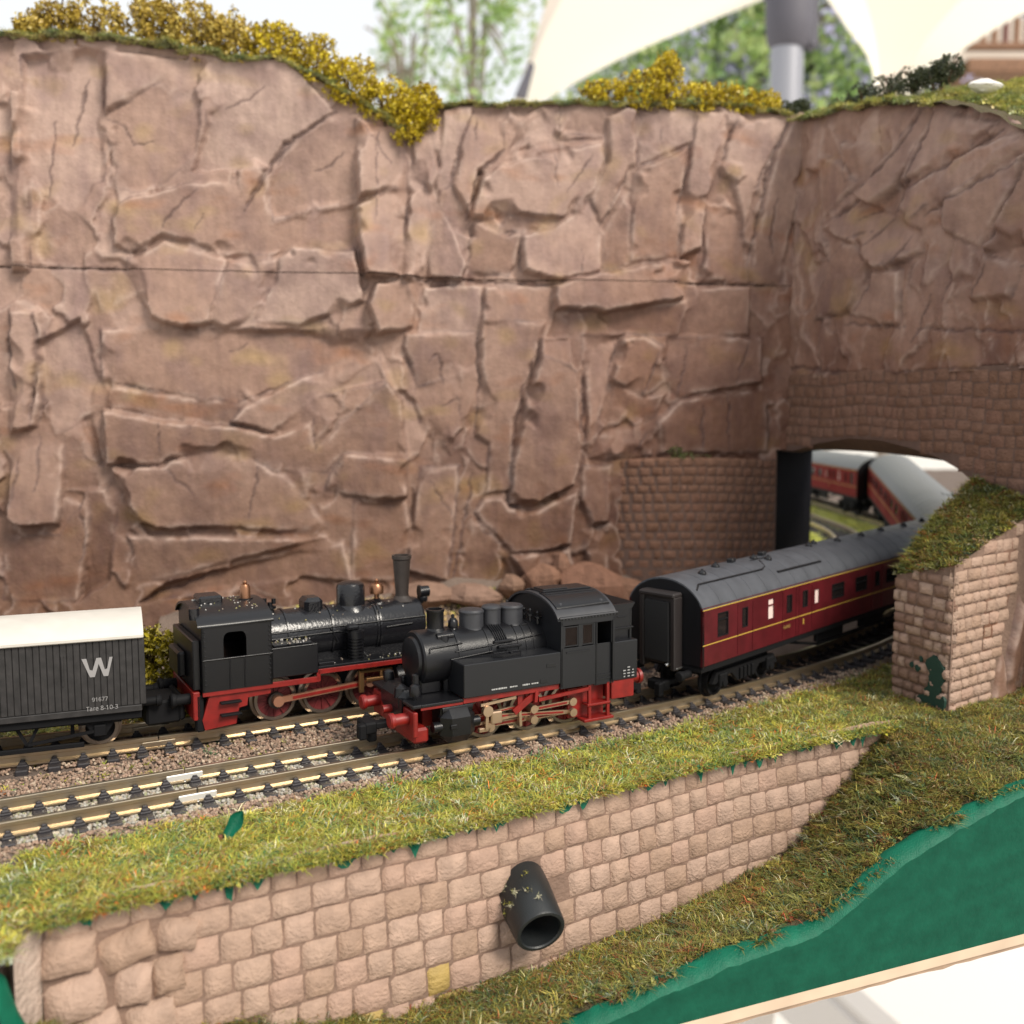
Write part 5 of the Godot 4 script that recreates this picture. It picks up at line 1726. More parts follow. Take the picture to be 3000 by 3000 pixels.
	cp.lathe(Vector3(-12.4, 22.0, 0.8), Vector3.UP, [Vector2(0.95, 0), Vector2(0.95, 2.3), Vector2(0.7, 2.9), Vector2(0.35, 3.0), Vector2(0.45, 3.3), Vector2(0.2, 3.6), Vector2(0, 3.6)], 18)
	put(cp, "copper_whistle", M.copper, rf)
	var cs := Sh.new()
	cs.cyl(Vector3(-12.4, 21.4, 0.8), Vector3(-12.4, 22.4, 0.8), 1.4)
	put(cs, "whistle_seat", M.black, rf)
	for z in [1.0, -1.0]:
		var tk := Sh.new()
		tk.box2(Vector3(-10.1, 8.9, 4.4 * z), Vector3(-1.6, 14.2, 9.4 * z), 0.15)
		tk.pipe([Vector3(-10.1, 14.25, 9.3 * z), Vector3(-1.8, 14.25, 9.3 * z)], 0.2)
		tk.box2(Vector3(-9.6, 14.2, 5.0 * z), Vector3(-2.4, 14.7, 8.4 * z), 0.15)
		put(tk, "side_tank", M.black, t)
	var bk := Sh.new()
	bk.box2(Vector3(-23.6, 8.2, -8.6), Vector3(-22.3, 17.0, 8.2), 0.2)
	bk.box2(Vector3(-25.0, 9.4, -6.0), Vector3(-23.5, 14.0, 2.5), 0.4)
	put(bk, "bunker", M.black, t)
	# air pump beside the boiler
	var pump := Sh.new()
	pump.cyl(Vector3(6.6, 9.8, 6.8), Vector3(6.6, 15.6, 6.8), 1.2)
	for k in 7:
		pump.cyl(Vector3(6.6, 9.9 + k * 0.6, 6.8), Vector3(6.6, 10.2 + k * 0.6, 6.8), 1.5)
	pump.cyl(Vector3(6.6, 14.0, 6.8), Vector3(6.6, 15.4, 6.8), 1.55)
	pump.box(Vector3(6.0, 16.0, 6.6), Vector3(2.2, 1.0, 2.0), 0.3)
	put(pump, "air_pump", M.black, t)
	# running plate, frame, wheels
	var run := Sh.new()
	run.box2(Vector3(-1.6, 9.5, -9.2), Vector3(24, 10.0, 9.2), 0.08)
	run.box2(Vector3(-1.4, 10.0, 7.8), Vector3(1.6, 10.6, 9.0), 0.1)
	put(run, "running_plate", M.black, t)
	var edge := Sh.new()
	edge.box2(Vector3(-1.6, 8.6, 8.9), Vector3(24, 9.5, 9.3), 0.05)
	edge.box2(Vector3(-22.3, 7.2, 8.9), Vector3(-1.4, 8.2, 9.3), 0.05)
	edge.box2(Vector3(-1.9, 7.3, 8.9), Vector3(-1.2, 9.4, 9.3), 0.05)
	put(edge, "red_valance", M.red, t)
	var fr := Sh.new()
	fr.box2(Vector3(-23.8, 3.0, -8.6), Vector3(-22.6, 8.0, 8.6), 0.15)
	fr.plate(PackedVector2Array([Vector2(-22.0, 1.2), Vector2(-16.6, 1.6), Vector2(-16.0, 4.4), Vector2(-14.6, 4.6), Vector2(-14.4, 6.0), Vector2(-10.4, 6.2), Vector2(-10.2, 7.6), Vector2(-21.0, 7.4), Vector2(-22.4, 3.0)]), 8.8, 7.8)
	fr.plate(PackedVector2Array([Vector2(-22.0, 1.2), Vector2(-10.2, 7.6), Vector2(-21.0, 7.4)]), -8.8, -7.8)
	put(fr, "red_frame", M.red, t)
	var core := Sh.new()
	core.box2(Vector3(-23, 2.2, -3.7), Vector3(23, 8.6, 3.7), 0.1)
	for y in [3.4, 5.6]:
		core.box2(Vector3(-19.4, y, 8.7), Vector3(-15.8, y + 0.35, 10.0), 0.08)
	core.box2(Vector3(-23.3, 0.9, 6.6), Vector3(-22.0, 7.4, 8.6), 0.2)
	put(core, "chassis", M.chassis, t)
	var wm := wheel_meshes(3.9, 12)
	for xx in [-8.6, 0.5, 9.6]:
		for z in [1.0, -1.0]:
			add_wheel(t, wm, Vector3(xx, 3.95, 4.6 * z), M.dark_red, M.tyre)
	for z in [1.0, -1.0]:
		var rods := Sh.new()
		bar(rods, Vector2(-8.6, 4.1), Vector2(9.4, 5.2), 1.1, 7.0 * z, 6.4 * z)
		rods.cyl(Vector3(-8.6, 4.1, 5.6 * z), Vector3(-8.6, 4.1, 7.8 * z), 1.0)
		rods.cyl(Vector3(9.2, 5.2, 5.6 * z), Vector3(9.2, 5.2, 7.4 * z), 0.9)
		put(rods, "drive_rod", mat("rod_copper", lin(.52, .26, .17), 0.35, 0.75), t)
		var pt := Sh.new()
		bar(pt, Vector2(-5.8, 4.27), Vector2(7.2, 5.07), 0.55, 7.1 * z, 6.8 * z)
		put(pt, "red_flute", M.red, t)
		var hub := Sh.new()
		hub.cyl(Vector3(-8.6, 3.95, 5.3 * z), Vector3(-8.6, 3.95, 6.4 * z), 1.5)
		put(hub, "hub", M.chimney_brown, t)
		var sl := Sh.new()
		sl.box2(Vector3(6.8, 7.3, 7.2 * z), Vector3(13.5, 7.9, 8.0 * z), 0.1)
		sl.box2(Vector3(6.8, 3.6, 7.2 * z), Vector3(7.7, 7.4, 8.0 * z), 0.1)
		sl.box2(Vector3(8.2, 5.6, 7.2 * z), Vector3(13.5, 6.2, 8.0 * z), 0.1)
		sl.box2(Vector3(11.0, 6.2, 7.2 * z), Vector3(11.5, 7.3, 8.0 * z), 0.1)
		put(sl, "slide_bars", M.brass, t)
		var cy := Sh.new()
		cy.cyl(Vector3(14, 5.6, 7.4 * z), Vector3(21, 5.6, 7.4 * z), 2.4, 2.4, 20)
		cy.box2(Vector3(14.4, 5.0, 4.4 * z), Vector3(20.6, 8.6, 8.8 * z), 0.4)
		put(cy, "cylinder", M.black, t)
	for z in [6.0, -6.0]:
		buffer(t, Vector3(-23.8, 6.4, z), -1.0, M.chassis, 1.2)
		buffer(t, Vector3(24.0, 6.4, z), 1.0, M.red, 1.3)
	var hp := Sh.new()
	hp.box2(Vector3(23.2, 4.0, -8.8), Vector3(24.1, 8.4, 8.8), 0.1)
	put(hp, "front_beam", M.red, t)
	# black coupler box between wagon and engine
	var cb := Sh.new()
	cb.box2(Vector3(-31.0, 2.2, -3.4), Vector3(-25.2, 6.4, 5.0), 0.4)
	cb.box2(Vector3(-25.6, 2.6, -3.8), Vector3(-24.6, 6.8, 5.4), 0.3)
	put(cb, "coupler_box", M.chassis, t)
	# ballast grains and fibres that have settled on it
	var bits := []
	var tint := PackedColorArray()
	for k in 150:
		var p: Vector3
		var w := rng.randf()
		if w < 0.45:
			var zz := rng.randf_range(-4.0, 6.5)
			p = Vector3(rng.randf_range(-21.5, -10.2), 18.8 + 3.5 * sqrt(maxf(0.0, 1.0 - zz * zz / 96.0)) + 0.05, zz)
			if rng.randf() < 0.5:
				p.x = lerpf(p.x, -12.5, 0.6)
		elif w < 0.7:
			p = Vector3(rng.randf_range(-9.8, -2.2), 14.78, rng.randf_range(5.0, 8.8))
		elif w < 0.85:
			var an := rng.randf_range(0.7, 1.5)
			p = Vector3(rng.randf_range(-9.5, 20.0), 14.5 + 4.95 * sin(an), 4.95 * cos(an))
		else:
			p = Vector3(rng.randf_range(-1.0, 16.0), 10.05, rng.randf_range(5.4, 9.0))
		bits.append(Transform3D(Basis(Vector3(rng.randf(), 1, rng.randf()).normalized(), rng.randf() * 6.0).scaled(Vector3.ONE * rng.randf_range(0.08, 0.24)), p))
		var c = [Color(.30, .28, .24), Color(.20, .18, .08), Color(.20, .16, .13), Color(.42, .40, .38)][rng.randi() % 4]
		tint.append(c)
	scatter("settled_grit", grain_shape, bits, tint, t)


func wagon():
	var a := track(6.5, 32.2)
	var t := thing("covered_goods_wagon", "dark grey covered wagon with cream roof and a white letter W", "model wagon", _p(a[0], 0), a[1])
	var b := Sh.new()
	b.box2(Vector3(-17.6, 6.3, -8.9), Vector3(17.6, 18.9, 8.9))
	for z in [1.0, -1.0]:
		var x := -17.6
		while x < 17.5:
			b.box2(Vector3(x + 0.05, 7.4, 8.8 * z), Vector3(x + 0.98, 18.7, 9.14 * z), 0.07)
			x += 1.0
		b.box2(Vector3(-17.7, 6.3, 8.8 * z), Vector3(17.7, 7.35, 9.35 * z), 0.1)
		b.box2(Vector3(-5.4, 7.4, 9.0 * z), Vector3(-4.9, 18.8, 9.45 * z), 0.08)
		b.box2(Vector3(5.6, 11.6, 9.0 * z), Vector3(5.9, 16.6, 9.4 * z), 0.05)
	for x in [-17.6, 17.6]:
		var y := 7.0
		while y < 18.8:
			b.box(Vector3(x, y + 0.5, 0), Vector3(0.5, 0.94, 17.6), 0.12)
			y += 1.0
		for z in [-4.5, 4.5]:
			b.box(Vector3(x, 12.5, z), Vector3(0.9, 12.4, 0.7), 0.1)
		b.xf = Transform3D(Basis(Vector3.FORWARD, Vector3.UP, Vector3.RIGHT), Vector3.ZERO)
		b.plate(PackedVector2Array(arc(0, 18.4, 8.9, 2.9, 0, 180, 16)), x - 0.3, x + 0.3)
		b.xf = Transform3D()
	put(b, "planked_body", M.wagon_grey, t)
	var r := Sh.new()
	r.extrude(arc(0, 18.3, 9.75, 3.6, 9, 171, 24) + arc(0, 18.3, 9.3, 3.0, 171, 9, 24), -18.3, 18.3, true, true)
	for z in [1.0, -1.0]:
		r.box2(Vector3(-18.3, 18.75, 9.35 * z), Vector3(18.3, 19.45, 9.75 * z), 0.15)
	put(r, "roof", M.roof_cream, t)
	# a wide W whose strokes break over the planks
	var w := Sh.new()
	var o := PackedVector2Array([Vector2(8.1, 16.0), Vector2(9.0, 16.0), Vector2(9.55, 13.9), Vector2(10.05, 13.7), Vector2(10.85, 16.0), Vector2(11.75, 16.0), Vector2(12.35, 13.75), Vector2(12.8, 13.9), Vector2(13.3, 16.0), Vector2(13.9, 16.0), Vector2(12.95, 12.5), Vector2(12.1, 12.5), Vector2(11.25, 14.9), Vector2(10.45, 12.5), Vector2(9.55, 12.5)])
	w.xf = Transform3D(Basis.from_scale(Vector3(0.82, 0.9, 1)), Vector3(2.0, 1.5, 0))
	w.plate(o, 9.2, 9.27)
	w.xf = Transform3D()
	put(w, "letter", M.grey_print, t)
	writing("91677", 0.66, Vector3(11.2, 8.9, 9.25), M.grey_print, t)
	writing("Tare 8-10-3", 0.70, Vector3(11.5, 7.45, 9.37), M.grey_print, t)
	var u := Sh.new()
	u.box2(Vector3(-17.6, 4.9, -8.6), Vector3(17.6, 6.4, 8.6), 0.1)
	for z in [1.0, -1.0]:
		u.box2(Vector3(-17.6, 4.6, 7.2 * z), Vector3(17.6, 6.3, 7.9 * z), 0.1)
		for x in [-11.0, 11.0]:
			u.plate(PackedVector2Array([Vector2(x - 2.6, 4.9), Vector2(x + 2.6, 4.9), Vector2(x + 1.1, 2.6), Vector2(x - 1.1, 2.6)]), 6.9 * z, 7.5 * z)
			u.box2(Vector3(x - 1.0, 2.2, 6.9 * z), Vector3(x + 1.0, 4.2, 8.0 * z), 0.2)
			u.box2(Vector3(x - 3.4, 4.3, 7.0 * z), Vector3(x + 3.4, 4.7, 7.7 * z), 0.1)
			u.box2(Vector3(x - 4.6, 2.2, 5.4 * z), Vector3(x - 4.0, 5.0, 6.0 * z), 0.1)
		bar(u, Vector2(-1.6, 4.8), Vector2(0, 1.6), 0.5, 7.0 * z, 7.4 * z)
		bar(u, Vector2(1.6, 4.8), Vector2(0, 1.6), 0.5, 7.0 * z, 7.4 * z)
		bar(u, Vector2(0, 2.0), Vector2(10.5, 3.2), 0.5, 7.5 * z, 7.9 * z)
		u.box2(Vector3(-8.0, 0.7, 7.4 * z), Vector3(8.5, 1.5, 7.9 * z), 0.1)
	put(u, "underframe", M.chassis, t)
	var wm := wheel_meshes(2.95, 0)
	for x in [-11.0, 11.0]:
		for z in [1.0, -1.0]:
			add_wheel(t, wm, Vector3(x, 3.0, 4.6 * z), M.chassis, M.tyre)
	for x in [-1.0, 1.0]:
		for z in [6.0, -6.0]:
			buffer(t, Vector3(17.6 * x, 5.9 + (1.0 if z > 0 and x > 0 else 0.0), z), x, M.chassis, 0.95)
		coupling(t, 17.6 * x, x)


func coach(label: String, s: float, detail: bool):
	# it rests on its two bogies: chord and slope from the line under them
	var near_end := on_track(s - 46.0, 4.7)
	var far_end := on_track(s + 46.0, 4.7)
	var way := (far_end - near_end).normalized()
	var t := thing("passenger_coach", label, "model coach", (near_end + far_end) * 0.5, 0.0, "maroon coaches of one train")
	var flat := Vector3(way.x, 0, way.z).normalized()
	var side := Vector3(-flat.z, 0, flat.x)
	t.basis = Basis(way, side.cross(way), side)
	var wine: Material = M.wine if detail else M.wine_sunlit
	var L := 64.0
	var W := 8.9
	# side openings: x0, x1, y0, y1, kind (0 clear, 1 frosted)
	var wins := [[-59.0, -55.4, 13.2, 17.9, 0], [-50.5, -48.5, 13.6, 17.6, 0], [-41.0, -38.7, 13.6, 17.9, 1], [-33.7, -31.6, 13.8, 17.6, 0], [-27.2, -25.1, 14.0, 17.6, 0], [-22.2, -20.2, 14.0, 17.2, 1], [-14.6, -9.0, 13.8, 17.2, 0], [-3.5, 2.1, 13.8, 17.2, 0], [6.2, 8.4, 13.8, 17.4, 0], [12.0, 17.6, 13.8, 17.2, 0], [22.5, 28.1, 13.8, 17.2, 0], [32.6, 34.8, 13.8, 17.4, 0], [38.5, 44.1, 13.8, 17.2, 0], [48.5, 54.1, 13.8, 17.2, 0], [58.0, 60.4, 13.6, 17.5, 0]]
	var body := Sh.new()
	for z in [1.0, -1.0]:
		body.plate_side(-L, L, 8.2, 13.2, W, z)
		body.plate_side(-L, L, 17.9, 19.6, W, z)
		var x := -L
		for w in wins:
			body.plate_side(x, w[0], 13.2, 17.9, W, z)
			if w[2] > 13.2:
				body.plate_side(w[0], w[1], 13.2, w[2], W, z)
			if w[3] < 17.9:
				body.plate_side(w[0], w[1], w[3], 17.9, W, z)
			x = w[1]
		body.plate_side(x, L, 13.2, 17.9, W, z)
		# door joints as raised beads
		for dx in [-52.2, -46.8, -35.4, -30.0, -28.8, -23.4, 4.8, 9.8, 31.2, 36.2, 56.6, 61.8]:
			body.box2(Vector3(dx, 8.6, (W - 0.05) * z), Vector3(dx + 0.14, 18.6, (W + 0.10) * z))
	put(body, "body", wine, t)
	var line := Sh.new()
	for z in [1.0, -1.0]:
		line.box2(Vector3(-L + 0.1, 12.2, (W - 0.02) * z), Vector3(L - 0.1, 12.38, (W + 0.08) * z))
		line.box2(Vector3(-L + 0.1, 19.05, (W - 0.02) * z), Vector3(L - 0.1, 19.27, (W + 0.08) * z))
		line.box2(Vector3(-27.0, 10.3, (W - 0.02) * z), Vector3(-26.65, 11.5, (W + 0.08) * z))
	put(line, "gold_lining", M.gold, t)
	if detail:
		writing("GUARD", 0.62, Vector3(-33.6, 10.9, W + 0.05), mat("dull_gold", lin(.34, .2, .06), 0.5), t)
	for z in [1.0, -1.0]:
		for w in wins:
			var f := Sh.new()
			var e := 0.08 if w[4] else 0.22
			var z0: float = (W + 0.06) * z
			var z1: float = (W - 0.35) * z
			f.box2(Vector3(w[0], w[2], z1), Vector3(w[0] + e, w[3], z0))
			f.box2(Vector3(w[1] - e, w[2], z1), Vector3(w[1], w[3], z0))
			f.box2(Vector3(w[0] + e, w[2], z1), Vector3(w[1] - e, w[2] + e, z0))
			f.box2(Vector3(w[0] + e, w[3] - e, z1), Vector3(w[1] - e, w[3], z0))
			if w[1] - w[0] > 3.0 or (w[4] == 1 and w[3] > 17.5):
				f.box2(Vector3(w[0] + e, w[3] - 1.5, z1), Vector3(w[1] - e, w[3] - 1.25, z0))
			var fo := put(f, "window", M.chassis if not w[4] else wine, t)
			var p := Sh.new()
			p.box2(Vector3(w[0] + e, w[2] + e, (W - 0.32) * z), Vector3(w[1] - e, w[3] - e, (W - 0.2) * z))
			put(p, "pane", M.frosted if w[4] else M.glass_dark, fo)
	var roof := Sh.new()
	var outer := arc(0, 17.2, 9.35, 7.4, 16, 164, 30)
	roof.extrude(outer + arc(0, 17.2, 9.0, 7.0, 164, 16, 30), -L, L, true, true)
	var ribs := -58.0
	while ribs < 62.0:
		roof.extrude(arc(0, 17.2, 9.39, 7.44, 18, 162, 30) + arc(0, 17.2, 9.3, 7.36, 162, 18, 30), ribs, ribs + 0.16, true, true)
		ribs += 5.6
	var rf := put(roof, "roof", M.roof_grey if detail else M.roof_sunlit, t)
	var bits := Sh.new()
	for p in [] if not detail else [[-55.0, 2.4, 0], [-47.5, 0.4, 0], [-40.5, -0.4, 1], [-33.5, 0.6, 0], [-31.0, 2.6, 0], [-28.5, -0.5, 1], [-10.0, 0.4, 0], [-6.0, -0.6, 0], [2.0, 1.2, 0], [14.0, 1.2, 0], [26.0, 0.5, 0], [38.0, 1.0, 0], [50.0, 0.6, 0]]:
		var y: float = 17.2 + 7.4 * sqrt(1.0 - p[1] * p[1] / 88.0)
		if p[2]:
			bits.xf = Transform3D(Basis(Vector3.UP, 0.25), Vector3(p[0], y + 0.4, p[1]))
			bits.box(Vector3.ZERO, Vector3(2.2, 0.9, 1.4), 0.15)
			bits.xf = Transform3D()
		else:
			bits.lathe(Vector3(p[0], y - 0.1, p[1]), Vector3.UP, [Vector2(0.85, 0), Vector2(0.85, 0.35), Vector2(0.6, 0.7), Vector2(0.25, 0.85), Vector2(0.2, 1.1), Vector2(0, 1.1)], 12)
	bits.pipe([Vector3(-62.5, 22.5, 6.4), Vector3(-60.5, 23.3, 5.4), Vector3(-38.0, 23.3, 5.4), Vector3(-35.5, 23.5, 4.6), Vector3(-34.0, 24.4, 2.4)], 0.22)
	bits.pipe([Vector3(-34.0, 22.4, 6.75), Vector3(-16.0, 22.4, 6.75)], 0.28)
	bits.pipe([Vector3(-30.0, 24.5, 1.6), Vector3(-36.0, 24.5, 1.4)], 0.2)
	put(bits, "roof_vents", M.black_satin, rf)
	for x in [-1.0, 1.0]:
		var e := Sh.new()
		e.xf = Transform3D(Basis(Vector3.FORWARD, Vector3.UP, Vector3.RIGHT), Vector3.ZERO)
		e.plate(PackedVector2Array([Vector2(-W, 7.8), Vector2(W, 7.8), Vector2(W, 19.0)] + arc(0, 17.2, 9.1, 7.1, 17, 163, 24) + [Vector2(-W, 19.0)]), x * L, x * (L - 0.6))
		put(e, "coach_end", M.black, t)
		var g := Sh.new()
		for k in 4:
			var d := 1.0 - 0.12 * (k % 2)
			g.box2(Vector3(x * (L + k * 0.55), 8.0, -4.1 * d), Vector3(x * (L + 0.5 + k * 0.55), 21.6 * (0.97 + 0.03 * d), 4.1 * d), 0.15)
		for z in [1.0, -1.0]:
			g.box2(Vector3(x * L, 7.0, 3.2 * z), Vector3(x * (L + 2.6), 21.4, 4.3 * z), 0.2)
		g.box2(Vector3(x * L, 21.2, -4.3), Vector3(x * (L + 2.9), 22.2, 4.3), 0.3)
		put(g, "gangway", mat("gangway_brown", lin(.012, .008, .008), 0.6), t)
		var ip := Sh.new()
		ip.box2(Vector3(x * (L + 2.0), 8.6, -2.9), Vector3(x * (L + 2.75), 20.4, 2.9), 0.1)
		put(ip, "doorway_shade", M.hollow_black, t)  # flat panel whose black stands in for the shade of the open gangway
		for z in [5.8, -5.8]:
			buffer(t, Vector3(x * L, 6.4, z), x, M.chassis, 1.0)
		coupling(t, x * (L - 3.0), x)
	var u := Sh.new()
	u.box2(Vector3(-L, 6.9, -W + 0.2), Vector3(L, 8.3, W - 0.2), 0.1)
	for z in [1.0, -1.0]:
		u.box2(Vector3(-18, 4.4, 6.4 * z), Vector3(-6, 6.9, 7.4 * z), 0.2)
		u.box2(Vector3(4, 3.8, 5.6 * z), Vector3(14, 6.9, 7.4 * z), 0.2)
		bar(u, Vector2(-30, 6.6), Vector2(-18, 4.0), 0.6, 7.0 * z, 7.4 * z)
		bar(u, Vector2(-18, 4.0), Vector2(18, 4.0), 0.6, 7.0 * z, 7.4 * z)
		bar(u, Vector2(30, 6.6), Vector2(18, 4.0), 0.6, 7.0 * z, 7.4 * z)
	put(u, "underframe", M.chassis, t)
	var wm := wheel_meshes(3.0, 0)
	for bx in [-46.0, 46.0]:
		var bg := Sh.new()
		for z in [1.0, -1.0]:
			bg.plate(PackedVector2Array([Vector2(bx - 12, 3.2), Vector2(bx - 10.5, 5.2), Vector2(bx + 10.5, 5.2), Vector2(bx + 12, 3.2), Vector2(bx + 10.6, 3.0), Vector2(bx + 8.4, 4.2), Vector2(bx + 5, 4.2), Vector2(bx + 3, 2.2), Vector2(bx - 3, 2.2), Vector2(bx - 5, 4.2), Vector2(bx - 8.4, 4.2), Vector2(bx - 10.6, 3.0)]), 6.2 * z, 7.0 * z)
			for ax in [-8.6, 8.6]:
				bg.box2(Vector3(bx + ax - 1.3, 2.2, 6.0 * z), Vector3(bx + ax + 1.3, 4.9, 7.6 * z), 0.25)
				bg.lathe(Vector3(bx + ax, 3.0, 7.5 * z), Vector3(0, 0, z), [Vector2(0.9, 0), Vector2(0.8, 0.4), Vector2(0, 0.5)], 12)
			for k in 4:
				bg.box2(Vector3(bx - 2.6 + k * 1.4, 2.4, 6.8 * z), Vector3(bx - 1.7 + k * 1.4, 4.8, 7.5 * z), 0.15)
		bg.box2(Vector3(bx - 9, 3.4, -5.8), Vector3(bx + 9, 6.9, 5.8), 0.3)
		put(bg, "bogie", M.chassis, t)
		for ax in [-8.6, 8.6]:
			for z in [1.0, -1.0]:
				add_wheel(t, wm, Vector3(bx + ax, 3.0, 4.6 * z), M.chassis, M.chassis)
	if detail:
		var cl := Sh.new()
		cl.pipe([Vector3(-66.4, 7.9, 2.0), Vector3(-65.2, 8.6, 2.6), Vector3(-63.6, 8.2, 3.4)], 0.5)
		cl.box(Vector3(-65.0, 7.4, 3.6), Vector3(2.0, 0.5, 1.6), 0.15)
		put(cl, "bright_clip", M.steel, t)


# ---------------------------------------------------------------- scatter: tufts, grit, leaves
var tuft_shape: Mesh
var tuft_shapes := []
var grain_shape: Mesh
var leaf_shape: Mesh
var crown_shape: Mesh


func make_small_shapes():
	for v in 3:
		var tf := Sh.new()
		for k in 10:
			var a := rng.randf() * TAU
			var flat := Vector3(cos(a), 0, sin(a))
			var side := flat.cross(Vector3.UP) * rng.randf_range(0.05, 0.09)
			var o := Vector3(rng.randf_range(-0.9, 0.9), rng.randf_range(-0.1, 0.25), rng.randf_range(-0.9, 0.9))
			var l := rng.randf_range(1.0, 3.2)
			var up := rng.randf_range(0.05, 0.75)
			var p1 := o + flat * l * 0.5 + Vector3.UP * l * up * 0.6
			var p2 := o + flat * l + Vector3.UP * l * up * rng.randf_range(0.3, 0.9)
			var c := rng.randf_range(0.6, 1.4)
			tf.col = Color(c, c * rng.randf_range(0.9, 1.1), c * rng.randf_range(0.7, 1.2))
			tf.quad(o - side, o + side, p1 + side * 0.8, p1 - side * 0.8, Vector3.UP)
			tf.tri(p1 - side * 0.8, p1 + side * 0.8, p2, Vector3.UP)
		for k in 5:   # flakes of ground foam
			var o := Vector3(rng.randf_range(-1, 1), rng.randf_range(0.0, 0.5), rng.randf_range(-1, 1))
			var b := Basis(Vector3(rng.randf() - 0.5, rng.randf(), rng.randf() - 0.5).normalized(), rng.randf() * TAU)
			var r := rng.randf_range(0.22, 0.42)
			var c := rng.randf_range(0.7, 1.2)
			tf.col = Color(c, c, c)
			tf.quad(o + b * Vector3(-r, 0, -r * 0.7), o + b * Vector3(r, 0.1, -r * 0.5), o + b * Vector3(r * 0.8, -0.1, r), o + b * Vector3(-r, 0.1, r * 0.6), Vector3.UP)
		var m := tf.mesh()
		m.surface_set_material(0, M.fibre)
		tuft_shapes.append(m)
	tuft_shape = tuft_shapes[0]
	var g := Sh.new()
	var ico := SphereMesh.new()
	ico.radius = 1.0
	ico.height = 2.0
	ico.radial_segments = 6
	ico.rings = 3
	var arr := ico.get_mesh_arrays()
	var vs: PackedVector3Array = arr[Mesh.ARRAY_VERTEX]
	var ix: PackedInt32Array = arr[Mesh.ARRAY_INDEX]
	for i in range(0, ix.size(), 3):
		var p := []
		for k in 3:
			var q := vs[ix[i + k]]
			p.append(q * (1.0 + 0.45 * rough.get_noise_3d(q.x * 40.0, q.y * 40.0, q.z * 40.0)) * Vector3(1, 0.75, 0.85))
		g.tri(p[0], p[1], p[2], p[0] + p[1] + p[2])
	grain_shape = g.mesh()
	grain_shape.surface_set_material(0, M.grit)
	var lf := Sh.new()
	for k in 4:
		var o := Vector3(rng.randf_range(-0.8, 0.8), rng.randf_range(-0.8, 0.8), rng.randf_range(-0.8, 0.8))
		var b := Basis(Vector3(rng.randf() - 0.5, rng.randf() - 0.5, rng.randf() - 0.5).normalized(), rng.randf() * TAU)
		var c := rng.randf_range(0.75, 1.2)
		lf.col = Color(c, c, c)
		var r := rng.randf_range(0.5, 0.8)
		lf.quad(o + b * Vector3(-r, 0, 0), o + b * Vector3(0, 0.16, -r * 0.55), o + b * Vector3(r, 0, 0), o + b * Vector3(0, 0.16, r * 0.55), o.normalized() + b.y)
	leaf_shape = lf.mesh()
	leaf_shape.surface_set_material(0, M.leaf)
	var cr := Sh.new()
	for k in 9:
		var o := Vector3(rng.randf_range(-1, 1), rng.randf_range(-1, 1), rng.randf_range(-1, 1)) * 90.0
		var b := Basis(Vector3(rng.randf() - 0.5, rng.randf() - 0.5, rng.randf() - 0.5).normalized(), rng.randf() * TAU)
		var c := rng.randf_range(0.75, 1.25)
		cr.col = Color(c, c, c)
		var r := rng.randf_range(28.0, 50.0)
		cr.quad(o + b * Vector3(-r, 0, 0), o + b * Vector3(0, 6, -r * 0.45), o + b * Vector3(r, 0, 0), o + b * Vector3(0, 6, r * 0.45), Vector3.UP)
	crown_shape = cr.mesh()
	crown_shape.surface_set_material(0, M.tree_leaf)


func pick(palette: Array) -> Color:
	# palette entries: [weight, r, g, b]
	var sum := 0.0
	for p in palette:
		sum += p[0]
	var r := rng.randf() * sum
	for p in palette:
		r -= p[0]
		if r <= 0.0:
			var k := rng.randf_range(0.78, 1.22)
			return Color(p[1] * k, p[2] * k, p[3] * k)
	return Color.WHITE


func sow(called: String, label: String, count: int, palette: Array, place: Callable, lo: float, hi: float, parent: Node = null, lie := 0.35):
	var sets := [[], [], []]
	var tints := [PackedColorArray(), PackedColorArray(), PackedColorArray()]
	for k in count:
		var p = place.call()
		if p == null:
			continue
		var v := rng.randi() % 3
		var b := Basis(Vector3.UP, rng.randf() * TAU) * Basis(Vector3.RIGHT, rng.randf_range(-lie, lie))
		sets[v].append(Transform3D(b.scaled(Vector3.ONE * rng.randf_range(lo, hi)), p))
		var c := pick(palette)
		var n := wobble.get_noise_2d(p.x * 4.0, p.z * 4.0 + 900.0)
		c = c.lerp(Color(c.r * 0.45, c.g * 0.65, c.b * 1.0), clampf(n * 1.5, 0, 0.6))
		c = c.lerp(Color(c.r * 0.9, c.g * 0.62, c.b * 0.7), clampf(rough.get_noise_2d(p.x * 5.0 + 100.0, p.z * 5.0) * 1.5 - 0.35, 0, 0.55))
		c = c * rng.randf_range(0.7, 1.3)
		tints[v].append(c)
	var top: Node = parent
	if parent == null:
		var t := Node3D.new()
		t.name = numbered(called)
		add_child(t)
		tag(t, label, "grass")
		t.set_meta("kind", "stuff")
		top = t
	for v in 3:
		scatter("fibres", tuft_shapes[v], sets[v], tints[v], top)


const FRONT_GRASS := [[5, .44, .40, .05], [3.4, .27, .31, .045], [2.2, .56, .50, .13], [1.6, .09, .22, .075], [1.6, .32, .18, .05], [0.9, .68, .62, .38], [0.55, .62, .17, .03]]
const BANK_GRASS := [[4, .25, .21, .03], [3.2, .15, .17, .03], [2.0, .36, .30, .07], [2.4, .20, .10, .03], [1.4, .06, .13, .055], [0.8, .52, .47, .26], [0.3, .42, .09, .03]]
const HILL_GRASS := [[4, .60, .56, .20], [3, .44, .46, .14], [2, .72, .68, .38], [0.6, .14, .26, .12]]


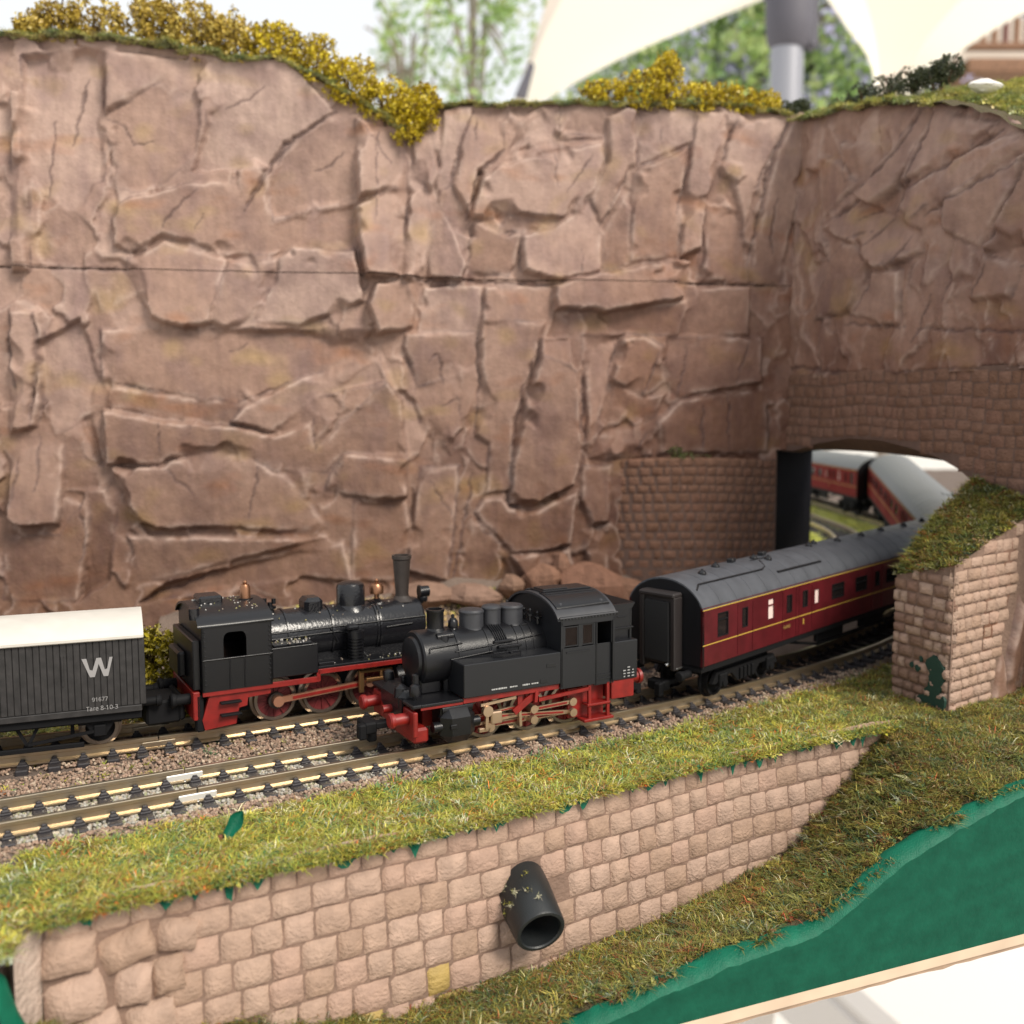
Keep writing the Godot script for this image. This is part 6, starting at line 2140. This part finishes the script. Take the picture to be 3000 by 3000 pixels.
func grass():
	# the strip between the front track and the wall
	var front := func():
		var f := rng.randf()
		var w: Vector2 = along(wall_top, f)
		if rng.randf() < 0.13:
			w = fascia(rng.randf_range(-28, -3.2)) + Vector2(-0.375, 0.927) * rng.randf_range(0, 24)
			return _p(w, -2.8)
		var s := (w - TRACK0).dot(Vector2(cos(HEAD), sin(HEAD)))
		s += maxf(0, s - BEND_AT) * 0.03
		var b: Vector2 = track(s, -4.5 - 2.2 * (1.0 + wobble.get_noise_1d(s * 7.0)))[0]
		var k := pow(rng.randf(), 1.35)
		var p := w.lerp(b, k) + Vector2(0.2, -0.5)
		if k > 0.7 and rng.randf() < 0.45:
			return null
		if k < 0.10:
			p += Vector2(0.45, -0.9) * rng.randf_range(0.2, 2.0)
			return _p(p, -2.6)
		return _p(p, -2.75 + wobble.get_noise_2d(p.x * 6.0, p.y * 6.0) * 0.5)
	sow("trackside_grass", "bright yellow green static grass between the front track and retaining wall", 19000, FRONT_GRASS, front, 0.55, 1.05)
	# right of the wall, round the wing wall
	var right := func():
		var s := rng.randf_range(118, 205)
		var a: Vector2 = track(s, -5.0 - 3.0 * rng.randf())[0]
		var b: Vector2 = along([Vector2(68, 184), Vector2(79, 188.3), Vector2(95, 196.3), Vector2(120, 208.3), Vector2(190, 230)], pow((s - 118) / 87.0, 1.1) * 0.86)
		var k := rng.randf()
		var p := a.lerp(b, k)
		if k < 0.22 and rng.randf() < 0.6:
			return null
		if p.x < 72.0 and p.y < 185.0 + (p.x - 72.0) * 0.45:
			return null
		return _p(p, -2.9 + wobble.get_noise_2d(p.x * 6.0, p.y * 6.0) * 0.4)
	sow("corner_grass", "olive green static grass round the foot of the wing wall", 10000, BANK_GRASS + [[3, .30, .28, .04]], right, 0.55, 1.0)
	var bank := func():
		var i := rng.randf()
		var k := rng.randf()
		var p: Vector3 = along(bank_a, i).lerp(along(bank_b, i), k)
		p.y += wobble.get_noise_2d(p.x * 3.0, p.z * 3.0) * 0.6 + rough.get_noise_2d(p.x * 8.0, p.z * 8.0) * 0.3 + 0.05
		if k > 0.90 and wobble.get_noise_1d(i * 900.0) > -0.05:
			return null
		return p
	sow("bank_grass", "brownish green static grass on the bank below the retaining wall", 26000, BANK_GRASS, bank, 0.55, 1.1)
	var wing := func():
		var f := rng.randf()
		var a := _p(Vector2(80.1, 206.8).lerp(Vector2(107.5, 233.0), f), lerpf(22.4, 41.0, pow(f, 0.8)) + 0.9 * sin(PI * minf(f * 1.3, 1.0)))
		var b := _p(Vector2(85.8, 192.8).lerp(Vector2(113.0, 213.5), f), lerpf(26.4, 36.0, f) + 0.6 * sin(PI * minf(f * 1.3, 1.0)))
		var k := rng.randf()
		if k > 0.8 and rng.randf() < 0.7:
			return null
		return a.lerp(b, k) + Vector3(0, 0.1, 0)
	sow("wing_wall_grass", "tangled olive grass lying on the sloping top of the wing wall", 3200, BANK_GRASS + [[2, .30, .30, .05]], wing, 0.6, 1.0)
	var edge := func():
		var u := rng.randf_range(-10, 218)
		var k := pow(rng.randf(), 2.0) * 16.0
		var p: Vector2 = CLIFF0 + CLIFF_ALONG * u + CLIFF_OUT * ((4.8 if u < 106.0 else 1.2) - k)
		return _p(p, cliff_top(u) - 0.5 - k * 0.03 + wobble.get_noise_2d(p.x * 3.0, -p.y * 3.0) * 1.2)
	sow("clifftop_grass", "pale fringe of static grass along the top edge of the cliff", 7000, HILL_GRASS, edge, 0.5, 0.9)
	var slope := func():
		var u := rng.randf_range(2, 110)
		var k := rng.randf()
		var a := _p(PORTAL0 + PORTAL_ALONG * u + PORTAL_OUT * 2.0, portal_top(u) - 0.3)
		var q: Vector2 = Vector2(92, 344).lerp(Vector2(176, 262), (u - 2.0) / 124.0)
		var b := _p(q, 144.0 + 6.0 * sin(PI * (u - 2.0) / 124.0))
		var p := a.lerp(b, k)
		p.y += wobble.get_noise_2d(p.x * 3.0, p.z * 3.0) * 1.6
		if u > 60.0 and u < 95.0 and k < 0.12:
			return null
		return p
	sow("hilltop_grass", "pale yellow static grass on the hill above the tunnel", 9000, HILL_GRASS, slope, 0.6, 1.1)
	var far := func():
		var s := rng.randf_range(235, 500)
		var off = [rng.randf_range(11, 27), rng.randf_range(40, 110)][rng.randi() % 2]
		var q = track(s, off)[0]
		return _p(q, -2.9 + rise(q.y))
	sow("far_grass", "blurred yellow green grass between the tracks beyond the tunnel", 9000, [[5, .72, .70, .14], [3, .58, .62, .14], [2, .75, .68, .35]], far, 0.9, 1.6)
	# thin fibres strayed between the tracks
	var stray := func():
		var s := rng.randf_range(-25, 120)
		return _p(track(s, rng.randf_range(10, 42))[0], -2.75)
	sow("stray_grass", "sparse green wisps on the ballast between the two tracks", 420, FRONT_GRASS, stray, 0.4, 0.7)
	var behind := func():
		var s := rng.randf_range(-40, 95)
		return _p(track(s, rng.randf_range(42, 62))[0], -2.75)
	sow("siding_grass", "green grass behind the rear track under the wagon", 2600, FRONT_GRASS, behind, 0.6, 1.2)


func gravel():
	var places := []
	var tints := PackedColorArray()
	for k in 64000:
		var s := rng.randf_range(-30, 175)
		var off := rng.randf_range(-7.5, 50)
		if k < 18000:
			off = rng.randf_range(-3.5, 12.5)
			s = rng.randf_range(-25, 105)
		var p: Vector2 = track(s, off)[0]
		var in_track := off > -3.0 and off < 12.4
		var y := -2.75 + rng.randf() * (0.65 if in_track else 0.3)
		if in_track:
			y -= 0.25
		places.append(Transform3D(Basis(Vector3(rng.randf(), rng.randf() + 0.2, rng.randf()).normalized(), rng.randf() * TAU).scaled(Vector3.ONE * rng.randf_range(0.19, 0.38)), _p(p, y)))
		var c: Color
		if in_track and s < 60.0:
			c = pick([[3, .34, .32, .28], [2, .30, .25, .20], [1, .44, .38, .28], [1, .24, .24, .14]])
		else:
			c = pick([[4, .30, .20, .145], [3, .23, .155, .11], [1.4, .40, .31, .23], [0.9, .15, .11, .08]])
		tints.append(c)
	var o := scatter("ballast", grain_shape, places, tints)
	tag(o, "fine pinkish grey ballast around both tracks", "ballast")


func bush(label: String, blobs: Array, count: int, palette: Array, size: float, group := "", called := "bush") -> Node3D:
	var c0: Vector3 = blobs[0][0]
	var t := thing(called, label, "bush", c0, 0.0, group)
	var places := []
	var tints := PackedColorArray()
	for k in count:
		var b: Array = blobs[rng.randi() % blobs.size()]
		var d := Vector3(rng.randf_range(-1, 1), rng.randf_range(-1, 1), rng.randf_range(-1, 1))
		while d.length() > 1.0 or d.length() < 0.25:
			d = Vector3(rng.randf_range(-1, 1), rng.randf_range(-1, 1), rng.randf_range(-1, 1))
		d *= 1.0 + 0.25 * rough.get_noise_3d(d.x * 30.0 + b[0].x, d.y * 30.0, d.z * 30.0)
		var p: Vector3 = b[0] + d * b[1]
		if rough.get_noise_3d(p.x * 7.0, p.y * 7.0, p.z * 7.0) < -0.06:
			continue
		places.append(Transform3D(Basis(Vector3(rng.randf() - 0.5, rng.randf() - 0.5, rng.randf() - 0.5).normalized(), rng.randf() * TAU).scaled(Vector3.ONE * size * rng.randf_range(0.7, 1.25)), p - c0))
		tints.append(pick(palette))
	scatter("foliage", leaf_shape, places, tints, t)
	var tw := Sh.new()
	for b in blobs:
		for k in 5:
			var d := Vector3(rng.randf_range(-0.8, 0.8), rng.randf_range(0.1, 0.9), rng.randf_range(-0.8, 0.8))
			tw.pipe([b[0] - c0 - Vector3(0, b[1].y, 0), b[0] - c0 + d * b[1] * 0.4, b[0] - c0 + d * b[1] * 0.9], 0.2, 5)
	put(tw, "stems", M.twig, t)
	return t


func on_cliff(u: float, back: float, up: float) -> Vector3:
	return _p(CLIFF0 + CLIFF_ALONG * u - CLIFF_OUT * (back - (5.0 if u < 106.0 else 1.0)), cliff_top(u) + up)


func bushes():
	var gold := [[4, .60, .45, .016], [3, .44, .32, .014], [2.4, .78, .63, .04], [1.6, .20, .13, .012]]
	var dull := [[4, .52, .37, .06], [3, .40, .27, .04], [2, .66, .52, .13], [1.4, .22, .15, .03]]
	var olive := [[4, .32, .25, .014], [3, .22, .18, .014], [2, .48, .40, .03], [1.5, .11, .09, .01]]
	var dark := [[4, .055, .07, .03], [3, .035, .05, .025], [2, .09, .10, .045]]
	bush("olive yellow leafy bush at the far left of the clifftop", [[on_cliff(19, 5, 4), Vector3(7, 6, 5)], [on_cliff(28, 6, 4.5), Vector3(8, 7.5, 6)], [on_cliff(13, 6, 3), Vector3(5, 4, 4)]], 1900, dull, 0.95, "yellow bushes along the clifftop")
	bush("tall brownish yellow bush left of centre of the clifftop", [[on_cliff(42, 6, 6), Vector3(7, 7, 5)], [on_cliff(52, 5, 5), Vector3(9, 8, 6)], [on_cliff(61, 5, 5.5), Vector3(7, 8, 6)]], 2600, dull, 0.95, "yellow bushes along the clifftop")
	bush("long golden bush running down the sloping cliff edge", [[on_cliff(72, 4, 4), Vector3(8, 6, 5)], [on_cliff(82, 3.5, 4), Vector3(8, 7, 5)], [on_cliff(92, 3, 4), Vector3(8, 6.5, 5)], [on_cliff(101, 2, 4), Vector3(8, 6.5, 5)], [on_cliff(107, -1, 3), Vector3(6, 7, 5)], [on_cliff(111.5, -1, 0), Vector3(4.5, 6, 4)]], 5200, gold, 0.85, "yellow bushes along the clifftop")
	bush("bright golden bush peaking right of the notch in the clifftop", [[on_cliff(162, 1, 3), Vector3(7, 3, 4)], [on_cliff(174, 0, 3.5), Vector3(8, 6, 4)], [on_cliff(180, 0, 6), Vector3(4.5, 8, 4)]], 2000, gold, 0.8, "yellow bushes along the clifftop")
	bush("low golden bush nearest the tunnel on the clifftop", [[on_cliff(190, 1, 2), Vector3(7, 4, 4)], [on_cliff(200, 2, 2.5), Vector3(8, 4.5, 4)], [on_cliff(209, 2, 2), Vector3(6, 3.5, 4)]], 1900, gold, 0.75, "yellow bushes along the clifftop")
	bush("low olive bush between the goods wagon and rear locomotive", [[Vector3(-67, 3, -188), Vector3(8, 6, 5)], [Vector3(-65, 8, -190), Vector3(7.5, 6.5, 5)], [Vector3(-62, 0, -185), Vector3(6, 3, 3.5)], [Vector3(-70, 10, -191), Vector3(5, 5, 4)]], 2600, olive, 0.85)
	var q := func(u: float, back: float, up: float) -> Vector3:
		var a := _p(PORTAL0 + PORTAL_ALONG * u + PORTAL_OUT * 2.0, portal_top(u))
		return a + Vector3(0.7, 0, -0.7) * back + Vector3.UP * up
	bush("small dark green foam bush beside the low golden bush", [[on_cliff(217, 3, 1.5), Vector3(4.5, 2.6, 3)], [on_cliff(222, 4, 2.0), Vector3(3, 2.2, 3)]], 1500, dark, 0.42, "dark green foam bushes")
	bush("long row of dark green foam bush above the tunnel", [[q.call(20, 12, 3), Vector3(4, 4, 3.5)], [q.call(27, 13, 5), Vector3(4.5, 4.5, 3.5)], [q.call(36, 14, 6.5), Vector3(5, 4, 3.5)], [q.call(45, 14, 8), Vector3(4.5, 3.5, 3.5)], [q.call(52, 14, 9.5), Vector3(4.5, 3.5, 3.5)], [q.call(57, 14, 11), Vector3(3.5, 3.5, 3.5)]], 6000, dark, 0.45, "dark green foam bushes")
	var tf := bush("little tuft of green on the stone abutment ledge", [[_p(CLIFF0 + CLIFF_ALONG * 186.0 + CLIFF_OUT * 6.0, 43.2), Vector3(7, 1.6, 2.2)], [_p(CLIFF0 + CLIFF_ALONG * 183.0 + CLIFF_OUT * 5.0, 44.2), Vector3(3, 2.4, 2)]], 200, [[3, .09, .12, .03], [2, .17, .18, .06]], 0.5, "", "moss_tuft")
	tf.set_meta("category", "tuft")


func boulder(label: String, at: Vector3, size: Vector3, m: Material, seed_at: float, called := "fallen_rock", group := "fallen rocks at the cliff foot"):
	var sh := Sh.new()
	var n := 14
	var rings := 9
	var g := []
	for j in rings + 1:
		var row := []
		for i in n:
			var a := TAU * i / n
			var b := PI * j / rings - PI / 2
			var d := Vector3(cos(a) * cos(b), sin(b), sin(a) * cos(b))
			var e := d
			# a few cut planes make it blocky
			var r := 1.0
			for c in 7:
				var pn := Vector3(sin(c * 2.4 + seed_at), sin(c * 1.7 + seed_at * 2.0) * 0.8, cos(c * 2.9 + seed_at)).normalized()
				var dd := d.dot(pn)
				if dd > 0.0:
					r = minf(r, 0.72 / dd)
			e = d * r * (1.0 + 0.10 * rough.get_noise_3d(d.x * 40.0 + seed_at * 50.0, d.y * 40.0, d.z * 40.0))
			row.append(e * size)
		g.append(row)
	for j in rings:
		for i in n:
			var k := (i + 1) % n
			sh.quad(g[j][i], g[j][k], g[j + 1][k], g[j + 1][i], g[j][i] + g[j + 1][k], -1)
	var o := put(sh, called, m)
	o.position = at * U
	tag(o, label, "rock", group)


func foot_of_cliff():
	# scree sloping from the cliff to the rear track
	var a := []
	var b := []
	for k in 20:
		var u := 40.0 + 176.0 * k / 19.0
		a.append(_p(CLIFF0 + CLIFF_ALONG * u + CLIFF_OUT * 1.0, 3.0 + 6.0 * smoothstep(60.0, 130.0, u)))
		b.append(_p(CLIFF0 + CLIFF_ALONG * u + CLIFF_OUT * (34.0 - 0.13 * u), -3.0))
	loft(a, b, 60, 14, 1.6, "ballast_bed", "scree").set_meta("kind", "structure")
	var c := func(u: float, d: float, y: float) -> Vector3:
		return _p(CLIFF0 + CLIFF_ALONG * u + CLIFF_OUT * d, y)
	var list := [["pale flat block of rock behind the copper bell of the rear locomotive", 110, 9, 6, Vector3(9, 4.0, 5)], ["low tan rock behind the chimney of the front locomotive", 123, 11, 6, Vector3(9, 3.6, 5)], ["small tan rock behind the front locomotive's domes", 134, 9, 8, Vector3(4, 3.4, 4)], ["rounded rock at the cliff foot above the cab roof", 143, 8, 9, Vector3(6, 5, 5)], ["large brown mound of rock just left of the maroon coach", 158, 10, 7, Vector3(11, 8, 7)], ["brown rock wedged behind the end of the maroon coach", 166, 12, 5, Vector3(8, 5, 6)], ["upright stone leaning on the cliff behind the cab", 149, 6, 12, Vector3(3.2, 4.6, 3)]]
	for i in list.size():
		var l: Array = list[i]
		boulder(l[0], c.call(l[1], l[2], l[3]), l[4], M["rusty%d" % (i % 5)] if i > 2 else M["weathered%d" % (i % 5)], i * 1.9 + 0.6)
	var places := []
	var tints := PackedColorArray()
	for k in 2600:
		var u := rng.randf_range(60, 175)
		var d := rng.randf_range(4, 22)
		places.append(Transform3D(Basis(Vector3(rng.randf(), rng.randf() + 0.2, rng.randf()).normalized(), rng.randf() * TAU).scaled(Vector3.ONE * rng.randf_range(0.3, 0.9)), c.call(u, d, lerpf(2.8 + 6.0 * smoothstep(60.0, 130.0, u), -2.5, (d - 1.0) / (33.0 - 0.13 * u)) + 0.3)))
		tints.append(pick([[3, .28, .20, .12], [2, .36, .25, .10], [1, .22, .16, .12], [0.6, .3, .28, .06]]))
	var o := scatter("rubble", grain_shape, places, tints)
	tag(o, "loose brown rubble grains strewn along the cliff foot", "rubble")
	boulder("flat white stone on the hilltop at the far right", _p(PORTAL0 + PORTAL_ALONG * 64.0 - PORTAL_OUT * 10.0, 134.5), Vector3(4.2, 1.6, 3.4), mat("pale_stone", lin(.72, .69, .66), 0.8), 3.3, "white_stone", "")
	var s := thing("green_scrap", "small curled teal painted scrap at the edge of the front track", "scrap", Vector3(-38.6, -2.4, -133.4), 0.5)
	var sh := Sh.new()
	var pts := []
	var lng := Vector3(0.62, 0.72, -0.2).normalized()
	var acr := Vector3(0.55, -0.62, 0.35).normalized()
	var face := lng.cross(acr) * -1.0
	if face.z < 0:
		face = -face
	for i in 9:
		var r := []
		for j in 7:
			var x := (i / 8.0 - 0.5) * 2.0
			var z := (j / 6.0 - 0.5) * 2.0
			var w := 1.0 * sqrt(maxf(0.03, 1.0 - x * x)) * (1.0 + 0.15 * sin(x * 5.0))
			r.append(Vector3(0.3, 2.0, 0) + lng * x * 2.1 + acr * z * w + face * (0.55 * z * z + 0.25 * x * x))
		pts.append(r)
	for i in 8:
		for j in 6:
			sh.quad(pts[i][j], pts[i + 1][j], pts[i + 1][j + 1], pts[i][j + 1], face, 1)
	put(sh, "curled_top", M.teal_and_lit_green, s)
	var st := Sh.new()
	st.box(Vector3(-1.5, 0.3, 0.2), Vector3(0.8, 1.4, 0.7), 0.15)
	put(st, "brown_foot", mat("scrap_brown", lin(.16, .05, .02), 0.7), s)


# ---------------------------------------------------------------- the world beyond
func sheet(called: String, rows: Array, m: Material, parent: Node):
	# rows of points in metres (x, height, depth), smoothed across
	var sh := Sh.new()
	var n := 14
	var g := []
	for r in rows:
		var c := Curve3D.new()
		for p in r:
			c.add_point(p)
		var line := []
		for k in n + 1:
			var f: float = float(k) / n * (r.size() - 1)
			var i := mini(int(f), r.size() - 2)
			var p0: Vector3 = r[maxi(i - 1, 0)]
			var p3: Vector3 = r[mini(i + 2, r.size() - 1)]
			line.append((r[i] as Vector3).cubic_interpolate(r[i + 1], p0, p3, f - i))
		g.append(line)
	for i in g.size() - 1:
		for k in n:
			var q := []
			for p in [g[i][k], g[i + 1][k], g[i + 1][k + 1], g[i][k + 1]]:
				q.append(Vector3(p.x, p.y, -p.z) * 1000.0)
			sh.quad(q[0], q[1], q[2], q[3], Vector3(0, -0.3, 1), 1)
	put(sh, called, m, parent)


func tree(label: String, at: Vector3, crown: Vector3, spread: Vector3, count: int, palette: Array, trunk_r: float, thin := 0.0):
	var t := thing("tree", label, "tree", at * 1000.0, 0.0, "trees beyond the canopy")
	var sh := Sh.new()
	var top := (crown - at) * 1000.0
	sh.pipe([Vector3(0, 0, 0), top * Vector3(0.3, 0.35, 0.3), top * Vector3(0.6, 0.7, 0.6), top], trunk_r * 1000.0, 9)
	for k in 11:
		var d := Vector3(rng.randf_range(-1, 1), rng.randf_range(-0.5, 1), rng.randf_range(-1, 1)) * spread * 850.0
		sh.pipe([top * rng.randf_range(0.6, 0.95), top + d * 0.5 + Vector3.UP * 60.0, top + d], trunk_r * 360.0, 6)
	put(sh, "trunk", M.bark, t)
	var places := []
	var tints := PackedColorArray()
	var lumps := []
	for k in 16:
		lumps.append(Vector3(rng.randf_range(-1, 1), rng.randf_range(-1, 1), rng.randf_range(-1, 1)))
	for k in count:
		var l: Vector3 = lumps[rng.randi() % 16]
		var d := l * 0.75 + Vector3(rng.randfn(), rng.randfn(), rng.randfn()) * (0.16 if thin > 0.0 else 0.24)
		places.append(Transform3D(Basis(Vector3(rng.randf() - 0.5, rng.randf() - 0.5, rng.randf() - 0.5).normalized(), rng.randf() * TAU).scaled(Vector3.ONE * rng.randf_range(0.6, 1.2)), top + d * spread * 1000.0))
		tints.append(pick(palette))
	scatter("crown", crown_shape, places, tints, t)


func beyond():
	var floor_sh := Sh.new()
	floor_sh.quad(Vector3(-60000, -800, 40000), Vector3(60000, -800, 40000), Vector3(60000, -800, -90000), Vector3(-60000, -800, -90000), Vector3.UP)
	put(floor_sh, "paving", M.paving).set_meta("kind", "structure")
	var leaf := [[4, .44, .58, .22], [3, .34, .50, .19], [2, .58, .66, .32], [1, .24, .38, .16]]
	var lilac := leaf + [[3.0, .62, .60, .92]]
	tree("sparse pale tree in the white sky left of the canopy", Vector3(-0.9, -0.8, -8.2), Vector3(-0.80, 2.75, -8.2), Vector3(0.5, 0.8, 0.5), 70, leaf, 0.03, 1.0)
	tree("thin pale barked tree beside the canopy's left corner", Vector3(-0.25, -0.8, -7.2), Vector3(-0.28, 2.75, -7.2), Vector3(0.45, 1.0, 0.4), 150, leaf, 0.028, 1.0)
	tree("broad green tree with lilac flowers under the left canopy arch", Vector3(1.2, -0.8, -7.0), Vector3(1.15, 2.15, -7.0), Vector3(0.85, 0.75, 0.7), 1500, lilac, 0.07)
	tree("green tree behind the grey pole", Vector3(2.1, -0.8, -6.8), Vector3(1.95, 2.3, -6.8), Vector3(0.75, 0.85, 0.6), 1400, lilac, 0.07)
	tree("distant green tree between the canopy arch and timber balcony", Vector3(3.0, -0.8, -8.0), Vector3(2.7, 2.3, -8.0), Vector3(0.7, 0.6, 0.6), 420, leaf, 0.06)
	# stretched canopy of pale cloth with arched openings
	var c1 := thing("shade_canopy", "pale cream cloth canopy stretched down to a dark tipped corner", "canopy", Vector3.ZERO, 0.0, "cream cloth canopies overhead")
	sheet("cloth", [[Vector3(0.03, 0.95, 3.0), Vector3(0.075, 1.1, 3.0), Vector3(0.15, 1.25, 3.0), Vector3(0.30, 1.55, 3.0)], [Vector3(0.05, 0.94, 2.98), Vector3(0.2, 1.06, 2.95), Vector3(0.4, 1.19, 2.9), Vector3(0.75, 1.46, 2.85)], [Vector3(0.08, 0.92, 2.9), Vector3(0.33, 1.02, 2.8), Vector3(0.66, 1.12, 2.7), Vector3(1.21, 1.3, 2.6)]], M.canvas, c1)
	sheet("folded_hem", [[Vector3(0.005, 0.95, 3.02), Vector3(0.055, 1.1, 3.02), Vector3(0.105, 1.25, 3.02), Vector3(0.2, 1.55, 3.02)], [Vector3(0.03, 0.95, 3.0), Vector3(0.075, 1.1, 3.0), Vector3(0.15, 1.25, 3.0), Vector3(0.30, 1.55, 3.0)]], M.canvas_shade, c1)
	var tip := Sh.new()
	tip.plate(PackedVector2Array([Vector2(8, 930), Vector2(40, 925), Vector2(62, 1010), Vector2(48, 1020)]), -2895, -2870)
	put(tip, "dark_corner_patch", M.pole_dark, c1)
	var c2 := thing("shade_canopy", "pale cloth canopy leg falling between two arches right of the grey pole", "canopy", Vector3.ZERO, 0.0, "cream cloth canopies overhead")
	var lf := [Vector3(0.91, 0.83, 2.6), Vector3(0.89, 0.93, 2.6), Vector3(0.83, 1.01, 2.6), Vector3(0.76, 1.1, 2.6), Vector3(0.6, 1.25, 2.6)]
	var md := [Vector3(0.93, 0.82, 2.62), Vector3(0.92, 0.93, 2.62), Vector3(0.90, 1.03, 2.62), Vector3(0.86, 1.13, 2.62), Vector3(0.78, 1.28, 2.62)]
	var nd := [Vector3(0.98, 0.86, 2.66), Vector3(1.03, 0.97, 2.66), Vector3(1.10, 1.06, 2.66), Vector3(1.18, 1.14, 2.66), Vector3(1.3, 1.26, 2.66)]
	var rd := [Vector3(1.0, 0.83, 2.6), Vector3(1.09, 0.93, 2.6), Vector3(1.19, 1.0, 2.6), Vector3(1.31, 1.06, 2.6), Vector3(1.55, 1.14, 2.6)]
	sheet("left_cloth", [lf, md], M.canvas, c2)
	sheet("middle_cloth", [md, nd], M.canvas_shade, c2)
	sheet("right_cloth", [nd, rd], M.canvas, c2)
	var p := thing("canopy_pole", "grey metal canopy pole with a dark plastic collar", "pole", Vector3(395, -800, -1500))
	var ps := Sh.new()
	ps.lathe(Vector3.ZERO, Vector3.UP, [Vector2(0, 0), Vector2(26, 0), Vector2(23, 1460), Vector2(0, 1460)], 28)
	put(ps, "shaft", M.pole_grey, p)
	var pc := Sh.new()
	pc.lathe(Vector3(2, 1375, 0), Vector3.UP, [Vector2(24, 0), Vector2(31, 12), Vector2(34, 40), Vector2(34, 70), Vector2(37, 74), Vector2(37, 100), Vector2(33, 106), Vector2(33, 220), Vector2(0, 222)], 28)
	pc.box(Vector3(34, 1420, 0), Vector3(16, 90, 22), 4)
	put(pc, "collar", M.pole_dark, p)
	# timber balcony
	var h := thing("timber_balcony", "reddish brown timber balcony with slatted railing at the upper right", "balcony", Vector3(3350, 2270, -7000))
	var hb := Sh.new()
	hb.box(Vector3(100, 30, 0), Vector3(1000, 90, 500), 8)
	put(hb, "deck_beam", M.timber, h)
	var hr := Sh.new()
	hr.box(Vector3(100, 390, 200), Vector3(1000, 60, 60), 6)
	hr.box(Vector3(100, 160, 200), Vector3(1000, 45, 50), 6)
	put(hr, "rail", M.timber, h)
	for k in 14:
		var sl := Sh.new()
		sl.box(Vector3(-360 + k * 72, 270, 200), Vector3(38, 200, 26), 4)
		put(sl, "slat", M.timber if k % 3 else M.timber_dark, h)
	var hw := Sh.new()
	hw.box(Vector3(150, 250, -350), Vector3(1000, 560, 60), 0)
	put(hw, "back_wall", M.canvas_shade, h)
	# a white plastic stool on the paving under the table
	var s := thing("plastic_stool", "blurred white plastic stool on the paving below the baseboard", "stool", Vector3(395, -800, -840), 0.3)
	var seat := Sh.new()
	seat.box(Vector3(0, 390, 0), Vector3(300, 26, 280), 10)
	seat.box(Vector3(0, 355, 138), Vector3(290, 60, 8), 3)
	seat.box(Vector3(-148, 355, 0), Vector3(8, 60, 270), 3)
	put(seat, "seat", M.white_plastic, s)
	for x in [-1.0, 1.0]:
		for z in [-1.0, 1.0]:
			var lg := Sh.new()
			lg.cyl(Vector3(x * 128, 378, z * 118), Vector3(x * 150, 0, z * 140), 24, 18, 14)
			put(lg, "leg", M.white_plastic, s)


func _ready():
	view_and_light()
	rng.seed = 20240611
	wobble.noise_type = FastNoiseLite.TYPE_SIMPLEX_SMOOTH
	wobble.seed = 5
	wobble.frequency = 0.03
	wobble.fractal_octaves = 2
	rough.noise_type = FastNoiseLite.TYPE_SIMPLEX_SMOOTH
	rough.seed = 11
	rough.frequency = 0.03
	rough.fractal_octaves = 3
	make_materials()
	make_small_shapes()
	make_stones()
	# the setting
	terrain()
	base_board()
	rocks()
	retaining_wall()
	abutment()
	wing_wall()
	foot_of_cliff()
	# tracks and trains
	lay_track("front_track", "front brass railed track carrying the coach train", 0.0, -45.0, 520.0, [26.5])
	lay_track("rear_track", "rear brass railed siding under the wagon and dusty locomotive", 27.5, -45.0, 470.0, [26.0])
	front_loco()
	rear_loco()
	wagon()
	coach("maroon coach with dark grey roof entering the tunnel behind the locomotive", 182.5, true)
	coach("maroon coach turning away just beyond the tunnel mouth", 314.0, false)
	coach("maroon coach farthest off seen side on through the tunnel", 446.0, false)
	drain_pipe()
	# growth
	gravel()
	grass()
	bushes()
	beyond()
